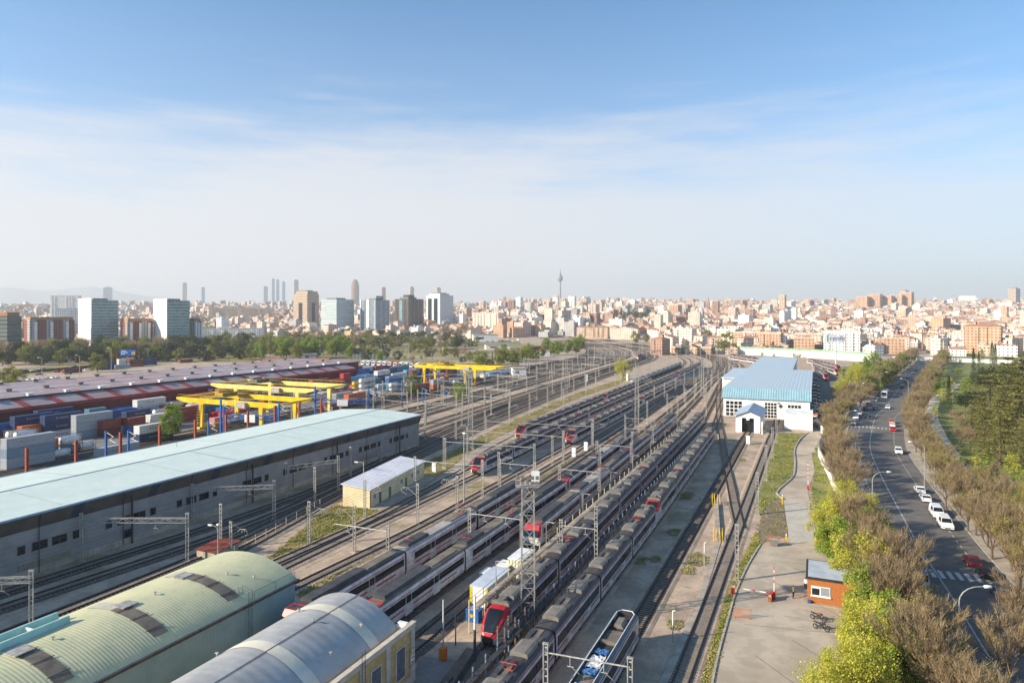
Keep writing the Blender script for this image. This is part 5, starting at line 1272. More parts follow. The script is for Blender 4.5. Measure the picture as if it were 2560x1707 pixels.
for a in (((2, 1172), 12.2, ['grey', 'steel', 'grey']), ((75, 1150), 6.1, ['rust', 'orange']), ((25, 1103), 12.2, ['navy', 'navy', 'navy']), ((43, 1107), 6.1, ['blue', 'orange']), ((100, 1100), 12.2, ['white', 'navy', 'navy']), ((178, 1099), 12.2, ['steel', 'grey', 'grey']),
          ((245, 1092), 6.1, ['maroon', 'rust']), ((262, 1087), 6.1, ['white', 'maroon']), ((310, 1084), 6.1, ['blue', 'rust']), ((335, 1106), 12.2, ['navy', 'white']), ((235, 1143), 12.2, ['grey']), ((98, 1062), 12.2, ['rust', 'navy', 'orange']), ((185, 1070), 12.2, ['white', 'navy']), ((205, 1064), 6.1, ['teal', 'navy']), ((216, 1040), 12.2, ['rust', 'rust', 'rust']), ((285, 1035), 12.2, ['rust', 'rust', 'navy']), ((336, 1028), 12.2, ['navy', 'navy', 'navy']),
          ((268, 1062), 12.2, ['white', 'blue']), ((295, 1056), 6.1, ['blue', 'blue']), ((332, 1052), 12.2, ['orange', 'white', 'white']), ((398, 1047), 6.1, ['rust', 'rust']), ((415, 1028), 6.1, ['rust', 'maroon']), ((465, 1046), 6.1, ['blue', 'white']), ((470, 1002), 12.2, ['rust', 'yellow']), ((515, 1000), 12.2, ['maroon', 'maroon']),
          ((545, 1048), 12.2, ['red']), ((524, 1062), 12.2, ['pink']), ((660, 975), 12.2, ['maroon', 'red', 'red']), ((690, 965), 12.2, ['red', 'navy', 'navy']), ((722, 962), 12.2, ['navy', 'navy', 'navy']), ((752, 957), 12.2, ['rust', 'rust']), ((790, 953), 12.2, ['maroon', 'maroon']), ((818, 952), 12.2, ['blue', 'blue', 'red']), ((852, 946), 12.2, ['navy', 'navy']),
          ((828, 968), 12.2, ['navy']), ((868, 950), 12.2, ['pink', 'rust', 'red']), ((884, 958), 12.2, ['white', 'white', 'blue']), ((900, 938), 12.2, ['rust', 'white']), ((932, 935), 12.2, ['red', 'red']), ((918, 948), 12.2, ['blue', 'navy']), ((935, 962), 12.2, ['navy', 'navy', 'white']), ((955, 955), 12.2, ['teal', 'blue', 'navy']), ((935, 974), 6.1, ['white']), ((965, 975), 6.1, ['teal']),
          ((965, 945), 6.1, ['sky', 'sky']), ((975, 938), 12.2, ['teal', 'teal']), ((990, 934), 12.2, ['navy', 'teal']), ((1008, 946), 6.1, ['sky', 'sky']), ((1022, 948), 6.1, ['rust', 'rust']), ((1040, 943), 12.2, ['navy', 'navy']), ((1062, 935), 6.1, ['orange']), ((1110, 944), 12.2, ['maroon', 'maroon']), ((985, 922), 6.1, ['rust']), ((1010, 918), 12.2, ['rust']), ((945, 925), 12.2, ['navy']), ((870, 975), 6.1, ['orange']), ((882, 992), 12.2, ['white']), ((830, 998), 12.2, ['grey']), ((905, 1000), 6.1, ['rust']),
          ((155, 933), 12.2, ['maroon']), ((240, 925), 12.2, ['navy', 'navy']), ((282, 921), 12.2, ['grey']), ((318, 917), 12.2, ['rust', 'maroon']), ((352, 913), 12.2, ['navy', 'navy']), ((445, 907), 12.2, ['rust']), ((505, 901), 12.2, ['rust']), ((292, 914), 6.1, ['white', 'white']),
          ((1200, 945), 6.1, ['white']), ((1215, 942), 12.2, ['sky']), ((1245, 939), 12.2, ['blue']), ((1100, 952), 6.1, ['orange']), ((1130, 935), 6.1, ['grey']), ((610, 990), 12.2, ['white', 'navy']), ((575, 992), 12.2, ['maroon', 'blue']), ((640, 1005), 12.2, ['white', 'white']), ((700, 1010), 12.2, ['teal']), ((725, 985), 6.1, ['white', 'grey']), ((600, 1020), 6.1, ['grey', 'white'])):
    stack(*a[0], *a[1:])
for sx, sy, cols in ((140, 1137, ['blue', 'white']), (176, 1128, ['white']), (112, 1148, ['white']), (10, 1120, ['silver', 'white']), (30, 1122, ['white', 'white']), (130, 1093, ['blue', 'yellow']), (365, 1060, ['white']), (378, 1058, ['white', 'white']), (400, 1038, ['white', 'white']), (420, 1036, ['white', 'white']), (346, 1068, ['yellow']), (895, 985, ['white', 'white', 'white']), (905, 983, ['white', 'white', 'white']), (914, 981, ['white', 'white', 'white']), (970, 982, ['white', 'white']), (860, 985, ['blue']), (845, 987, ['silver', 'blue']), (878, 978, ['yellow', 'yellow']), (800, 990, ['yellow']), (815, 987, ['yellow']), (965, 960, ['silver']), (990, 957, ['white']), (560, 1062, ['silver']), (580, 1055, ['white']), (600, 1050, ['white']), (620, 1046, ['silver']), (1128, 960, ['white'])):
    tstack(sx, sy, cols)
def fill_rows():
    rg = random.Random(31); pal = ['rust', 'rust', 'maroon', 'navy', 'navy', 'blue', 'teal', 'red', 'orange', 'white', 'grey', 'sky', 'steel', 'rust']
    for v, ua, ub, pr in ((-238.5, 118, 330, .95), (-235.6, 118, 345, .9), (-229.5, 120, 350, .45), (-226.6, 140, 372, .75), (-220, 150, 380, .6), (-217, 150, 380, .55), (-211.5, 118, 380, .5), (-190, 205, 330, .4), (-187, 215, 330, .4), (-181, 222, 300, .35)):
        u = ua
        while u < ub:
            L = 12.2 if rg.random() < .62 else 6.1
            if rg.random() < pr and not any(abs(v-a) < 2.7 and b-L-.3 < u < b+c+.3 for a, b, c in OCC):
                n = rg.choice((1, 2, 2, 3)) if v < -225 else rg.choice((1, 1, 2)); w = len(OCC)
                for k in range(n): cont(v, u, .02+k*2.62, L, rg.choice(pal), ' at ground level' if k == 0 and n > 1 else (' on top of a stack' if k == n-1 and k else (' in a stack' if n > 1 else '')))
            u += L+rg.uniform(.3, 1.0)
fill_rows()
# gantry cranes straddling the stacks
def crane(u, v0, v1, z, legs, m, lab, gap=14):
    r = thing('gantry_crane', lab, 'gantry crane', (v0, u, 0)); L = v1-v0
    for y in (-gap/2, gap/2):
        mb = MB(); pr = [(0, z+.9), (4, z), (L-4, z), (L, z+.9), (L, z+1.7), (0, z+1.7)]
        i = len(mb.v)
        for yy in (y-.42, y+.42): mb.v += [(a, yy, b) for a, b in pr]
        mb.f += [tuple(range(6)), tuple(reversed(range(6, 12)))]+[(k, k+6, (k+1) % 6+6, (k+1) % 6) for k in range(6)]; mb.m += [0]*8
        mb.build('girder', m, r)
        mb = MB()
        for k in range(int(L/2.5)): mb.tube((k*2.5+1, y+.6*(1 if y > 0 else -1), z+1.7), (k*2.5+1, y+.6*(1 if y > 0 else -1), z+2.7), .045, None, 4)
        mb.tube((1, y+.6*(1 if y > 0 else -1), z+2.7), (L-1, y+.6*(1 if y > 0 else -1), z+2.7), .05, None, 4); mb.build('railing', m, r)
    for x in (0.4, L-.4):
        mb = MB(); mb.beam((x, -gap/2, z+1.3), (x, gap/2, z+1.3), .8, .7); mb.build('end_beam', m, r)
    for x in legs:
        x -= v0
        for y in (-gap/2, gap/2):
            mb = MB(); i = len(mb.v)
            for zz, a in ((.9, .42), (z, .85)): mb.v += [(x-a, y-.4, zz), (x+a, y-.4, zz), (x+a, y+.4, zz), (x-a, y+.4, zz)]
            mb.f += [(0, 1, 5, 4), (1, 2, 6, 5), (2, 3, 7, 6), (3, 0, 4, 7)]; mb.m += [0]*4
            mb.box(x-.7, x+.7, y-1.6, y+1.6, .1, .95); mb.build('leg', m, r)
        mb = MB(); mb.beam((x, -gap/2, 1.1), (x, gap/2, 1.1), .5); mb.build('sill_beam', m, r)
    mb = MB(); c = L*.3; mb.box(c-3.2, c+3.2, -gap/2-.4, gap/2+.4, z+1.75, z+2.1); mb.box(c-2.2, c-.2, -2.4, 2.2, z+2.1, z+3.7); mb.box(c+.4, c+2.4, -3.2, .4, z+2.1, z+3.2); mb.tube((c+1.2, 1, z+2.6), (c+1.2, 4.2, z+2.6), .55, None, 8)
    for s in (-1, 1): mb.tube((c-3, s*gap*.4, z+2.1), (c-3, s*gap*.4, z+4.2), .07, None, 4); mb.tube((c+3, s*gap*.4, z+2.1), (c+3, s*gap*.4, z+3.4), .07, None, 4)
    mb.build('trolley', [M['rooftan'] if m is not M['yellow'] else mat('greasy_yellow', '#b3922c', '#8f7424', .8, .6)], r)
    mb = MB(); mb.box(L*.62, L*.62+4, -gap/2-1.5, -gap/2-.6, z-.4, z+1.4); mb.build('cable_reel_cage', M['galv'], r)
    mb = MB(); x = legs[0]-v0; 
    for k in range(10): mb.box(x-2.2+k*.16, x-1.2+k*.16, -gap/2-1.2, -gap/2-.5, .8+k*.85, .86+k*.85)
    mb.build('stair', m, r)
    mb = MB(); mb.box(c-1, c+1, -1.2, 1.2, z-2.8, z-1); mb.build('operator_cab', M['darksteel'], r)
    return r
crane(181, -207, -160, 9.0, (-195, -168), M['yellow'], 'bright yellow gantry crane nearest the warehouse, straddling the tanks', 16)
crane(206, -217, -166, 11.2, (-204, -174), M['paleyellow'], 'faded pale yellow gantry crane behind the bright yellow one', 18)
crane(338, -209, -157, 9.6, (-202, -176), M['yellow'], 'far bright yellow gantry crane beside the main lines', 12)
LM['faded yellow crane'] = (-190, 206, 11); LM['near bright yellow crane'] = (-183, 181, 9); LM['far yellow crane'] = (-183, 338, 9)
# ------------------------------------------------------------------ mid-distance towers
def at(sx, sy, z=0): return P(sx, sy, z)
def pxw(sx0, sx1, sy): Y = F*HC/(sy-HOR); return (sx1-sx0)/F*Y
def topz(sy_top, sy_base): Y = F*HC/(sy_base-HOR); return HC-(sy_top-HOR)*Y/F
FM = {}
def tower(name, lab, cat, sx0, sxm, sx1, ytop, ybase, mats, roofh=2.5, extra=None, lm=None):
    """corner-on slab: left face sx0..sxm, right face sxm..sx1 at ground row ybase"""
    Y = F*HC/(ybase-HOR); h = topz(ytop, ybase); ph = math.atan2(1280-sxm, F)
    c = W((sxm-1280)/F*Y, Y)
    a = (sxm-sx0)/F*Y*math.cos(ph); b = (sx1-sxm)/F*Y*math.cos(ph)
    # left face recedes to the left, right face recedes to the right
    al = rad(20); wl = a/max(.2, math.sin(al)) if a < b*.7 else a/math.cos(rad(45)); 
    r = thing(name, lab, cat, (c[0], c[1], tzw(*c)), TH+ph+(al if a < b*.7 else rad(45)))
    dl = wl; dr = b/math.cos(al) if a < b*.7 else b/math.cos(rad(45))
    mb = MB(); mb.box(0, dr, 0, dl, -1, h, 0); mb.build('wall', mats[0], r)
    mb = MB(); mb.box(dr*.15, dr*.7, dl*.2, dl*.8, h, h+roofh); mb.build('roof_plant', M['unitgrey'], r)
    if extra: extra(r, dr, dl, h)
    if lm: LM[lm] = (c[0], c[1], h*.6)
    return r, dr, dl, h
gt = facade('tower_glass', '#a9b5b1', '#58686a', 1.6, 3.5, (.06, .94), (.25, .9), gr=.08)
def white_tower(lab, sx0, sxm, sx1, yt, yb, lm=None):
    def ex(r, dr, dl, h):
        mb = MB(); mb.box(-.6, -.02, -.5, dl+.5, -1, h+2.2); mb.build('white_end_wall', M['white'], r)
        for k in range(int(h/3.5)):
            mb = MB(); mb.box(0, dr+.5, -.55, -.02, k*3.5+2.6, k*3.5+3.0); mb.build('sun_louvre', mat('louvre_pale', '#a9bcbb', '#9bb0b0', .3, .4), r)
        for k in range(7):
            mb = MB(); mb.box(dr*k/6-.08, dr*k/6+.08, -.7, -.55, 1, h+1.5); mb.build('fin', MATS['louvre_pale'], r)
    return tower('glass_tower', lab, 'office tower', sx0, sxm, sx1, yt, yb, [gt], 2.2, ex, lm)
white_tower('slab tower with blank white end and pale green glass front, left one of the pair', 196, 229, 297, 750, 872, 'left white-ended tower')
white_tower('slab tower with blank white end and pale green glass front, right one of the pair', 384, 418, 475, 751, 872, 'right white-ended tower')
def podium(h, d, m):
    def ex(r, dr, dl, hh): mb = MB(); mb.box(-d, dr+d, -d, dl+d, -1, h); mb.build('podium', m, r)
    return ex
tanm = facade('tan_stone', '#c6ad95', '#2a2523', 3.0, 3.5, (.28, .72), (.3, .75), roof='#8d8276')
def ex_tan(r, dr, dl, h):
    podium(13, 8, tanm)(r, dr, dl, h)
    for k in (0, 1):
        mb = MB(); 
        if k == 0: mb.box(dr*.38, dr*.66, -.3, 0, 14, h*.76)
        else: mb.box(-.3, 0, dl*.35, dl*.62, 14, h*.76)
        mb.build('glass_bay', mat('bronze_glass', '#3a3436', '#2d282a', .3, .2), r)
    mb = MB(); mb.box(dr*.1, dr*.95, dl*.05, dl*.9, h, h+6); mb.build('upper_storeys', tanm, r)
tower('stone_tower', 'tan stone tower with stepped top, square windows and podium', 'office tower', 733, 768, 798, 737, 830, [tanm], 8, ex_tan, 'tan stepped tower')
wg = facade('white_ribbon', '#d0d6d3', '#66777a', 30, 3.6, (.0, 1.0), (.35, .8), roof='#aab1b1', gr=.08)
def ex_wg(r, dr, dl, h):
    podium(5, 5, M['white'])(r, dr, dl, h)
    for k in range(9): mb = MB(); mb.box(dr*k/8-.12, dr*k/8+.12, -.35, 0, 5, h+3); mb.build('fin', MATS['louvre_pale'], r)
tower('glass_tower', 'glass block with white horizontal bands beside the tan stepped tower', 'office tower', 802, 841, 886, 748, 838, [wg], 3, ex_wg, 'banded glass block')
dg = facade('dark_bay_tower', '#b7bfc6', '#2e4250', 2.0, 3.6, (.1, .9), (.08, .95), roof='#8c9095', gr=.06, band=(15.0, .0, .22, '#e2e3e4'))
def ex_dg(r, dr, dl, h):
    podium(8, 6, mat('podium_teal', '#9fb3b6', '#8ca2a6', .3, .5))(r, dr, dl, h)
    for x in (0, dr-2.2):
        mb = MB(); mb.box(x, x+2.2, -.7, 0, 0, h+1.5); mb.build('white_pier', M['white'], r)
    mb = MB(); mb.box(-.7, 0, dl*.4, dl*.55, 0, h+1.5); mb.build('white_pier', M['white'], r); mb = MB(); mb.box(-.7, 0, dl-2.2, dl, 0, h+1.5); mb.build('white_pier', M['white'], r)
    mb = MB(); mb.box(dr*.1, dr*.55, -.4, .4, h+1, h+7.5); s = mb.build('roof_sign', mat('sign_navy', '#2a3350', '#232b45', .5, .5), r)
    mb = MB(); [mb.box(dr*.14+k*dr*.06, dr*.175+k*dr*.06, -.5, -.4, h+3, h+5.4) for k in range(6)]; mb.build('lettering', M['white'], s)
tower('glass_tower', 'blue-grey glass tower with white piers and a navy roof sign', 'office tower', 900, 937, 975, 750, 838, [dg], 3, ex_dg, 'white-piered glass tower')
bg_ = facade('black_tower', '#4a4441', '#231f20', 1.5, 3.4, (.08, .92), (.2, .95), roof='#55504d', gr=.07, band=(12.0, .3, .55, '#8a7a68'))
def ex_bg(r, dr, dl, h):
    podium(7, 8, mat('podium_grey', '#a8a6a2', '#96938f', .3, .6))(r, dr, dl, h)
    mb = MB(); mb.box(dr*.2, dr*.55, dl*.2, dl*.6, h, h+9); mb.build('roof_block', bg_, r)
    mb = MB(); mb.box(-.5, 0, dl*.45, dl*.65, 3, h*.97); mb.build('mirror_bay', mat('mirror_glass', '#8fa5ad', '#6f868f', .05, .12, .3), r)
tower('glass_tower', 'dark brown glass tower with black roof block between two pale towers', 'office tower', 986, 1022, 1060, 752, 832, [bg_], 4, ex_bg, 'dark brown tower')
ws = facade('white_striped', '#d9d8d6', '#5d625f', 3.0, 3.5, (.3, .7), (.3, .75), roof='#b8b8b6', gr=.1)
def ex_ws(r, dr, dl, h):
    podium(9, 4, M['white'])(r, dr, dl, h)
    for k in (.18, .6):
        mb = MB(); mb.box(-.4, 0, dl*k, dl*(k+.26), 10, h*.9); mb.build('glass_bay', mat('green_black_glass', '#26302d', '#1c2422', .2, .12), r)
    mb = MB(); mb.box(dr*.1, dr*.8, dl*.1, dl*.9, h, h+4); mb.build('upper_storeys', ws, r)
tower('glass_tower', 'white tower with vertical dark glass bays, last of the office row', 'office tower', 1065, 1100, 1134, 748, 828, [ws], 6, ex_ws, 'white striped tower')
# blocks at the left edge
rb = facade('red_brick_block', '#8a4638', '#2b2a2e', 3.4, 3.0, (.3, .75), (.3, .78), roof='#9c8672', band=(16.0, .0, .4, '#a7a3a0'))
for lab, a in (('dark banded office block cut by the left picture edge', (-70, 18, 55, 790, 898)), ('red-brick apartment block with white balcony columns left of the first tower', (60, 74, 192, 800, 878)), ('narrow red-brick apartment block between the two white-ended towers', (300, 318, 384, 803, 872)), ('red-brick block showing right of the right white-ended tower', (470, 486, 505, 802, 868))):
    m_ = facade('green_banded', '#6e736e', '#2e3836', 30, 3.6, (0, 1), (.3, .8), roof='#7d7f7c') if 'banded' in lab else rb
    def ex_rb(r, dr, dl, h, m_=m_):
        mb = MB(); mb.box(1, dr-1, 1, dl-1, h, h+3.2); mb.build('attic', mat('attic_tan', '#b7855f', '#a3734f', .2, .9), r)
        if m_ is rb:
            for x in (dr*.1, dr*.45, dr*.8): mb = MB(); mb.box(x, x+2.6, -.9, 0, 1, h-2); mb.build('balcony_column', M['white'], r)
    tower('apartment_block', lab, 'apartment block', *a, [m_], 1.5, ex_rb)
LM['red-brick block'] = (*P(130, 878), 15)
# TV tower
def tv_tower():
    Y = 4600; X = (1400-1280)/F*Y; x, y = W(X, Y); z = tz(X, Y)
    k = Y/F; hp = lambda sy: HC-(sy-HOR)*k
    r = thing('television_tower', 'slender concrete television tower with round pod and antenna spire on the skyline', 'tower', (x, y, z)); LM['television tower'] = (x, y, z+80)
    zt = lambda sy: hp(sy)-z
    mb = MB(); mb.lathe([(9, 0), (7, zt(720)), (6.5, zt(703))], 14); mb.build('shaft', mat('tower_concrete', '#a8a29e', '#979190', .05, .9), r, True)
    mb = MB(); mb.lathe([(6.5, zt(705)), (15, zt(701)), (20, zt(698)), (20, zt(694)), (16, zt(692)), (13, zt(690)), (14, zt(688)), (6, zt(685)), (5, zt(681))], 18); mb.build('pod', mat('pod_glass', '#8f959c', '#70767e', .05, .3), r, True)
    mb = MB(); mb.lathe([(5, zt(682)), (4, zt(676)), (2.2, zt(675)), (1.6, zt(668)), (.7, zt(664)), (.3, zt(659))], 8); mb.build('spire', M['galv'], r)
tv_tower()
def skyline_tower(lab, sx, w, ytop, Y, m, rnd=False, cap=None):
    X = (sx-1280)/F*Y; x, y = W(X, Y); z = tz(X, Y); h = HC-(ytop-HOR)*Y/F-z; ww = w/F*Y
    r = thing('skyline_tower', lab, 'tower block', (x, y, z-5), TH+rad(25)); mb = MB()
    if rnd: mb.lathe([(ww/2, 0), (ww/2, h*.8), (ww*.42, h*.93), (ww*.25, h+5), (0, h+5)], 12)
    else: mb.box(-ww*.36, ww*.36, -ww*.36, ww*.36, 0, h+5)
    mb.build('wall', m, r)
    mb = MB(); mb.box(-ww*.2, ww*.2, -ww*.2, ww*.2, h+5, h+5+max(3, h*.03)); mb.build('roof_plant', M['unitgrey'], r)
    return r
sg = facade('far_blue_glass', '#8ea2b4', '#64798d', 6, 4, (.1, .9), (.15, .9)); sb = facade('far_brick', '#9c7160', '#4b3a35', 4, 3.2, (.25, .75), (.3, .8)); st_ = facade('far_tan', '#b9a493', '#5d5148', 4, 3.2, (.25, .7), (.3, .8))
for a in (('tall slim blue-grey skyscraper, left of the close far pair', 683, 10, 698, 7500, sg), ('tall slim pale skyscraper, right of the close far pair', 694, 10, 700, 7600, sg), ('blue-green far skyscraper standing right of the pair', 709, 10, 705, 7500, sg), ('short blue far tower left of the skyscraper pair', 664, 14, 717, 7200, sg), ('pale beige tower block on the skyline beside the far skyscrapers', 740, 15, 701, 6000, st_), ('round-topped brown brick tower on the skyline', 888, 20, 701, 5200, sb, True), ('narrow grey-brown tower on the skyline above the white-piered tower', 959, 12, 719, 5200, sb), ('grey tower pair on the skyline above the dark brown tower', 1029, 14, 718, 5200, st_), ('narrow tower on the skyline above the white striped tower', 1096, 14, 720, 5200, st_), ('blue twin-topped tower on the left skyline', 270, 26, 719, 6500, sg), ('grey-white tower on the left skyline among trees', 462, 14, 708, 6500, st_), ('small blue-grey tower on the left skyline', 508, 11, 719, 6500, sg), ('pale tower block on the right skyline', 2262, 20, 727, 3700, st_), ('grey residential tower at the right end of the skyline', 2535, 26, 721, 3300, st_)):
    skyline_tower(*a)
LM['round-topped skyline tower'] = (*W((888-1280)/F*5200, 5200), 150); LM['right skyline'] = (*W((2450-1280)/F*3300, 3300), 100)
# ------------------------------------------------------------------ the city
WALLS = {'cream': ('#e3d8c6', '#d0c2ad'), 'tan': ('#d2b89d', '#bfa288'), 'orange-brick': ('#cba688', '#b99275'), 'white': ('#efece7', '#dfdad3'), 'brown-brick': ('#ad8a78', '#997766'), 'beige': ('#dccfbe', '#c9baa7'), 'grey': ('#c2bdb7', '#adA8a2'), 'pink': ('#d9bfb1', '#c7aa9a')}
WM = {k: facade('city_'+k.replace('-', '_'), v[0], '#4a423c' if k != 'grey' else '#3a3d42', 3.3, 3.0, (.3, .68), (.32, .72), roof='#d3c7ba', wall2=v[1]) for k, v in WALLS.items()}
TERRA = mat('terracotta', '#b98c75', '#a17661', .3, .9, fine=1.5); FLAT = mat('flat_roof', '#d9d0c6', '#c0b6ac', .2, .9); 
def house(w, d, h, roof, wm, seed):
    rg = random.Random(seed); r = thing('apartment_house', 'x', 'apartment house', group='apartment houses of the hillside city')
    mb = MB(); mb.box(-w/2, w/2, -d/2, d/2, -6, h)
    if roof == 'gable':
        rh = min(w, d)*.22; mb.face([(-w/2, -d/2, h), (w/2, -d/2, h), (0, -d/2, h+rh)]); mb.face([(w/2, d/2, h), (-w/2, d/2, h), (0, d/2, h+rh)])
    for k in range(int(w/7)):
        if rg.random() < .6:
            x = -w/2+3+k*7; mb.box(x, x+2.6, -d/2-.9, -d/2, 3, h-1)
    mb.build('wall', wm, r)
    mb = MB()
    if roof == 'gable':
        e = .5; mb.face([(-w/2-e, -d/2-e, h-.1), (0, -d/2-e, h+rh+.15), (0, d/2+e, h+rh+.15), (-w/2-e, d/2+e, h-.1)][::-1]); mb.face([(w/2+e, -d/2-e, h-.1), (w/2+e, d/2+e, h-.1), (0, d/2+e, h+rh+.15), (0, -d/2-e, h+rh+.15)][::-1])
        ch = mb.build('roof', TERRA, r)
    elif roof == 'hip':
        e = .5; rh = min(w, d)*.2; q = max(0, (max(w, d)-min(w, d))/2); A = (-q if w > d else 0, -q if d > w else 0, h+rh); B = (q if w > d else 0, q if d > w else 0, h+rh)
        c = [(-w/2-e, -d/2-e, h), (w/2+e, -d/2-e, h), (w/2+e, d/2+e, h), (-w/2-e, d/2+e, h)]
        if w > d: mb.face([c[0], c[1], B, A]); mb.face([c[1], c[2], B]); mb.face([c[2], c[3], A, B]); mb.face([c[3], c[0], A])
        else: mb.face([c[0], c[1], A]); mb.face([c[1], c[2], B, A]); mb.face([c[2], c[3], B]); mb.face([c[3], c[0], A, B])
        ch = mb.build('roof', TERRA, r)
    else:
        mb.box(-w/2+.3, w/2-.3, -d/2+.3, d/2-.3, h+.02, h+.12)
        for s in (-1, 1): mb.box(s*w/2-.15, s*w/2+.15, -d/2, d/2, h, h+.9); mb.box(-w/2, w/2, s*d/2-.15, s*d/2+.15, h, h+.91)
        ch = mb.build('roof', FLAT, r)
    for _ in range(rg.randint(1, 3)):
        mb = MB(); x, y = rg.uniform(-w*.3, w*.3), rg.uniform(-d*.3, d*.3); s = rg.uniform(.5, 1.6) if roof != 'flat' else rg.uniform(1, 2.2); mb.box(x-s, x+s, y-s, y+s, h, h+rg.uniform(2.2, 3.6)+(1.5 if roof != 'flat' else 0))
        mb.build('chimney' if roof != 'flat' else 'stair_head', wm, ch)
    return Proto(r)
HP = []
rg = random.Random(11)
SPEC = [('cream', 'flat'), ('tan', 'gable'), ('orange-brick', 'flat'), ('white', 'flat'), ('brown-brick', 'hip'), ('beige', 'gable'), ('pink', 'hip'), ('tan', 'flat'), ('cream', 'gable'), ('white', 'hip'), ('beige', 'flat'), ('orange-brick', 'hip'), ('white', 'gable'), ('cream', 'hip'), ('grey', 'flat'), ('brown-brick', 'flat')]
for i, (c, rf) in enumerate(SPEC):
    for fl in (2, 3, 5):
        w, d = rg.uniform(10, 19), rg.uniform(9, 14); h = fl*3.0+.6; HP.append((house(w, d, h, rf, WM[c], i*7+fl), c, rf, fl, max(w, d)))
FLN = {2: 'two-storey', 3: 'three-storey', 5: 'five-storey', 7: 'seven-storey', 9: 'nine-storey', 12: 'twelve-storey'}
CITYLM = ['television tower', 'tan stepped tower', 'white striped tower', 'blue-roofed hall', 'tall advertising sign', 'orange flank block', 'right skyline', 'round-topped skyline tower', 'right white-ended tower', 'red-brick block', 'white campus block']
def city():
    rg = random.Random(5); n = 0; placed = []
    def ok(X, Y, rad_):
        for (a, b, c) in placed:
            if abs(a-X) < 60 and abs(b-Y) < 60 and math.hypot(a-X, b-Y) < (rad_+c)*.62: return False
        return True
    def allowed(sx, Y):
        if sx > 1640 or Y > 1700: 
            y0 = 650 if sx > 1640 else 1700
            if sx > 1640 and Y < 700 and sx < 2000: return Y > 675
            if 2230 < sx < 2330 and Y < 720: return False
            return Y > y0+ (30 if sx < 2150 else 0)
        if 1240 < sx <= 1640: return Y > 1120+max(0, 1500-sx)*.9
        if 1140 < sx <= 1240: return Y > 1500
        if sx < 1140: return Y > 1750
        return False
    Y = 640.0
    while Y < 1900 and n < 292:
        X = -.80*Y
        while X < .80*Y:
            sx = 1280+F*X/Y
            hp = rg.choice(HP); s = hp[4]
            if 1400 < sx < 1640 and hp[3] == 3 and rg.random() < .5: hp = rg.choice(HP)
            if allowed(sx, Y) and rg.random() < .93 and n < 292:
                px, py = X+rg.uniform(-3, 3), Y+rg.uniform(-7, 7)
                if ok(px, py, s):
                    x, y = W(px, py); rz = TH+rg.choice((0, math.pi/2))+rad(rg.choice((-20, -35, -48, 24, -28)))
                    o = hp[0].put((x, y, tz(px, py)), rz); placed.append((px, py, s)); n += 1
                    auto(o, f"{hp[1]} {FLN[hp[3]]} house with {'flat roof' if hp[2] == 'flat' else 'terracotta roof'}", hp[3]*3, CITYLM)
            X += s*rg.uniform(.95, 1.25)
        Y += rg.uniform(17, 22) if Y < 1000 else rg.uniform(24, 34)
    return Y
LM['tall advertising sign'] = (*P(2090, 917), 14); LM['orange flank block'] = (*P(2440, 880), 12); LM['white campus block'] = (*P(150, 800), 20)
SLABS = []
# single larger landmarks in the near city rows
def slab(lab, sx0, sx1, ytop, ybase, m, rf='flat', depth=14, rz=rad(12), cat='apartment house'):
    Y = 560.0
    while Y < 4000:
        X = ((sx0+sx1)/2-1280)/F*Y; Z = tz(X, Y)
        if HOR+F*(HC-Z)/Y <= ybase: break
        Y += 6
    w = (sx1-sx0)/F*Y; h = HC-(ytop-HOR)*Y/F-Z; x, y = W(X, Y)
    pr = house(w*.9, depth, h, rf, m, int(sx0)); r = pr.root; r.location = (x, y, Z); r.rotation_euler.z = TH-abs(rz)+math.atan2(1280-(sx0+sx1)/2, F)*.6; r['label'] = lab; SLABS.append(r); pr.used = True; del r['group']; return r
slab('white office building with ribbon windows behind the tall advertising sign', 2060, 2150, 828, 884, WM['white'], 'flat', 20)
slab('orange-brick six-storey block with white balconies and blank brown flank', 2415, 2500, 815, 884, WM['orange-brick'], 'hip', 16, rad(20))
slab('white two-storey house with terracotta hip roof at the right edge', 2487, 2540, 862, 892, WM['white'], 'hip', 12)
slab('beige gabled house facing the avenue end', 2318, 2360, 842, 882, WM['pink'], 'gable', 12, rad(20))
slab('wide tan block with window grid left of the tall sign', 1985, 2058, 835, 878, WM['tan'], 'flat', 14)
slab('blank orange flank block behind the viaduct wall', 1830, 1958, 832, 876, WM['orange-brick'], 'flat', 14, rad(-20))
slab('cream corner block with balconies above the grassy bank', 1795, 1850, 824, 872, WM['cream'], 'flat', 14, rad(35))
slab('pale six-storey block with lit flank beyond the grassy bank', 1685, 1740, 822, 870, WM['beige'], 'flat', 14, rad(30))
slab('cream row house block right of the track curve', 1525, 1600, 822, 848, WM['cream'], 'gable', 16, rad(15))
slab('long tan terrace with red roof right of the track curve', 1452, 1525, 818, 846, WM['tan'], 'hip', 16, rad(15))
slab('orange twin tower block rising over the far rail curve', 1675, 1702, 763, 800, WM['orange-brick'], 'flat', 24, rad(30))
slab('white tall block beside the main line, above the far white train', 1405, 1445, 786, 822, WM['white'], 'flat', 20)
slab('brown-brick pair of blocks right of the white block', 1450, 1500, 783, 826, WM['brown-brick'], 'flat', 20, rad(25))
slab('grey-striped office block left of the rail embankment', 1280, 1316, 790, 830, WM['grey'], 'flat', 20)
slab('large beige office block beyond the white striped tower', 1180, 1262, 783, 828, WM['cream'], 'flat', 24, rad(30))
slab('tan office block with dark windows beside the rail embankment', 1318, 1352, 786, 828, WM['beige'], 'flat', 22, rad(30))
slab('brown block with dark windows left of the white block', 1352, 1402, 786, 826, WM['brown-brick'], 'flat', 22, rad(15))
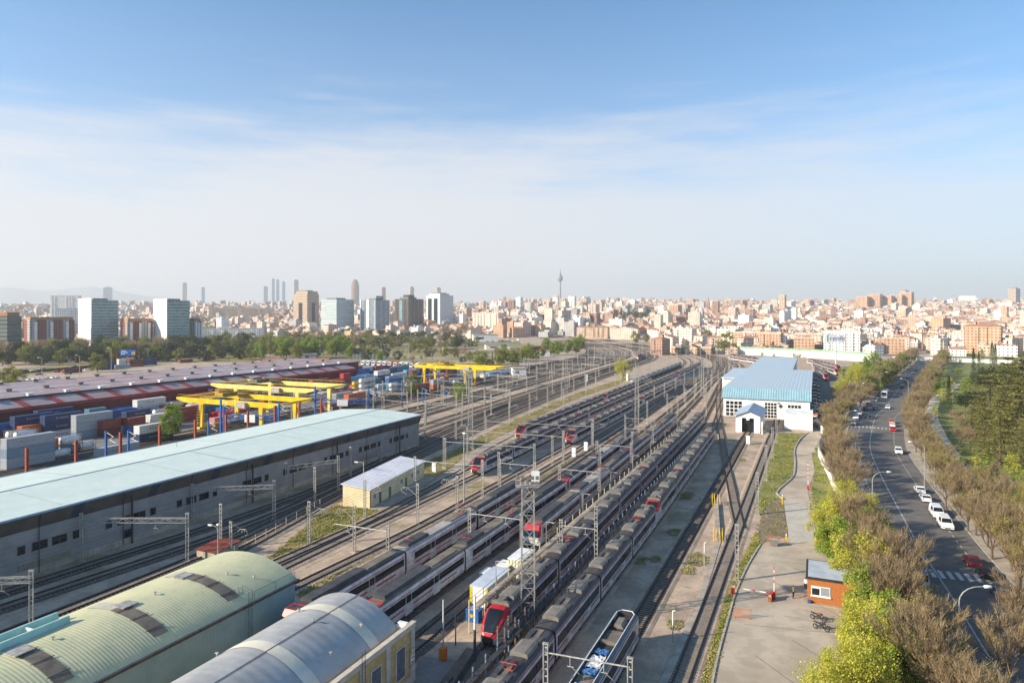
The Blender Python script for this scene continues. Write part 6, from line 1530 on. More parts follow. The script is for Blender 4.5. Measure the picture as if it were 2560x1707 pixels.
slab('wide white hangar roof beyond the highway trees', 505, 660, 822, 850, WM['white'], 'flat', 40, 0)
slab('long arcaded tan apartment range on the left slope', 520, 690, 770, 800, WM['tan'], 'flat', 20, 0)
slab('white campus block with dark window bands on the left', 130, 200, 740, 812, WM['white'], 'flat', 22, rad(10), 'office')
slab('low white curved office with window bands behind the first tower', 145, 198, 772, 835, WM['white'], 'flat', 22, 0)
rgm = random.Random(44)
for i in range(26):
    sx = (1185+i*18+rgm.uniform(-5, 5)) if i < 18 else (1655+(i-18)*42); wd = rgm.uniform(14, 24); yb = rgm.uniform(780, 806); ht = rgm.uniform(24, 44)
    c = rgm.choice(['beige', 'brown-brick', 'grey', 'tan', 'pink', 'white'])
    slab('x', sx, sx+wd, yb-ht, yb, WM[c], 'flat', 18, rad(rgm.choice((20, 35, 28)))); o = SLABS[-1]; o['group'] = 'mid-rise blocks on the skyline slope'; auto(o, c+' mid-rise block on the slope', 20, ['television tower', 'white striped tower', 'right skyline', 'tall advertising sign', 'blue-roofed hall', 'orange flank block'])
for i, (a, b, t) in enumerate(((2143, 2172, 742), (2173, 2204, 736), (2206, 2232, 740), (2228, 2258, 738), (2252, 2282, 731))):
    slab(('leftmost', 'second', 'middle', 'fourth', 'rightmost')[i]+' block of the orange-brick cluster on the right skyline', a, b, t, 775, WM['orange-brick'], 'flat', 30, rad(30))
slab('white ribbon-windowed office on the right skyline', 2398, 2438, 740, 760, WM['white'], 'flat', 25); slab('bright white cube house high on the right slope', 2498, 2526, 757, 775, WM['white'], 'flat', 20)
YFAR = city()
def distant_city():
    rg = random.Random(21); names = list(WALLS); bl = {k: MB() for k in ('a',)}
    mb = MB(); mats = [WM[k] for k in names]+[TERRA, FLAT]
    Y = min(YFAR, 1150.0); 
    while Y < 4300:
        X = -.84*Y
        while X < .84*Y:
            sx = 1280+F*X/Y; w = rg.uniform(9, 24)*(1 if Y < 2500 else 1.3)
            ok = (Y > YFAR+10 or (sx < 1140 and Y > 1750) or (1140 < sx < 1620 and Y > 1500)) and not (1555 < sx < 1640 and 1500 < Y < 2600 and rg.random() < .8) and not (sx < 640 and rg.random() < .25 and Y < 3000)
            if sx < 1140 and 1380 < Y < 1750 and rg.random() < .35: ok = True
            if ok:
                d = rg.uniform(11, 20); fl = rg.choice((2, 2, 3, 3, 4, 5)) if rg.random() < .95 else rg.choice((7, 9, 11))
                if 1240 < sx < 1480: fl += rg.choice((0, 1, 3, 5))
                h = fl*3.0; z = tz(X, Y); a = TH+rad(rg.choice((-20, -35, -48, 25, -28, 60)))
                px, py = X+rg.uniform(-8, 8), Y+rg.uniform(-16, 16); x, y = W(px, py)
                T = Matrix.Translation((x, y, z)) @ Matrix.Rotation(a, 4, 'Z')
                c = rg.choice(names); mi = names.index(c)
                mb.box(-w/2, w/2, -d/2, d/2, -8, h, mi, T)
                if rg.random() < .45 and fl < 8:
                    e = .4; rh = 2.6; V = lambda p: tuple(T @ Vector(p)); t = len(names)
                    mb.face([V((-w/2-e, -d/2-e, h)), V((w/2+e, -d/2-e, h)), V((w/2-4, 0, h+rh)), V((-w/2+4, 0, h+rh))], t); mb.face([V((w/2+e, -d/2-e, h)), V((w/2+e, d/2+e, h)), V((w/2-4, 0, h+rh))], t); mb.face([V((w/2+e, d/2+e, h)), V((-w/2-e, d/2+e, h)), V((-w/2+4, 0, h+rh)), V((w/2-4, 0, h+rh))], t); mb.face([V((-w/2-e, d/2+e, h)), V((-w/2-e, -d/2-e, h)), V((-w/2+4, 0, h+rh))], t)
                else:
                    q = rg.uniform(-w*.3, w*.2); mb.box(q, q+w*.25, -d*.3, d*.2, h, h+2.8, mi, T)
            X += w*rg.uniform(1.0, 1.7)
        Y += rg.uniform(22, 34)*(1+Y/6000)
    o = mb.build('distant_city', mats); o['kind'] = 'stuff'; o['label'] = 'far mass of pale city blocks rising to the skyline'; o['category'] = 'city'
distant_city()
# faint mountains, distance haze partly painted into the pale rock colour
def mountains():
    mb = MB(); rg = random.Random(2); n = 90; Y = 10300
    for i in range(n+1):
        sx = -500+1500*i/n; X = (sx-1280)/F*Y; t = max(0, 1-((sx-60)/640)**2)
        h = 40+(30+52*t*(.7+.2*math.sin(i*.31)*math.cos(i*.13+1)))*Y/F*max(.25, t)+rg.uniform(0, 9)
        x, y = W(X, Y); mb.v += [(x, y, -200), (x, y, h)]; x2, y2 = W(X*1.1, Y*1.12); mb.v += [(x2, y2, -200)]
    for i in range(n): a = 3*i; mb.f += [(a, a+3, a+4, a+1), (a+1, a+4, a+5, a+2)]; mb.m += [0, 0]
    struct(mb.build('mountains', mat('haze_paled_rock', '#a3acb4', '#98a2ab', .0008, .95), None, True))
mountains()
# ------------------------------------------------------------------ vegetation
def leafmat(name, a, b, c=None):
    if name in MATS: return MATS[name]
    m, nt, bs = newmat(name)
    pos = N(nt, 'ShaderNodeNewGeometry').outputs['Position']
    o = mixc(nt, ramp(nt, noise(nt, pos, 1.1, 4), .35, .65), lin(a), lin(b))
    if c: o = mixc(nt, ramp(nt, noise(nt, pos, .33, 3), .5, .68), o, lin(c))
    nt.links.new(o, bs.inputs['Base Color']); bs.inputs['Roughness'].default_value = .75; bs.inputs['Specular IOR Level'].default_value = .2
    tr = N(nt, 'ShaderNodeBsdfTranslucent'); nt.links.new(o, tr.inputs['Color'])
    mx = N(nt, 'ShaderNodeMixShader'); mx.inputs[0].default_value = .38
    nt.links.new(bs.outputs[0], mx.inputs[1]); nt.links.new(tr.outputs[0], mx.inputs[2]); nt.links.new(mx.outputs[0], nt.nodes['Material Output'].inputs['Surface'])
    return m
LF = {'spring': leafmat('spring_leaves', '#ccc64e', '#abab40', '#d6cc62'), 'green': leafmat('green_leaves', '#99ab42', '#7e9436', '#b0b44e'), 'olive': leafmat('olive_leaves', '#94974a', '#7e8440', '#a69a50'), 'dark': leafmat('pine_needles', '#4c5836', '#3d4a2e', '#5b6338'), 'cypress': leafmat('cypress_needles', '#4a5c30', '#3c4d28'), 'cedar': leafmat('cedar_needles', '#9a954e', '#77783a', '#aca45c'), 'brown': leafmat('bare_twigs', '#ae9774', '#937d5f', '#b9a478'), 'yellowgreen': leafmat('fresh_buds', '#b5b13f', '#a09c3a'), 'pale': leafmat('pale_poplar', '#a3a384', '#8e8f70')}
def leaf(mb, p, s, rg, mi=0, flat=False, thin=1.0):
    a = rg.uniform(0, 6.283); t = rg.gauss(0, .35) if flat else rg.uniform(-1.2, 1.2)
    u = Vector((math.cos(a), math.sin(a), 0)); v = Vector((-math.sin(a)*math.cos(t), math.cos(a)*math.cos(t), math.sin(t)))
    u *= s*.5*thin; v *= s*.5
    p = Vector(p); mb.face([p-u*.5-v, p+u-v*.2, p+u*.4+v, p-u*.9+v*.3], mi)
def branch(mb, p, d, L, r, depth, rg, tips, mi=0, n=5, spread=.6, kids_=3):
    p = Vector(p); d = Vector(d).normalized(); q = p+d*L*.5; d2 = (d+Vector((rg.gauss(0, .12), rg.gauss(0, .12), .05))).normalized(); e = q+d2*L*.5
    mb.tube(p, q, r, r*.82, n, mi, False); mb.tube(q, e, r*.82, r*.6, n, mi, False)
    tips.append((e, d2, depth))
    if depth == 0: return
    for k in range(kids_):
        a = 6.283*(k+rg.random()*.7)/kids_; ax = Vector((math.cos(a), math.sin(a), 0)); nd = (d2*(1-spread*.35)+ax*spread+Vector((0, 0, .28))).normalized()
        branch(mb, e if k else q+d2*L*.25, nd, L*rg.uniform(.62, .82), r*.58, depth-1, rg, tips, mi, max(3, n-1), spread, kids_)
def bare_tree(h, seed, fine=1700, budm='brown', bud=.0):
    rg = random.Random(seed); root = thing('bare_tree', 'x', 'tree', group='leafless brown street trees'); tr = MB(); segs = []
    tr.tube((0, 0, -.2), (0, 0, h*.24), h*.022, h*.017, 7, 0, False)
    def grow(p, d, L, r, dep):
        p = Vector(p); d = Vector(d).normalized(); q = p+d*L*.55; d2 = (d+Vector((rg.gauss(0, .13), rg.gauss(0, .13), .1))).normalized(); e = q+d2*L*.45
        tr.tube(p, q, r, r*.8, 4, 0, False); tr.tube(q, e, r*.8, r*.55, 4, 0, False)
        if dep < 3: segs.append((q, e, d2, dep))
        if dep == 0: return
        for k in range(3 if dep > 1 else 2):
            a = rg.uniform(0, 6.283); nd = (d2+Vector((math.cos(a), math.sin(a), .1))*rg.uniform(.3, .55)).normalized(); grow(e if k else q, nd, L*rg.uniform(.62, .84), r*.6, dep-1)
    for k in range(7):
        a = 6.283*k/7+rg.uniform(-.3, .3); t = rg.uniform(.3, .95) if k else .1; grow((0, 0, h*rg.uniform(.16, .25)), (math.cos(a)*t, math.sin(a)*t, 1), h*rg.uniform(.22, .29), h*.0095, 3)
    tr.build('trunk', M['bark'], root)
    cr = MB(); c0 = Vector((0, 0, h*.12))
    for k in range(fine):
        q, e, d, dep = rg.choice(segs); base = q.lerp(e, rg.random()); out = (base-c0).normalized()
        dd = (out*1.1+d*.5+Vector((rg.gauss(0, .5), rg.gauss(0, .5), rg.gauss(.1, .42)))).normalized(); L = h*rg.uniform(.05, .12); w = rg.uniform(.01, .024)
        s = dd.cross(Vector((rg.gauss(0, 1), rg.gauss(0, 1), rg.gauss(0, 1)))).normalized()*w; m_ = base+dd*L*.6
        cr.face([base-s, base+s, m_+s*.8, m_-s*.8]); t2 = m_+(dd+Vector((rg.gauss(0, .25), rg.gauss(0, .25), .1))).normalized()*L*.55; cr.face([m_-s*.8, m_+s*.8, t2])
        if rg.random() < (.9 if bud else .35): leaf(cr, t2, rg.uniform(.06, .15), rg, 1)
    cr.build('crown', [LF['brown'], LF['yellowgreen'] if bud else LF['brown']], root); return root
def leafy_tree(h, w, seed, lm, n=3800, ls=.34, name='leafy_tree', low=.18, droop=0.0):
    rg = random.Random(seed); root = thing(name, 'x', 'tree', group='green-leaved trees'); tr = MB(); tips = []
    tr.tube((0, 0, -.2), (0, 0, h*.3), h*.024, h*.018, 7, 0, False)
    for k in range(4):
        a = 6.283*k/4+rg.random(); branch(tr, (0, 0, h*(.18+.05*k)), (math.cos(a)*.55, math.sin(a)*.55, 1), h*.25, h*.012, 1, rg, tips, 0, 5, .6, 3)
    tr.build('trunk', M['bark'], root)
    cl = []
    for k in range(34):
        z = rg.uniform(low, 1.0); rr2 = w*.5*math.sqrt(max(0, 1-((z-.52)/.56)**2)); a = rg.uniform(0, 6.283); q = math.sqrt(rg.random())*rr2*.9
        cl.append((q*math.cos(a), q*math.sin(a), z*h, rg.uniform(.09, .19)*max(w, h*.7)))
    cr = MB()
    for k in range(n):
        c = rg.choice(cl); d = Vector((rg.gauss(0, 1), rg.gauss(0, 1), rg.gauss(0, .85))).normalized()*c[3]*(rg.random()**.4)
        p = Vector(c[:3])+d; 
        if droop: p.z -= droop*rg.random()*1.2
        leaf(cr, p, ls*rg.uniform(.6, 1.3), rg, 0, False, .6 if droop else 1.0)
    cr.build('crown', LF[lm], root); return root
def column_tree(h, w, seed, lm, n=1500, ls=.4, name='cypress'):
    rg = random.Random(seed); root = thing(name, 'x', 'tree', group='slim upright trees'); tr = MB(); tr.tube((0, 0, -.2), (0, 0, h*.85), h*.012, .03, 6, 0, False); tr.build('trunk', M['bark'], root); cr = MB()
    for k in range(n):
        z = rg.random()**.85; rr2 = w*.5*min(1, z*6+.35)*(1-z)**.55; a = rg.uniform(0, 6.283); q = rr2*(rg.random()**.45)*(1+.18*math.sin(a*5+z*20))
        p = Vector((q*math.cos(a), q*math.sin(a), .4+z*h*.98)); leaf(cr, p, ls*rg.uniform(.5, 1.2), rg, 0, False, .6)
    cr.build('crown', LF[lm], root); return root
def conifer(h, w, seed, lm, n=4200, ls=.3, name='cedar_tree'):
    rg = random.Random(seed); root = thing(name, 'x', 'tree', group='dark conifers of the park'); tr = MB(); tr.tube((0, 0, -.2), (0, 0, h*.97), h*.02, .04, 7, 0, False); cr = MB()
    lv = int(h/.95)
    for i in range(lv):
        z = h*(.12+.86*i/lv); rr2 = w*.5*(1-(i/lv)**1.3)*rg.uniform(.75, 1.1)+.3
        for k in range(6):
            a = 6.283*(k+rg.random())/6; L = rr2*rg.uniform(.7, 1.1); e = Vector((L*math.cos(a), L*math.sin(a), z-L*.08+.2)); tr.tube((0, 0, z), e, .05, .02, 3, 0, False)
            for j in range(int(n/lv/6)):
                t = rg.random()**.6; p = Vector((0, 0, z)).lerp(e, t); sp = .12+.2*L*t*.6
                p += Vector((rg.gauss(0, sp), rg.gauss(0, sp), rg.gauss(.05, .1))); leaf(cr, p, ls*rg.uniform(.6, 1.2), rg, 0, True)
    tr.build('trunk', M['bark'], root); cr.build('crown', LF[lm], root); return root
def pine(h, w, seed, n=2600):
    rg = random.Random(seed); root = thing('stone_pine', 'x', 'tree', group='dark pines'); tr = MB(); tips = []
    tr.tube((0, 0, -.2), (0, 0, h*.5), h*.022, h*.018, 7, 0, False)
    for k in range(5):
        a = 6.283*k/5; tr.tube((0, 0, h*.48), (w*.3*math.cos(a), w*.3*math.sin(a), h*.72), h*.012, .05, 5, 0, False)
    tr.build('trunk', M['bark'], root); cr = MB(); cl = [(w*.36*math.sqrt(rg.random())*math.cos(a), w*.36*math.sqrt(rg.random())*math.sin(a), h*rg.uniform(.6, .92), w*rg.uniform(.13, .22)) for a in [rg.uniform(0, 6.28) for _ in range(16)]]
    for k in range(n):
        c = rg.choice(cl); d = Vector((rg.gauss(0, 1), rg.gauss(0, 1), rg.gauss(0, .6))).normalized()*c[3]*rg.random()**.4; leaf(cr, Vector(c[:3])+d, rg.uniform(.2, .45), rg, 0)
    cr.build('crown', LF['dark'], root); return root
TREE = {'bare': [Proto(bare_tree(8.8, s, 2500)) for s in (1, 2, 3)], 'budding': [Proto(bare_tree(8, s, 2000, 'x', 1)) for s in (8, 9)],
        'spring': [Proto(leafy_tree(9, 7.5, s, 'spring', 9500, .24, droop=1.0)) for s in (21, 22)], 'green': [Proto(leafy_tree(8.5, 7, s, 'green', 8500, .25)) for s in (31, 32)],
        'olive': [Proto(leafy_tree(8, 7.5, s, 'olive', 2400, .42)) for s in (41, 42)], 'cypress': [Proto(column_tree(12, 2.3, 51, 'cypress'))], 'poplar': [Proto(column_tree(14, 4.2, 52, 'pale', 1100, .5, 'poplar'))],
        'cedar': [Proto(conifer(12, 9, s, 'cedar')) for s in (61, 62)], 'pine': [Proto(pine(8.5, 7.5, s)) for s in (71, 72)], 'darkbush': [Proto(leafy_tree(6.5, 8, 75, 'dark', 1500, .5, 'evergreen_bush', .03))], 'young': [Proto(leafy_tree(5.5, 3.2, 81, 'spring', 900, .24, 'young_tree', .35))], 'shrub': [Proto(leafy_tree(2.2, 2.6, 91, 'green', 700, .24, 'shrub', .05))]}
TL = {'darkbush': 'broad dark evergreen bush', 'bare': 'leafless brown tree', 'budding': 'brown tree with yellowish buds', 'spring': 'yellow-green leafy tree', 'green': 'fresh green leafy tree', 'olive': 'olive-green spring tree', 'cypress': 'slim dark cypress', 'poplar': 'pale upright poplar', 'cedar': 'layered olive-green cedar', 'pine': 'dark round pine', 'young': 'young yellow-green tree', 'shrub': 'low green shrub'}
rt = random.Random(17)
def tree(kind, x, y, s=1.0, where='', lm=None):
    if kind == 'cedar': s *= rt.uniform(.75, 1.4)
    o = rt.choice(TREE[kind]).put((x, y, tzw(x, y)+.05), rt.uniform(0, 6.28), None, (s*rt.uniform(.92, 1.1), s*rt.uniform(.92, 1.1), s)); auto(o, TL[kind]+where, 4*s, lm); return o
def treep(kind, sx, sy, s=1.0, where='', lm=None): return tree(kind, *P(sx, sy), s, where, lm)
# lamps along the avenue, used as landmarks as well
def street_lamp(x, y, h, ang, lab, arm=2.2):
    r = thing('street_lamp', lab, 'street lamp', (x, y, tzw(x, y)), ang, 'curved street lamps of the avenue'); mb = MB(); mb.tube((0, 0, 0), (0, 0, h-1.6), .1, .07, 7)
    pts = [(0, 0, h-1.6)]+[(arm*(1-math.cos(t)), 0, h-1.6+1.6*math.sin(t)) for t in (.3, .65, 1.0, 1.3, 1.57)]+[(arm+.7, 0, h+.02)]; mb.path(pts, .065, 6); mb.build('pole', M['galv'], r)
    mb = MB(); 
    for k in range(1): mb.lathe([(.0, 0), (.16, .1), (.2, .45), (.16, .9), (0, 1.05)], 8)
    o = mb.build('lamp_head', M['white'], r, True); o.location = (arm+.5, 0, h); o.rotation_euler = (0, rad(90), 0)
    mb = MB(); mb.box(-.22, .22, -.22, .22, 0, .3); mb.build('base', M['concrete'], r); return r
for i, (sx, Y, h, d, lab) in enumerate(((2398, 76.7, 9.4, 0, 'near street lamp with big white head above the bare trees'), (2181, 132, 9.5, 0, 'street lamp rising beside the yellow-green trees'), (2114, 217, 9.3, 0, 'street lamp at the bend of the white boundary wall'), (2140.6, 300.9, 9.5, 0, 'street lamp above the row of parked white cars'), (2200.7, 359, 9.5, 0, 'street lamp behind the coach'), (2265, 447.6, 9.5, 0, 'tall thin lamp over the far bare trees'), (2314, 598, 9.5, 0, 'farthest street lamp of the avenue'), (2270.5, 325, 9.3, math.pi, 'street lamp reaching left over the avenue'), (2311, 155, 11, math.pi, 'slim lamp post on the park pavement by the white cars'))):
    X = (sx-1280)/F*Y; x, y = W(X, Y); street_lamp(x, y, h, TH+d, lab)
LM['near street lamp'] = (*W(*((2398-1280)/F*76.7, 76.7)), 9); LM['second street lamp'] = (*W((2181-1280)/F*132, 132), 9); LM['coach'] = (*P(2210, 993), 3); LM['white van'] = (*P(2361, 1316), 2); LM['sandy path'] = (*P(2345, 1090), 1); LM['lower right corner'] = (*P(2540, 1690), 1)
for nm, sx, sy in (('bright red car', 2233, 1077), ('lone white kerbside car', 2246, 1134), ('two white saloons', 2306, 1242), ('dark red car', 2430, 1412), ('white box truck', 2302, 1480), ('dark blue driving car', 2176, 1047), ('two motorcycles', 2049, 1564), ('upright white barrier', 2020, 1224), ('street wall', 2350, 904)): LM[nm] = (*P(sx, sy), 1.5)
RL = ['bright red car', 'lone white kerbside car', 'two white saloons', 'dark red car', 'white box truck', 'dark blue driving car', 'two motorcycles', 'upright white barrier', 'street wall', 'near street lamp', 'second street lamp', 'coach', 'white van', 'sandy path', 'lower right corner', 'gatehouse', 'tall advertising sign']
LM['gatehouse'] = (*P(2040, 1470), 3)
# avenue trees, left side (bare) and right side
def along(off, y0, y1, gap, kinds, s0, jit=1.2):
    pl = offset(CL, off); acc = 0; nxt = 0
    for a, b in zip(pl, pl[1:]):
        L = math.dist(a, b); d = nxt-acc
        while d < L:
            t = d/L; x, y = a[0]+(b[0]-a[0])*t, a[1]+(b[1]-a[1])*t; Yc = -x*ST+y*CT
            if y0 < Yc < y1:
                k = rt.choice(kinds); tree(k, x+rt.uniform(-jit, jit), y+rt.uniform(-jit, jit), s0*rt.uniform(.85, 1.12), '', RL)
            nxt += gap*rt.uniform(.85, 1.15); d = nxt-acc
        acc += L
along(-9.0, 45, 116, 4.4, ['bare'], 1.12); along(-6.8, 48, 100, 6, ['bare', 'bare', 'budding'], .95)
along(-9.4, 140, 226, 4.8, ['bare', 'bare', 'budding'], 1.02)
along(-9.4, 250, 330, 6.5, ['bare', 'bare', 'budding'], .85); along(-13.5, 236, 330, 7.5, ['bare', 'budding'], .95, 2)
along(-10.5, 330, 620, 7.0, ['bare', 'bare', 'olive'], 1.2)
along(12.2, 56, 106, 5.4, ['bare', 'budding'], 1.1); along(16.5, 60, 135, 5.5, ['bare', 'budding', 'bare'], 1.05, 2.4); along(22, 66, 140, 6.5, ['budding', 'bare', 'spring'], 1.0, 3)
along(12.4, 138, 186, 8.0, ['budding', 'bare'], .9); along(14.5, 150, 330, 7.5, ['bare', 'budding', 'bare'], .85, 1.2); along(12.0, 190, 330, 5.8, ['bare', 'bare', 'budding'], .95); along(12.6, 335, 600, 7.5, ['bare', 'olive', 'bare'], 1.1, 2)
for sx, sy, k, s in ((2110, 1290, 'spring', .8), (2175, 1660, 'spring', .9), (2095, 1850, 'spring', .95), (2165, 1830, 'spring', .95), (2210, 1640, 'green', .85), (2250, 1660, 'spring', .8), (2070, 1375, 'spring', 0.97), (2120, 1350, 'spring', 0.91), (2160, 1330, 'spring', 0.82), (2090, 1420, 'green', 0.93), (2150, 1395, 'green', 0.93), (2205, 1400, 'green', 0.75), (2138, 1480, 'spring', 1.00), (2165, 1500, 'spring', 1.08), (2160, 1560, 'spring', 0.80), (2175, 1590, 'green', 0.96), (2185, 1700, 'spring', 1.03), (2190, 1700, 'spring', 0.96), (2240, 1720, 'green', 0.93), (2310, 1745, 'green', 0.68), (2150, 1780, 'spring', .9), (2040, 1880, 'green', .6), (2280, 1700, 'green', 0.57), (2085, 1300, 'spring', 0.71)):
    treep(k, sx, sy, s, ' by the boundary wall', RL)
for sx, sy, k, s in ((2120, 985, 'spring', 1.5), (2150, 975, 'spring', 1.45), (2105, 1000, 'spring', 1.15), (2185, 965, 'green', 1.3), (2160, 955, 'green', 1.35), (2200, 955, 'olive', 1.4), (2215, 945, 'olive', 1.3), (2180, 935, 'green', 1.7), (2140, 960, 'spring', 1.4), (2225, 960, 'olive', 1.1), (2185, 985, 'spring', 1.0)):
    treep(k, sx, sy, s, ' behind the parking', RL)
# park
for sx, sy, k, s in ((2455, 1000, 'pine', 1.5), (2420, 985, 'green', .9), (2440, 1010, 'cedar', 1.3), (2500, 1170, 'cedar', 1.2), (2565, 1190, 'cedar', 1.4), (2470, 1160, 'shrub', 1.4), (2450, 1085, 'cedar', 1.2), (2490, 1110, 'pine', 1.1), (2540, 1110, 'pine', 1.4), (2425, 1130, 'bare', .9), (2410, 1090, 'bare', .8), (2480, 1240, 'bare', .9), (2540, 1380, 'bare', 1.1), (2500, 1360, 'budding', 1.0), (2470, 1370, 'bare', 1.0), (2420, 1330, 'budding', 1.0), (2450, 1250, 'budding', .9), (2390, 1235, 'bare', .9), (2520, 980, 'pine', 1.6), (2560, 1010, 'pine', 1.7), (2470, 975, 'pine', 1.5), (2372, 1035, 'cypress', 1.26), (2434, 945, 'cypress', 1.54), (2447, 950, 'cypress', 1.43), (2480, 930, 'cypress', 1.71), (2489, 928, 'cypress', 1.54), (2455, 960, 'poplar', 1.42), (2484, 950, 'poplar', 1.47), (2413, 1050, 'pine', 1.19), (2436, 1045, 'pine', 1.25), (2475, 1090, 'cedar', 1.50), (2520, 1075, 'cedar', 1.65), (2555, 1090, 'cedar', 1.80), (2460, 1130, 'cedar', 1.42), (2510, 1135, 'cedar', 1.50), (2550, 1150, 'cedar', 1.50), (2430, 1090, 'cedar', 1.12), (2500, 985, 'pine', 1.62), (2530, 1000, 'pine', 1.75), (2557, 985, 'pine', 1.75), (2480, 1010, 'pine', 1.50), (2515, 960, 'olive', 1.30), (2550, 950, 'pine', 1.50), (2540, 1035, 'cedar', 1.80), (2575, 1040, 'pine', 1.75), (2590, 1110, 'cedar', 1.80), (2495, 1040, 'cedar', 1.65),
                    (2438, 1198, 'young', 0.95), (2530, 1200, 'young', 1.10), (2345, 985, 'green', 0.70), (2340, 1050, 'young', 1.00), (2360, 1010, 'spring', 0.80), (2375, 975, 'spring', 0.75), (2390, 1060, 'bare', 0.69), (2400, 1120, 'bare', 0.80), (2340, 1210, 'budding', 0.98), (2365, 1270, 'budding', 1.03), (2400, 1290, 'bare', 1.09), (2455, 1300, 'green', 0.60), (2490, 1330, 'spring', 0.65), (2530, 1320, 'spring', 0.70), (2560, 1340, 'budding', 1.03), (2480, 1400, 'bare', 1.09), (2530, 1430, 'budding', 1.15), (2575, 1420, 'spring', 0.80), (2510, 1280, 'bare', 0.92), (2560, 1250, 'green', 0.70), (2550, 1480, 'bare', 1.09), (2590, 1500, 'budding', 1.15), (2440, 1340, 'bare', 0.98), (2330, 1140, 'budding', 0.92), (2310, 1120, 'budding', 0.86), (2350, 1160, 'bare', 0.86), (2410, 980, 'shrub', 1.30), (2425, 1010, 'bare', 0.80), (2395, 940, 'green', 0.60), (2350, 950, 'spring', 0.60), (2580, 1580, 'bare', 1.03), (2555, 1640, 'bare', 0.98), (2520, 1735, 'bare', 1.03)):
    treep(k, sx, sy, s, ' in the park', RL)
for sx, sy, s in ((1905, 890, 1.5), (1935, 892, 1.3), (1985, 893, 1.6), (2000, 894, 1.4), (2470, 1190, 1.0), (2405, 1165, 1.0)): treep('shrub', sx, sy, s)
# left and centre belts
LL = ['left white-ended tower', 'right white-ended tower', 'tan stepped tower', 'banded glass block', 'white-piered glass tower', 'dark brown tower', 'white striped tower', 'rear yard shed', 'far yellow crane', 'near bright yellow crane', 'highway sign', 'red-brick block']
LM['highway sign'] = (*P(320, 906), 9)
treep('green', 430, 1098, 1.25, ' among the containers', LL); treep('green', 1145, 1000, .9, ' beside the crane track', LL); treep('olive', 1030, 990, 1.25, ' beside the container yard', LL); treep('green', 1165, 990, .8, ' beside the crane track', LL); treep('spring', 1557, 949, 1.5, ' beside the tank wagons', None)['label'] = 'round yellow-green tree standing alone among the tracks'
AUTO.pop()
treep('olive', 18, 968, 1.35, ' beside the highway', LL); treep('olive', 45, 972, 1.25, ' beside the highway', LL); treep('olive', 244, 930, 1.5, ' beside the highway', LL)
def belt(n, x0, x1, f0, f1, kinds, s0, s1, where):
    for i in range(n):
        sx = x0+(x1-x0)*(i+rt.random())/n; t = (sx-x0)/(x1-x0); sy = rt.uniform(*[a+(b-a)*t for a, b in zip(f0, f1)]); treep(rt.choice(kinds), sx, sy, rt.uniform(s0, s1), where, LL)
belt(85, -10, 620, (892, 912), (862, 888), ['pine', 'darkbush', 'olive', 'darkbush', 'bare', 'pine'], 1.3, 2.1, ' in the highway belt')
belt(60, -10, 650, (898, 916), (884, 900), ['darkbush', 'pine', 'darkbush', 'olive', 'darkbush'], 1.2, 1.9, ' along the highway verge')
belt(34, 60, 560, (876, 886), (860, 868), ['olive', 'bare', 'budding'], 1.3, 1.9, ' below the towers')
belt(62, 540, 1010, (844, 876), (842, 874), ['pine', 'olive', 'darkbush', 'bare', 'olive', 'darkbush'], 1.2, 2.0, ' behind the container yard')
belt(30, 940, 1150, (843, 868), (842, 866), ['pine', 'darkbush', 'bare', 'olive'], 1.2, 2.0, ' before the office towers')
belt(34, 560, 900, (856, 880), (854, 878), ['green', 'olive', 'darkbush', 'olive', 'bare'], 1.3, 2.0, ' before the tower row')
belt(26, 880, 1200, (850, 882), (848, 880), ['olive', 'darkbush', 'bare', 'olive'], 1.2, 1.9, ' before the tower row')
belt(24, 640, 860, (884, 902), (880, 898), ['green', 'olive', 'green', 'olive'], 1.6, 2.3, ' beyond the yard')
belt(44, 860, 1300, (880, 905), (872, 935), ['olive', 'bare', 'shrub', 'shrub', 'green', 'olive', 'darkbush'], .8, 1.5, ' on the waste ground')
belt(28, 1240, 1460, (890, 925), (862, 880), ['olive', 'green', 'bare', 'green'], 1.0, 1.6, ' beside the rail curve')
for sx, sy, k, s in ((775, 842, 'cypress', 1.5), (790, 843, 'cypress', 1.3), (818, 842, 'cypress', 1.4), (832, 842, 'cypress', 1.2), (1231, 902, 'cypress', .7), (1239, 902, 'cypress', .75), (1676, 862, 'cypress', 1.1), (1770, 862, 'olive', 2.3), (1760, 862, 'green', 1.9), (1812, 885, 'olive', 2.6), (1835, 880, 'green', 1.1), (1588, 860, 'olive', 2.0), (1615, 858, 'olive', 1.5), (1767, 880, 'green', 1.0), (1450, 880, 'green', 2.1), (1440, 885, 'olive', 1.8), (1120, 858, 'bare', 3.0), (1155, 856, 'bare', 3.2), (520, 838, 'green', 2.2), (690, 826, 'green', 2), (730, 835, 'olive', 2), (785, 832, 'olive', 2.2), (840, 836, 'olive', 2)):
    treep(k, sx, sy, s, '', LL+['blue-roofed hall', 'television tower', 'tall advertising sign'])
belt(20, 470, 760, (816, 836), (812, 830), ['green', 'olive', 'bare'], 1.4, 2.2, ' on the far left slope')
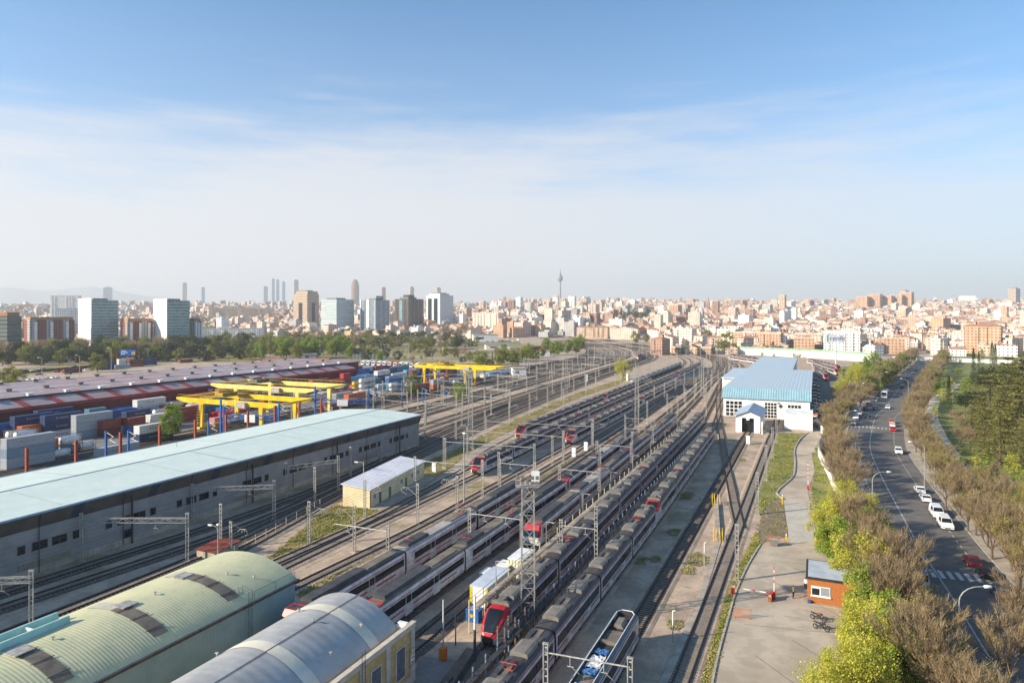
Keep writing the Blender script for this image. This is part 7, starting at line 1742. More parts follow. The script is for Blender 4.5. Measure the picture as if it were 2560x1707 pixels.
def skyline_trees():
    rg = random.Random(9); mb = MB()
    for i in range(330):
        sx = rg.uniform(0, 760) if i < 260 else rg.uniform(1550, 1640)
        Y = rg.uniform(2600, 4000) if i < 260 else rg.uniform(1700, 2600)
        if i < 90: Y = rg.uniform(3650, 3950); sx = rg.uniform(180, 700)
        X = (sx-1280)/F*Y; x, y = W(X, Y); z = tz(X, Y); h = rg.uniform(9, 20); w = h*rg.uniform(.5, .9)
        for k in range(60):
            d = Vector((rg.gauss(0, 1), rg.gauss(0, 1), rg.gauss(0, .8))).normalized()*(rg.random()**.4); leaf(mb, (x+d.x*w*.6, y+d.y*w*.6, z+h*.6+d.z*h*.5), w*.33, rg, 0)
    o = mb.build('skyline_trees', LF['dark']); tag(o, 'dark mass of far trees among the city on the skyline', 'trees', kind='stuff')
skyline_trees()
# ------------------------------------------------------------------ vehicles
def car_proto(kind='car'):
    r = thing('parked_car' if kind != 'van' else 'delivery_van', 'x', 'car' if kind != 'van' else 'van')
    if kind == 'car': L, Wd, prof, cab = 4.3, .88, [(-2.15, .35), (-2.15, .75), (-2.0, .9), (-.95, .98), (-.25, 1.4), (1.05, 1.46), (1.85, .98), (2.15, .92), (2.15, .35)], (3, 6)
    elif kind == 'suv': L, Wd, prof, cab = 4.5, .92, [(-2.25, .38), (-2.25, .85), (-2.05, 1.02), (-1.15, 1.1), (-.55, 1.65), (1.9, 1.7), (2.22, 1.1), (2.25, .38)], (3, 6)
    else: L, Wd, prof, cab = 5.1, .98, [(-2.55, .35), (-2.55, .8), (-2.4, 1.05), (-1.75, 1.2), (-1.0, 1.92), (2.45, 1.98), (2.55, 1.2), (2.55, .35)], (3, 6)
    mb = MB(); n = len(prof)
    secs = [(-Wd, .0, 1), (-Wd*.97, 0, 1), (Wd*.97, 0, 1), (Wd, 0, 1)]
    for s in (-1, 1):
        i = len(mb.v)
        for y, z in prof: up = max(0, (z-1.0)/.7); mb.v.append((s*(Wd-.16*up), y, z))
        mb.f.append(tuple(i+k for k in (range(n) if s < 0 else reversed(range(n))))); mb.m.append(0)
    for k in range(n): k2 = (k+1) % n; mb.f.append((k, n+k, n+k2, k2)); mb.m.append(0)
    body = mb.build('body', M['white'], r)
    def glass(pts, nm): g = MB(); g.face(pts); g.build(nm, M['glass'], r)
    a, b = prof[3], prof[4]; e = .012; wt = Wd-.16*max(0, (b[1]-1)/.7)
    glass([(-Wd+.1, a[0]+.06, a[1]+.06), (Wd-.1, a[0]+.06, a[1]+.06), (wt-.06, b[0]-.04, b[1]-.02), (-wt+.06, b[0]-.04, b[1]-.02)][::1], 'windscreen'); 
    for f in body.data.polygons: pass
    c, d = prof[5], prof[6]; glass([(-wt+.06, c[0]+.05, c[1]-.05), (wt-.06, c[0]+.05, c[1]-.05), (Wd-.12, d[0]+.01, d[1]+.08), (-Wd+.12, d[0]+.01, d[1]+.08)], 'rear_window')
    for s in (-1, 1):
        x0 = s*(Wd+.012); x1 = s*(wt+.025+.02)
        yb = c[0]-.15 if kind != 'van' else b[0]+1.5
        glass([(x0, a[0]+.25, a[1]+.03), (x0, (d[0]-.25) if kind != 'van' else yb, a[1]+.05), (x1, yb, c[1]-.1), (x1, b[0]+.1, b[1]-.1)][::s], 'side_window')
        for y in (-L*.31, L*.29):
            g = MB(); g.tube((s*(Wd-.2), y, .33), (s*(Wd+.01), y, .33), .33, None, 12); w = g.build('wheel', M['black'], r); g = MB(); g.tube((s*(Wd+.0), y, .33), (s*(Wd+.02), y, .33), .19, None, 8); g.build('rim', M['galv'], w)
        g = MB(); g.cbox((s*Wd*.72, -L/2+.02, .68), (.34, .1, .16)); g.build('headlight', M['galv'], r)
        g = MB(); g.cbox((s*Wd*.8, L/2-.02, .82), (.24, .08, .2)); g.build('tail_light', M['red'], r)
    g = MB(); g.cbox((0, -L/2-.01, .5), (.9, .04, .16)); g.build('grille', M['black'], r)
    return Proto(r)
CP = {k: car_proto(k) for k in ('car', 'suv', 'van')}
PAINT = {k: mat('paint_'+k.replace(' ', '_'), v, v, 1, .22, .0, spec=.6) for k, v in {'white': '#e8e8e6', 'black': '#1d1e22', 'dark blue': '#232c40', 'silver': '#a9adb2', 'grey': '#5a5e64', 'red': '#b8242c', 'dark red': '#551a20', 'teal': '#2f5f6e', 'orange': '#c9652c', 'pale': '#d3cbbc'}.items()}
def car(kind, col, sx, sy, ang=None, lab=None, z=.1, on='road'):
    x, y = P(sx, sy)
    if ang is None:
        i = min(range(len(CL)-1), key=lambda k: (CL[k][0]-x)**2+(CL[k][1]-y)**2); ang = math.atan2(CL[i+1][1]-CL[i][1], CL[i+1][0]-CL[i][0])-math.pi/2
    elif isinstance(ang, str):
        i = min(range(len(CL)-1), key=lambda k: (CL[k][0]-x)**2+(CL[k][1]-y)**2); ang = math.atan2(CL[i+1][1]-CL[i][1], CL[i+1][0]-CL[i][0])+math.pi/2
    o = CP[kind].put((x, y, z), ang, lab); setmat(kids(o)[0], PAINT[col])
    if not lab: auto(o, on, 1)
    return o
for k, c, sx, sy, a, l in (('suv', 'white', 2140, 1048, None, 'white van-like car at the front of the kerbside row'), ('car', 'white', 2149, 1038, None, 'white car right behind the first white one in the kerbside row'), ('car', 'pale', 2134, 1061, None, 'pale car half hidden by bare twigs before the zebra crossing'), ('car', 'dark blue', 2163, 1026, None, 'dark kerbside car behind the two white ones'), ('car', 'black', 2171, 1015, None, 'black kerbside car in front of the silver one'), ('suv', 'silver', 2188, 1004, None, 'large silver car parked just in front of the coach'), ('car', 'dark blue', 2187, 1025, None, 'dark blue car driving behind another blue car'), ('car', 'dark blue', 2176, 1047, None, 'dark blue car driving toward the zebra crossing'),
                            ('car', 'white', 2220, 1022, None, 'white car at the right kerb beside the centre line'), ('car', 'red', 2233, 1077, 'r', 'bright red car parked just past the zebra crossing'), ('car', 'orange', 2229, 1058, 'r', 'orange and white car parked behind the red car'), ('car', 'white', 2231, 1066, 'r', 'white car directly behind the red car'), ('suv', 'white', 2246, 1134, None, 'white car parked alone at the right kerb'), ('car', 'white', 2299, 1231, 'r', 'rear one of the two white saloons by the slim lamp post'), ('car', 'white', 2313, 1252, 'r', 'front one of the two white saloons'), ('van', 'white', 2342, 1290, None, 'white people carrier parked behind the white van'), ('van', 'white', 2363, 1318, None, 'white van facing the viewer with dark windscreen'), ('car', 'dark red', 2430, 1412, 'r', 'dark red car past the lower zebra crossing'), ('car', 'black', 2459, 1440, 'r', 'black car with lit red tail lamp under bare trees'), ('car', 'grey', 2500, 1492, 'r', 'dark grey car near the large street lamp head'), ('car', 'silver', 2270, 1487, None, 'silver car beneath the bare trees by the white truck')):
    car(k, c, sx, sy, a, l)
for i, (sx, sy) in enumerate(((2268, 948), (2275, 942), (2282, 935), (2290, 928), (2297, 922), (2272, 965), (2262, 958), (2255, 970))): car('car', ('black', 'white', 'silver', 'dark blue', 'white', 'grey', 'dark blue', 'black')[i], sx, sy, None, None, .1, ('black', 'white', 'silver', 'dark blue', 'white', 'grey', 'dark blue', 'black')[i]+' car far up the avenue')
for i in range(11): car('suv' if i % 3 else 'car', ('black', 'dark blue', 'grey', 'black')[i % 4], 2044-i*.9, 1042-i*9.0, TH+rad(68), None, .08, ('black', 'dark blue', 'grey', 'black')[i % 4]+' car in the shaded row beside the hall')
car('car', 'silver', 2041, 952, TH+rad(80), 'silver car parked behind the shaded row beside the hall'); car('car', 'teal', 2040, 968, TH+rad(75), 'teal car at the far end of the shaded row')
for c, sx, sy in (('teal', 185, 919), ('silver', 106, 924.6), ('white', 84, 929), ('silver', 60, 928), ('red', 142, 931), ('white', 219, 926), ('black', 97, 938), ('black', 170, 936)): car('car', c, sx, sy, rad(-10), None, .12, c+' car on the left highway')
rg = random.Random(4)
for k in range(12): car('car', 'white', 12+k*12+rg.uniform(-3, 3), 957-k*1.0, rad(80), None, .05, 'white new car lined up behind the yard shed')
for k in range(9): car('van', rg.choice(('white', 'white', 'silver', 'teal')), 1192+k*13, 853+rg.uniform(-4, 3), rad(70), None, .05, 'vehicle in the storage lot right of the towers')
# coach
def coach():
    x, y = P(2210, 996); i = min(range(len(CL)-1), key=lambda k: (CL[k][0]-x)**2+(CL[k][1]-y)**2); a = math.atan2(CL[i+1][1]-CL[i][1], CL[i+1][0]-CL[i][0])-math.pi/2
    r = thing('coach', 'white coach with blue band driving along the avenue', 'coach', (x, y, .1), a); mb = MB()
    mb.sweep([(-1.25, .35), (-1.27, 2.9), (-1.05, 3.3), (1.05, 3.3), (1.27, 2.9), (1.25, .35)], 0, 11.5, 0, 0); mb.build('body', PAINT['white'], r)
    mb = MB(); mb.box(-1.28, 1.28, -.02, 11.52, 1.0, 1.55); mb.build('blue_band', M['bluepost'], r); mb = MB(); mb.box(-1.29, 1.29, .3, 11.2, 1.75, 2.75); mb.build('side_windows', M['glass'], r); mb = MB(); mb.box(-1.12, 1.12, -.04, 0, 1.6, 2.9); mb.build('windscreen', M['glass'], r); mb = MB(); mb.box(-.8, .8, 3, 6, 3.3, 3.55); mb.build('roof_unit', M['unitgrey'], r)
    for s in (-1, 1):
        for yy in (2.4, 8.6): g = MB(); g.tube((s*1.0, yy, .5), (s*1.28, yy, .5), .5, None, 12); g.build('wheel', M['black'], r)
        g = MB(); g.cbox((s*.9, -.03, .7), (.35, .06, .2)); g.build('headlight', M['galv'], r)
    x, y = P(2302, 1480); i = min(range(len(CL)-1), key=lambda k: (CL[k][0]-x)**2+(CL[k][1]-y)**2); a = math.atan2(CL[i+1][1]-CL[i][1], CL[i+1][0]-CL[i][0])-math.pi/2
    r = thing('box_truck', 'white box truck parked under the bare trees beside the boundary wall', 'truck', (x, y, .1), a); mb = MB(); mb.box(-1.2, 1.2, 1.9, 8, .8, 3.6); mb.build('cargo_box', PAINT['white'], r); mb = MB(); mb.sweep([(-1.1, .5), (-1.12, 1.6), (-.95, 2.6), (.95, 2.6), (1.12, 1.6), (1.1, .5)], 0, 1.8, 0, 0); cb = mb.build('cab', PAINT['white'], r); mb = MB(); mb.box(-.95, .95, -.03, 0, 1.5, 2.45); mb.build('windscreen', M['glass'], cb)
    for s in (-1, 1):
        for yy in (.9, 6.2): g = MB(); g.tube((s*.9, yy, .45), (s*1.15, yy, .45), .45, None, 12); g.build('wheel', M['black'], r)
coach()
def lorry():
    r = thing('articulated_lorry', 'x', 'lorry', group='lorries parked behind the containers'); mb = MB(); mb.box(-1.2, 1.2, 2.4, 10, 1.1, 3.7); mb.build('trailer', CM['orange'], r); mb = MB(); mb.box(-1.2, 1.2, 0, 2.2, .5, 3.3); c = mb.build('cab', M['white'], r); mb = MB(); mb.box(-1.05, 1.05, -.03, 0, 1.7, 2.8); mb.build('windscreen', M['glass'], c); mb = MB()
    for s in (-1, 1):
        for y in (1, 7.5, 9): mb.tube((s*.9, y, .5), (s*1.2, y, .5), .5, None, 8)
    mb.build('wheels', M['black'], r); return Proto(r)
LP = lorry(); rg = random.Random(8)
for k in range(16):
    o = LP.put((*P(905+k*13.5, 913+k*.7), .05), rad(10)); c = rg.choice(['orange', 'white', 'white', 'grey', 'rust']); setmat(kids(o)[0], CM[c]); auto(o, c+' lorry parked in the row beyond the containers', 2, ['far yellow crane', 'faded yellow crane', 'white striped tower', 'dark brown tower'])
# ------------------------------------------------------------------ gatehouse corner
def gate():
    r = thing('gatehouse', 'orange brick gatehouse with flat grey roof and white sliding window', 'gatehouse', (*P(2018, 1506), .06)); bm = mat('orange_brick', '#b5713f', '#a26334', 4, .85, fine=9)
    mb = MB(); mb.box(0, 7.5, 0, 7.2, 0, 3.35); mb.build('wall', bm, r); mb = MB(); mb.box(-.18, 7.7, -.18, 7.4, 3.35, 3.6); mb.build('roof_edge', M['under'], r); mb = MB(); mb.box(.1, 7.4, .1, 7.1, 3.6, 3.63); mb.build('roof', mat('gate_roof', '#b5bcc2', '#a2a9b0', .5, .7), r)
    f = MB(); f.box(.5, 2.9, -.08, 0, 1.15, 2.45); f.box(.4, 3.0, -.2, 0, 1.02, 1.15); w = f.build('window', M['white'], r); g = MB(); g.box(.6, 1.55, -.1, -.08, 1.25, 2.15); g.build('pane', M['glass'], w); g = MB(); g.box(1.7, 2.8, -.1, -.08, 1.25, 2.35); g.build('pane', mat('bright_pane', '#8f999e', '#7d878c', .4, .1), w)
    mb = MB(); mb.box(-.5, 8, -.6, 7.8, .0, .1); mb.build('plinth', M['concrete'], r); mb = MB(); mb.cbox((.25, -.35, .3), (.4, .4, .4)); mb.build('blue_crate', M['bluepost'], r)
    def barrier(sx, sy, up, lab, L, d):
        r = thing('gate_barrier', lab, 'barrier', (*P(sx, sy), .06)); mb = MB(); mb.box(-.2, .2, -.25, .25, 0, 1.05); mb.build('housing', M['red'], r); mb = MB()
        n = int(L/.45)
        for k in range(n):
            a, b = (.3+k*.45)*d, (.3+k*.45+.45)*d
            if up: mb.box(-.05, .05, -.05, .05, .9+k*.45, .9+k*.45+.45, k % 2 if k > 1 else 0)
            else: mb.box(min(a, b), max(a, b), -.05, .05, .88, 1.0, 0 if k % 4 else 1)
        mb.build('boom', [M['white'], M['red']], r); return r
    barrier(1935, 1497, True, 'barrier with its red and white boom raised upright', 3.9, 1); barrier(1929, 1500, False, 'barrier with boom lowered across the drive', 3.9, -1); 
    r = thing('barrier_rest', 'red post carrying the tip of the lowered boom at the grass edge', 'post', (*P(1833, 1487), .06)); mb = MB(); mb.box(-.18, .18, -.18, .18, 0, 1.15); mb.build('post', M['red'], r); mb = MB(); mb.box(-.2, .2, -.2, .2, 1.15, 1.22); mb.build('cap', M['white'], r)
    r = thing('card_reader', 'orange-brown control pillar beside the raised barrier', 'control pillar', (*P(1931, 1505), .06)); mb = MB(); mb.box(-.55, -.1, -.2, .2, 0, 1.1); mb.build('pillar', mat('pillar_brown', '#9c5a36', None, 2, .8), r); mb = MB(); mb.box(-.5, -.15, -.22, -.2, .7, 1.0); mb.build('panel', M['galv'], r)
    barrier(2020, 1224, True, 'far barrier with a white boom standing upright on the narrow drive', 5.5, 1)
    for lab, sx, sy, h in (('yellow bollard post beside the grey waste bin', 1966, 1362, 1.9), ('yellow bollard post at the bend of the drive', 1956, 1262, 2.1)):
        r = thing('bollard', lab, 'bollard', (*P(sx, sy), .05)); mb = MB(); mb.tube((0, 0, 0), (0, 0, h*.85), .09, None, 8); mb.build('post', M['yellow'], r); mb = MB(); mb.tube((0, 0, h*.85), (0, 0, h), .1, None, 8); mb.build('cap', M['white'], r)
    for lab, sx, sy in (('grey wheeled bin with orange mesh fence, left of the pale drive', 1934, 1366), ('grey wheeled bin with orange mesh fence, under the yellow-green tree', 2052, 1372)):
        r = thing('waste_bin', lab, 'bin', (*P(sx, sy), .06)); mb = MB(); i = 0
        mb.v = [(-.6, 0, .15), (.6, 0, .15), (.6, .7, .15), (-.6, .7, .15), (-.7, -.08, 1.15), (.7, -.08, 1.15), (.7, .8, 1.15), (-.7, .8, 1.15)]; mb.f = [(0, 1, 5, 4), (1, 2, 6, 5), (2, 3, 7, 6), (3, 0, 4, 7), (4, 5, 6, 7)]; mb.m = [0]*5; mb.build('body', M['unitgrey'], r)
        mb = MB(); mb.box(-.74, .74, -.12, .84, 1.15, 1.24); mb.build('lid', M['galv'], r); mb = MB()
        for k in range(9): mb.box(-1.1+k*.27, -1.06+k*.27, .95, .99, 0, 1.5)
        mb.box(-1.1, 1.1, .95, .99, 1.45, 1.5); mb.box(-1.1, 1.1, .95, .99, .7, .75); mb.build('mesh_fence', M['orange'], r)
    for lab, sx, sy in (('orange pedestrian fence panel at the curb by the rusty track', 1835, 1543), ('orange mesh panels leaning by the boundary wall', 2052, 1135)):
        r = thing('fence_panel', lab, 'fence panel', (*P(sx, sy), .06), rad(10)); mb = MB()
        for k in range(9): mb.box(k*.27, k*.27+.04, 0, .04, .1, 1.1)
        mb.build('bars', M['orange'], r); mb = MB(); mb.box(0, 2.2, -.01, .05, 1.1, 1.16); mb.box(0, 2.2, -.01, .05, .05, .11); mb.box(.1, .14, -.3, .3, 0, .05); mb.box(2.0, 2.04, -.3, .3, 0, .05); mb.build('frame', M['orange'], r)
gate()
def person(lab, sx, sy, ang, top, h=1.76, vest=None):
    r = thing('person', lab, 'person', (*P(sx, sy), .07), ang)
    J = {'pel': (0, 0, .95), 'sp': (0, .01, 1.15), 'ch': (0, 0, 1.36), 'nk': (0, -.01, 1.5), 'hd': (0, -.03, 1.62), 'ht': (0, -.02, 1.72), 'lh': (.1, 0, .9), 'lk': (.12, -.02, .5), 'la': (.12, .02, .1), 'lt': (.13, -.14, .04), 'rh': (-.1, 0, .9), 'rk': (-.13, -.05, .5), 'ra': (-.13, .03, .1), 'rt': (-.14, -.13, .04), 'ls': (.19, 0, 1.41), 'le': (.27, .03, 1.13), 'lw': (.25, -.1, .9), 'lf': (.24, -.15, .82), 'rs': (-.19, 0, 1.41), 're': (-.28, .04, 1.13), 'rw': (-.22, -.12, .92), 'rf': (-.2, -.17, .85)}
    E = [('pel', 'sp'), ('sp', 'ch'), ('ch', 'nk'), ('nk', 'hd'), ('hd', 'ht'), ('pel', 'lh'), ('lh', 'lk'), ('lk', 'la'), ('la', 'lt'), ('pel', 'rh'), ('rh', 'rk'), ('rk', 'ra'), ('ra', 'rt'), ('ch', 'ls'), ('ls', 'le'), ('le', 'lw'), ('lw', 'lf'), ('ch', 'rs'), ('rs', 're'), ('re', 'rw'), ('rw', 'rf')]
    RR = {'pel': (.15, .12), 'sp': (.15, .11), 'ch': (.17, .12), 'nk': (.06, .06), 'hd': (.09, .1), 'ht': (.07, .08), 'lh': (.1, .1), 'lk': (.065, .065), 'la': (.045, .05), 'lt': (.045, .035), 'ls': (.075, .07), 'le': (.05, .05), 'lw': (.035, .035), 'lf': (.035, .02)}
    ks = list(J); me = bpy.data.meshes.new('body'); me.from_pydata([J[k] for k in ks], [(ks.index(a), ks.index(b)) for a, b in E], []); 
    m, nt, b = newmat('clothes_'+top[0].lstrip('#')) ; tc = N(nt, 'ShaderNodeTexCoord'); s = N(nt, 'ShaderNodeSeparateXYZ'); nt.links.new(tc.outputs['Object'], s.inputs[0]); z = s.outputs[2]
    c = mixc(nt, mth(nt, 'GREATER_THAN', z, .96), lin(top[1]), lin(top[0])); c = mixc(nt, mth(nt, 'GREATER_THAN', z, 1.48), c, lin('#c69a7c')); c = mixc(nt, mth(nt, 'LESS_THAN', z, .09), c, lin('#1b1a1a')); nt.links.new(c, b.inputs['Base Color']); b.inputs['Roughness'].default_value = .85
    me.materials.append(m); o = link('body', me, r); sk = o.modifiers.new('skin', 'SKIN'); sk.use_smooth_shade = True
    for i, k in enumerate(ks):
        q = RR.get(k) or RR.get('l'+k[1:]); me.skin_vertices[0].data[i].radius = q
    me.skin_vertices[0].data[0].use_root = True; sb = o.modifiers.new('sub', 'SUBSURF'); sb.levels = 1; sb.render_levels = 2
    mb = MB(); mb.lathe([(.105, 1.64), (.115, 1.68), (.1, 1.75), (.06, 1.79), (0, 1.8)], 12, 0, (0, 0)); mb.build('hair', mat('dark_hair', '#2b211b', None, 3, .8), r, True)
    if vest:
        mb = MB(); 
        for z0, z1, m_ in ((1.0, 1.16, 0), (1.16, 1.22, 1), (1.22, 1.45, 0)):
            prof = [(.205, z0), (.21 if z1 < 1.4 else .2, z1)]; i = len(mb.v); n = 14
            for rr2, zz in prof:
                for k in range(n): g = 6.283*k/n; mb.v.append((rr2*math.cos(g), rr2*.78*math.sin(g), zz))
            for k in range(n): mb.f.append((i+k, i+(k+1) % n, i+n+(k+1) % n, i+n+k)); mb.m.append(m_)
        mb.build('vest', [mat('hi_vis', '#d3e62e', None, 3, .6), M['galv']], r)
    return r
person('person in a yellow high-visibility vest and dark trousers standing before the barrier', 1983, 1496, rad(60), ('#2a2f3a', '#1d2027'), vest=True)
person('person in a white shirt and dark trousers beside the gatehouse wall', 2014, 1475, rad(-30), ('#e8e6e2', '#23262e'))
def moto(lab, sx, sy, ang, tankc):
    r = thing('motorcycle', lab, 'motorcycle', (*P(sx, sy), .06), ang, 'motorcycles parked by the trees'); 
    for y in (-.72, .72):
        mb = MB(); n, k = 18, 6
        for i in range(n):
            a = 6.283*i/n
            for j in range(k): b = 6.283*j/k; q = .28+.055*math.cos(b); mb.v.append((.055*math.sin(b), y+q*math.cos(a), .335+q*math.sin(a)))
        for i in range(n):
            for j in range(k): mb.f.append((i*k+j, ((i+1) % n)*k+j, ((i+1) % n)*k+(j+1) % k, i*k+(j+1) % k)); mb.m.append(0)
        w = mb.build('wheel', M['black'], r, True); mb = MB()
        for i in range(6): a = 6.283*i/6; mb.tube((0, y, .335), (0, y+.27*math.cos(a), .335+.27*math.sin(a)), .012, None, 4)
        mb.tube((-.06, y, .335), (.06, y, .335), .06, None, 8); mb.build('rim', M['galv'], w)
    mb = MB()
    for s in (-.08, .08): mb.tube((s, -.72, .335), (s*1.3, -.38, 1.0), .03, None, 6); mb.tube((s, .72, .335), (s, .1, .42), .03, None, 6)
    mb.tube((0, -.38, .95), (0, .1, .42), .04); mb.tube((0, -.35, .9), (0, .6, .78), .035); mb.build('frame', M['darksteel'], r)
    mb = MB(); mb.cbox((0, -.02, .5), (.3, .46, .36)); mb.tube((.12, .1, .38), (.17, .85, .45), .05, None, 8); mb.build('engine', M['darksteel'], r)
    mb = MB(); mb.lathe([(0, -.3), (.1, -.26), (.16, -.1), (.15, .1), (.08, .27), (0, .3)], 10); o = mb.build('fuel_tank', tankc, r, True); o.location = (0, -.12, .92); o.rotation_euler = (rad(90), 0, 0)
    mb = MB(); mb.sweep([(-.13, .8), (-.11, .88), (.11, .88), (.13, .8)], .1, .62, 0, 0); mb.sweep([(-.1, .86), (-.09, .94), (.09, .94), (.1, .86)], .55, .95, 0, 0); mb.build('seat', M['black'], r)
    mb = MB(); mb.path([(-.38, -.28, 1.06), (-.12, -.4, 1.04), (.12, -.4, 1.04), (.38, -.28, 1.06)], .022, 5); mb.tube((0, -.46, .92), (0, -.54, .92), .1, .09, 10); mb.build('handlebar', M['black'], r); return r
moto('black motorcycle with orange-red tank, farther of the two', 2046, 1552, rad(70), M['redpost']); moto('black motorcycle with grey tank, nearer of the two', 2053, 1576, rad(68), M['darksteel'])
# ------------------------------------------------------------------ sign, viaduct wall, small far buildings
def text_mesh(s, size, m, parent, loc, shear=.0, name='lettering', rot=(rad(90), 0, 0)):
    c = bpy.data.curves.new('t', 'FONT'); c.body = s; c.size = size; c.align_x = 'CENTER'; c.align_y = 'CENTER'; c.extrude = .04; c.shear = shear
    t = bpy.data.objects.new('t', c); COL.objects.link(t); dg = bpy.context.evaluated_depsgraph_get(); me = bpy.data.meshes.new_from_object(t.evaluated_get(dg)); bpy.data.objects.remove(t)
    me.materials.clear(); me.materials.append(m); o = link(name, me, parent, loc); o.rotation_euler = rot; return o
def sign():
    x, y = P(2090, 917); r = thing('advertising_sign', 'tall white advertising board reading renfe on a single blue-white column', 'advertising sign', (x, y, 0), TH+rad(-18)); Y = -x*ST+y*CT; k = Y/F
    zb, zt = HC-(856-HOR)*k, HC-(836-HOR)*k
    mb = MB(); mb.tube((0, 0, 0), (0, 0, zb), .55, .5, 10); mb.build('column', mat('sign_column', '#c3d0da', '#aebcc8', .4, .5), r)
    mb = MB(); mb.box(-19*k*.9, 19*k*1.05, -.3, .5, zb, zt); b = mb.build('board', mat('board_grey', '#c5c9d2', None, .3, .6), r); mb = MB(); mb.box(-19*k*.9-1.2, -19*k*.9, -.3, 2.4, zb, zt); mb.build('side_board', mat('sign_teal', '#7e9da0', None, .3, .6), r)
    text_mesh('renfe', (zt-zb)*.8, mat('sign_violet', '#4a3a68', None, 1, .6), b, (.6, -.36, (zb+zt)/2+.2), .25)
    rr_ = [P(1690, 884), P(1800, 884), P(1900, 888), P(2000, 893), P(2100, 899), P(2180, 906)]
    pl = catmull(rr_, 15); r = thing('viaduct_wall', 'long white retaining wall with green railing behind the hall', 'wall', (pl[0][0], pl[0][1], 0)); o = Vector((pl[0][0], pl[0][1], 0))
    for nm, w_, z0, z1, m_ in (('wall', 1.0, 0, 6.0, M['whitewall']), ('railing', .3, 6.0, 8.0, mat('green_railing', '#8fae93', '#7d9c82', .3, .7)), ('cornice', 1.3, 6.0, 6.35, M['concrete'])):
        mb = MB(); ribbon_box(mb, pl, 0, w_, z0, z1); mb.v = [tuple(Vector(v)-o) for v in mb.v]; mb.build(nm, m_, r)
    pl = catmull([P(2230, 900), P(2320, 902), P(2420, 906), P(2560, 912)], 15); r = thing('street_wall', 'low white street wall at the upper end of the avenue', 'wall', (pl[0][0], pl[0][1], 0)); o = Vector((pl[0][0], pl[0][1], 0))
    mb = MB(); ribbon_box(mb, pl, 0, .5, 0, 3.2); mb.v = [tuple(Vector(v)-o) for v in mb.v]; mb.build('wall', M['whitewall'], r); mb = MB(); ribbon_box(mb, pl, 0, .7, 3.2, 3.5); mb.v = [tuple(Vector(v)-o) for v in mb.v]; mb.build('coping', M['concrete'], r)
    # highway with sign gantry on the left
    pl = catmull([P(-120, 945), P(0, 935), P(110, 926), P(220, 918), P(320, 906), P(430, 893), P(560, 880)], 20); mb = MB(); strip(mb, pl, -13, 13, .08); struct(mb.build('highway', M['asphalt'])); mb = MB()
    for d in (-12, -.4, .4, 12): strip(mb, pl, d-.12, d+.12, .1)
    struct(mb.build('road_marking', M['paint']))
    x, y = P(318, 908); r = thing('highway_sign', 'blue overhead motorway sign on a frame above the trees', 'road sign', (x, y, 0), TH+rad(8)); mb = MB(); [mb.box(a-.3, a+.3, -.3, .3, 0, 9.5) for a in (-8, 9)]; mb.box(-8, 9, -.2, .2, 9.2, 9.7); mb.build('frame', M['redpost'], r); mb = MB(); mb.box(-5.5, 6.5, -.5, -.3, 6.2, 11); b = mb.build('panel', mat('sign_blue', '#1f6fd0', None, .3, .5), r); mb = MB(); [mb.box(-4.5, -4.5+w_, -.55, -.5, z, z+.7) for z, w_ in ((9.6, 4), (8.4, 5), (7.2, 3))]; mb.build('lettering', M['white'], b); mb = MB(); mb.box(3.4, 6.2, -.55, -.5, 7, 9.5); mb.build('yellow_field', M['yellow'], b)
    for i, (sx, sy, h) in enumerate(((105, 952, 14), (199, 943, 14), (278, 932, 17), (91, 902, 12), (340, 880, 12), (424, 875, 12), (490, 867, 14), (370, 905, 11), (520, 895, 11), (556, 888, 9), (579, 871, 12), (716, 868, 14), (800, 898, 24), (884, 868, 14), (1038, 860, 16), (1107, 858, 16), (1022, 890, 13), (1015, 895, 13), (1168, 890, 30), (953, 880, 12))):
        x, y = P(sx, sy); r = thing('lamp_post', 'x', 'street lamp', (x, y, 0), TH+math.pi, 'tall lamp posts beyond the yard'); mb = MB(); mb.tube((0, 0, 0), (0, 0, h-.8), .2, .12, 6); mb.path([(0, 0, h-.8), (.6, 0, h-.1), (2, 0, h)], .1, 5); mb.build('pole', M['galv'], r); mb = MB(); mb.cbox((2.2, 0, h), (1.2, .4, .25)); mb.build('lamp_head', M['white'], r); auto(r, 'tall thin lamp post', h*.7, LL)
    # low sheds between yard and towers
    for lab, sx0, sx1, yt, yb, m_, d in (('low flat building with tan fascia behind the yard shed', 655, 815, 900, 916, mat('tan_fascia', '#b5794c', '#a56b41', .3, .8), 22), ('low white and red station building before the towers', 1108, 1195, 870, 884, mat('mix_red', '#a2573c', '#c9c0b4', .1, .8), 18), ('small brick hut beside the far crane', 1145, 1195, 908, 920, M['redpost'], 12), ('red-orange depot shed below the embankment', 1318, 1385, 864, 880, M['redpost'], 20), ('long grey corrugated fence before the trees', 880, 943, 884, 898, M['galv'], 1.0), ('grey workshop beside the green clump', 758, 790, 884, 900, mat('workshop', '#7a838c', '#6a737c', .3, .7), 12), ('white pitched shed on the waste ground', 1183, 1245, 836, 854, M['white'], 25), ('orange roofed shed by the rail curve', 1196, 1235, 904, 913, M['orange'], 8), ('pale white tent shed beside the main lines', 1283, 1316, 920, 940, M['white'], 10), ('small white building below the embankment', 1352, 1375, 876, 890, M['white'], 8), ('long white roofed hall before the banded glass block', 560, 640, 848, 862, M['white'], 24), ('low beige depot behind the dark tree belt', 690, 740, 850, 862, MATS['tan_fascia'], 16), ('grey flat-roofed building below the dark brown tower', 985, 1060, 842, 854, M['concrete'], 18), ('blue-grey bus depot shed beside the highway belt', 610, 660, 872, 884, MATS['workshop'] if 'workshop' in MATS else M['galv'], 14), ('white flat shed beyond the far crane', 1215, 1275, 862, 874, M['whitewall'], 16)):
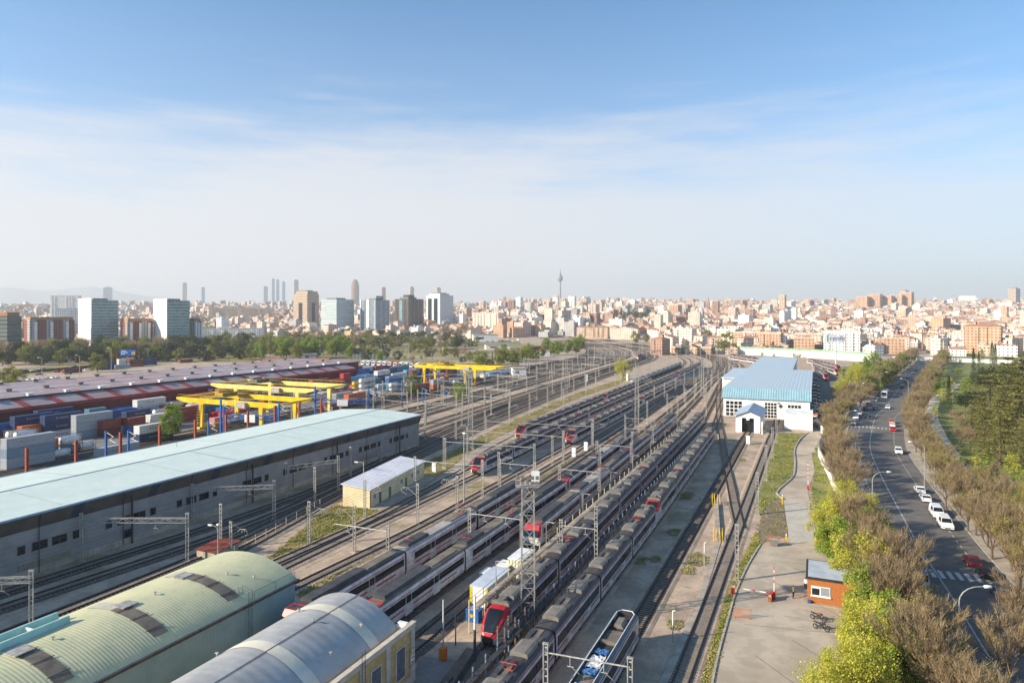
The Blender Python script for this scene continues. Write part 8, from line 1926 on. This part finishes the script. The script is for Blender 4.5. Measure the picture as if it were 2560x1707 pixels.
        Y = F*HC/(yb-HOR); w = (sx1-sx0)/F*Y; h = HC-(yt-HOR)*Y/F; x, y = W(((sx0+sx1)/2-1280)/F*Y, Y); r = thing('low_shed', lab, 'shed', (x, y, 0), TH+rad(8)); mb = MB(); mb.box(-w/2, w/2, 0, d, 0, h-.5); mb.build('wall', m_ if 'tan' not in lab else M['whitewall'], r)
        if d > 2: mb = MB(); mb.box(-w/2-.4, w/2+.4, -.4, d+.4, h-(2.6 if 'tan' in lab else .5), h); mb.build('roof', m_ if 'tan' in lab else M['concrete'], r); window(r, -w*.2, 0, h*.5, w*.25, h*.25, 'y', 4)
        else: mb = MB(); [mb.box(-w/2+k*w/8-.15, -w/2+k*w/8+.15, -.15, 0, 0, h) for k in range(9)]; mb.build('post', M['darksteel'], r)
    # embankment with the upper line
    pl = catmull([P(1180, 885), P(1260, 862), P(1330, 852), P(1400, 850), P(1450, 858)], 25)
sign()
def uasc():
    x, y = P(545, 1048); o = min((q for q in bpy.data.objects if q.get('category') == 'shipping container'), key=lambda q: (q.location.x-x)**2+(q.location.y-y)**2+q.location.z)
    text_mesh('UASC', 1.9, mat('sign_gold', '#caa14a'), o, (2.5, 6.1, 1.35), 0, 'lettering', (rad(90), 0, rad(90)))
    x, y = P(578, 1392); r = thing('red_roofed_hut', 'small hut with rust-red roof behind the green barrel shed', 'hut', (x-3, y, 0)); mb = MB(); mb.box(-2, 2, -2.5, 2.5, 0, 1.4); mb.build('wall', M['concrete'], r); mb = MB(); mb.face([(-2.3, -2.8, 1.4), (2.3, -2.8, 1.4), (2.3, 2.8, 1.8), (-2.3, 2.8, 1.8)]); mb.face([(-2.3, 2.8, 1.8), (2.3, 2.8, 1.8), (2.3, 2.8, 1.4), (-2.3, 2.8, 1.4)]); mb.build('roof', mat('rust_roof', '#8a4436', '#733729', .6, .8), r)
uasc()
# fence beside the shaded tracks
def fence():
    pl = catmull([P(230, 1620), P(440, 1480), P(560, 1405), P(690, 1330), P(800, 1268)], 3.0)
    r = thing('wire_fence', 'low post-and-wire fence along the grass beside the shaded tracks', 'fence', (pl[0][0], pl[0][1], 0)); o = pl[0]; mb = MB()
    for p in pl[::1]: mb.box(p[0]-o[0]-.05, p[0]-o[0]+.05, p[1]-o[1]-.05, p[1]-o[1]+.05, 0, 1.7)
    mb.build('posts', M['concrete'], r); mb = MB()
    for z in (.5, 1.1, 1.6):
        for a, b in zip(pl, pl[1:]): mb.beam((a[0]-o[0], a[1]-o[1], z), (b[0]-o[0], b[1]-o[1], z), .02)
    mb.build('wire', M['galv'], r)
    x, y = P(545, 1405); r = thing('twin_lamp', 'street lamp with camera head beside the shaded tracks', 'street lamp', (x, y, 0), math.pi); mb = MB(); mb.tube((0, 0, 0), (0, 0, 6), .12, .08, 7); mb.path([(0, 0, 5.2), (.5, 0, 5.7), (1.5, 0, 5.8)], .05, 5); mb.build('pole', M['galv'], r); mb = MB(); mb.cbox((1.7, 0, 5.8), (.8, .3, .2)); mb.build('lamp_head', M['white'], r); mb = MB(); mb.cbox((0, 0, 6.1), (.4, .4, .25)); mb.build('camera', M['white'], r)
    x, y = P(909, 1230); r = thing('twin_lamp', 'street lamp behind the cream hut', 'street lamp', (x, y, 0), math.pi); mb = MB(); mb.tube((0, 0, 0), (0, 0, 7), .13, .08, 7); mb.path([(0, 0, 6.2), (.5, 0, 6.7), (1.8, 0, 6.6)], .05, 5); mb.build('pole', M['galv'], r); mb = MB(); mb.cbox((2.0, 0, 6.6), (.9, .3, .2)); mb.build('lamp_head', M['white'], r)
fence()
# ------------------------------------------------------------------ air
def haze():
    mb = MB(); c = [W(-12000, -400), W(12000, -400), W(16000, 12200), W(-16000, 12200)]
    v = [(*p, -230) for p in c]+[(*p, 640) for p in c]; mb.v = v; mb.f = [(3, 2, 1, 0), (4, 5, 6, 7), (0, 1, 5, 4), (1, 2, 6, 5), (2, 3, 7, 6), (3, 0, 4, 7)]; mb.m = [0]*6
    m = bpy.data.materials.new('air'); m.use_nodes = True; nt = m.node_tree; nt.nodes.remove(nt.nodes['Principled BSDF'])
    pv = N(nt, 'ShaderNodeVolumePrincipled'); pv.inputs['Color'].default_value = (.97, .98, 1, 1); pv.inputs['Density'].default_value = HAZE; pv.inputs['Anisotropy'].default_value = .1
    nt.links.new(pv.outputs[0], nt.nodes['Material Output'].inputs['Volume'])
    o = mb.build('haze', m); o['kind'] = 'stuff'; o['label'] = 'thin pale air haze over the whole city'; o['category'] = 'haze'
HAZE = 1.15e-4
USE_HAZE = True
if USE_HAZE: haze()
finish_labels()
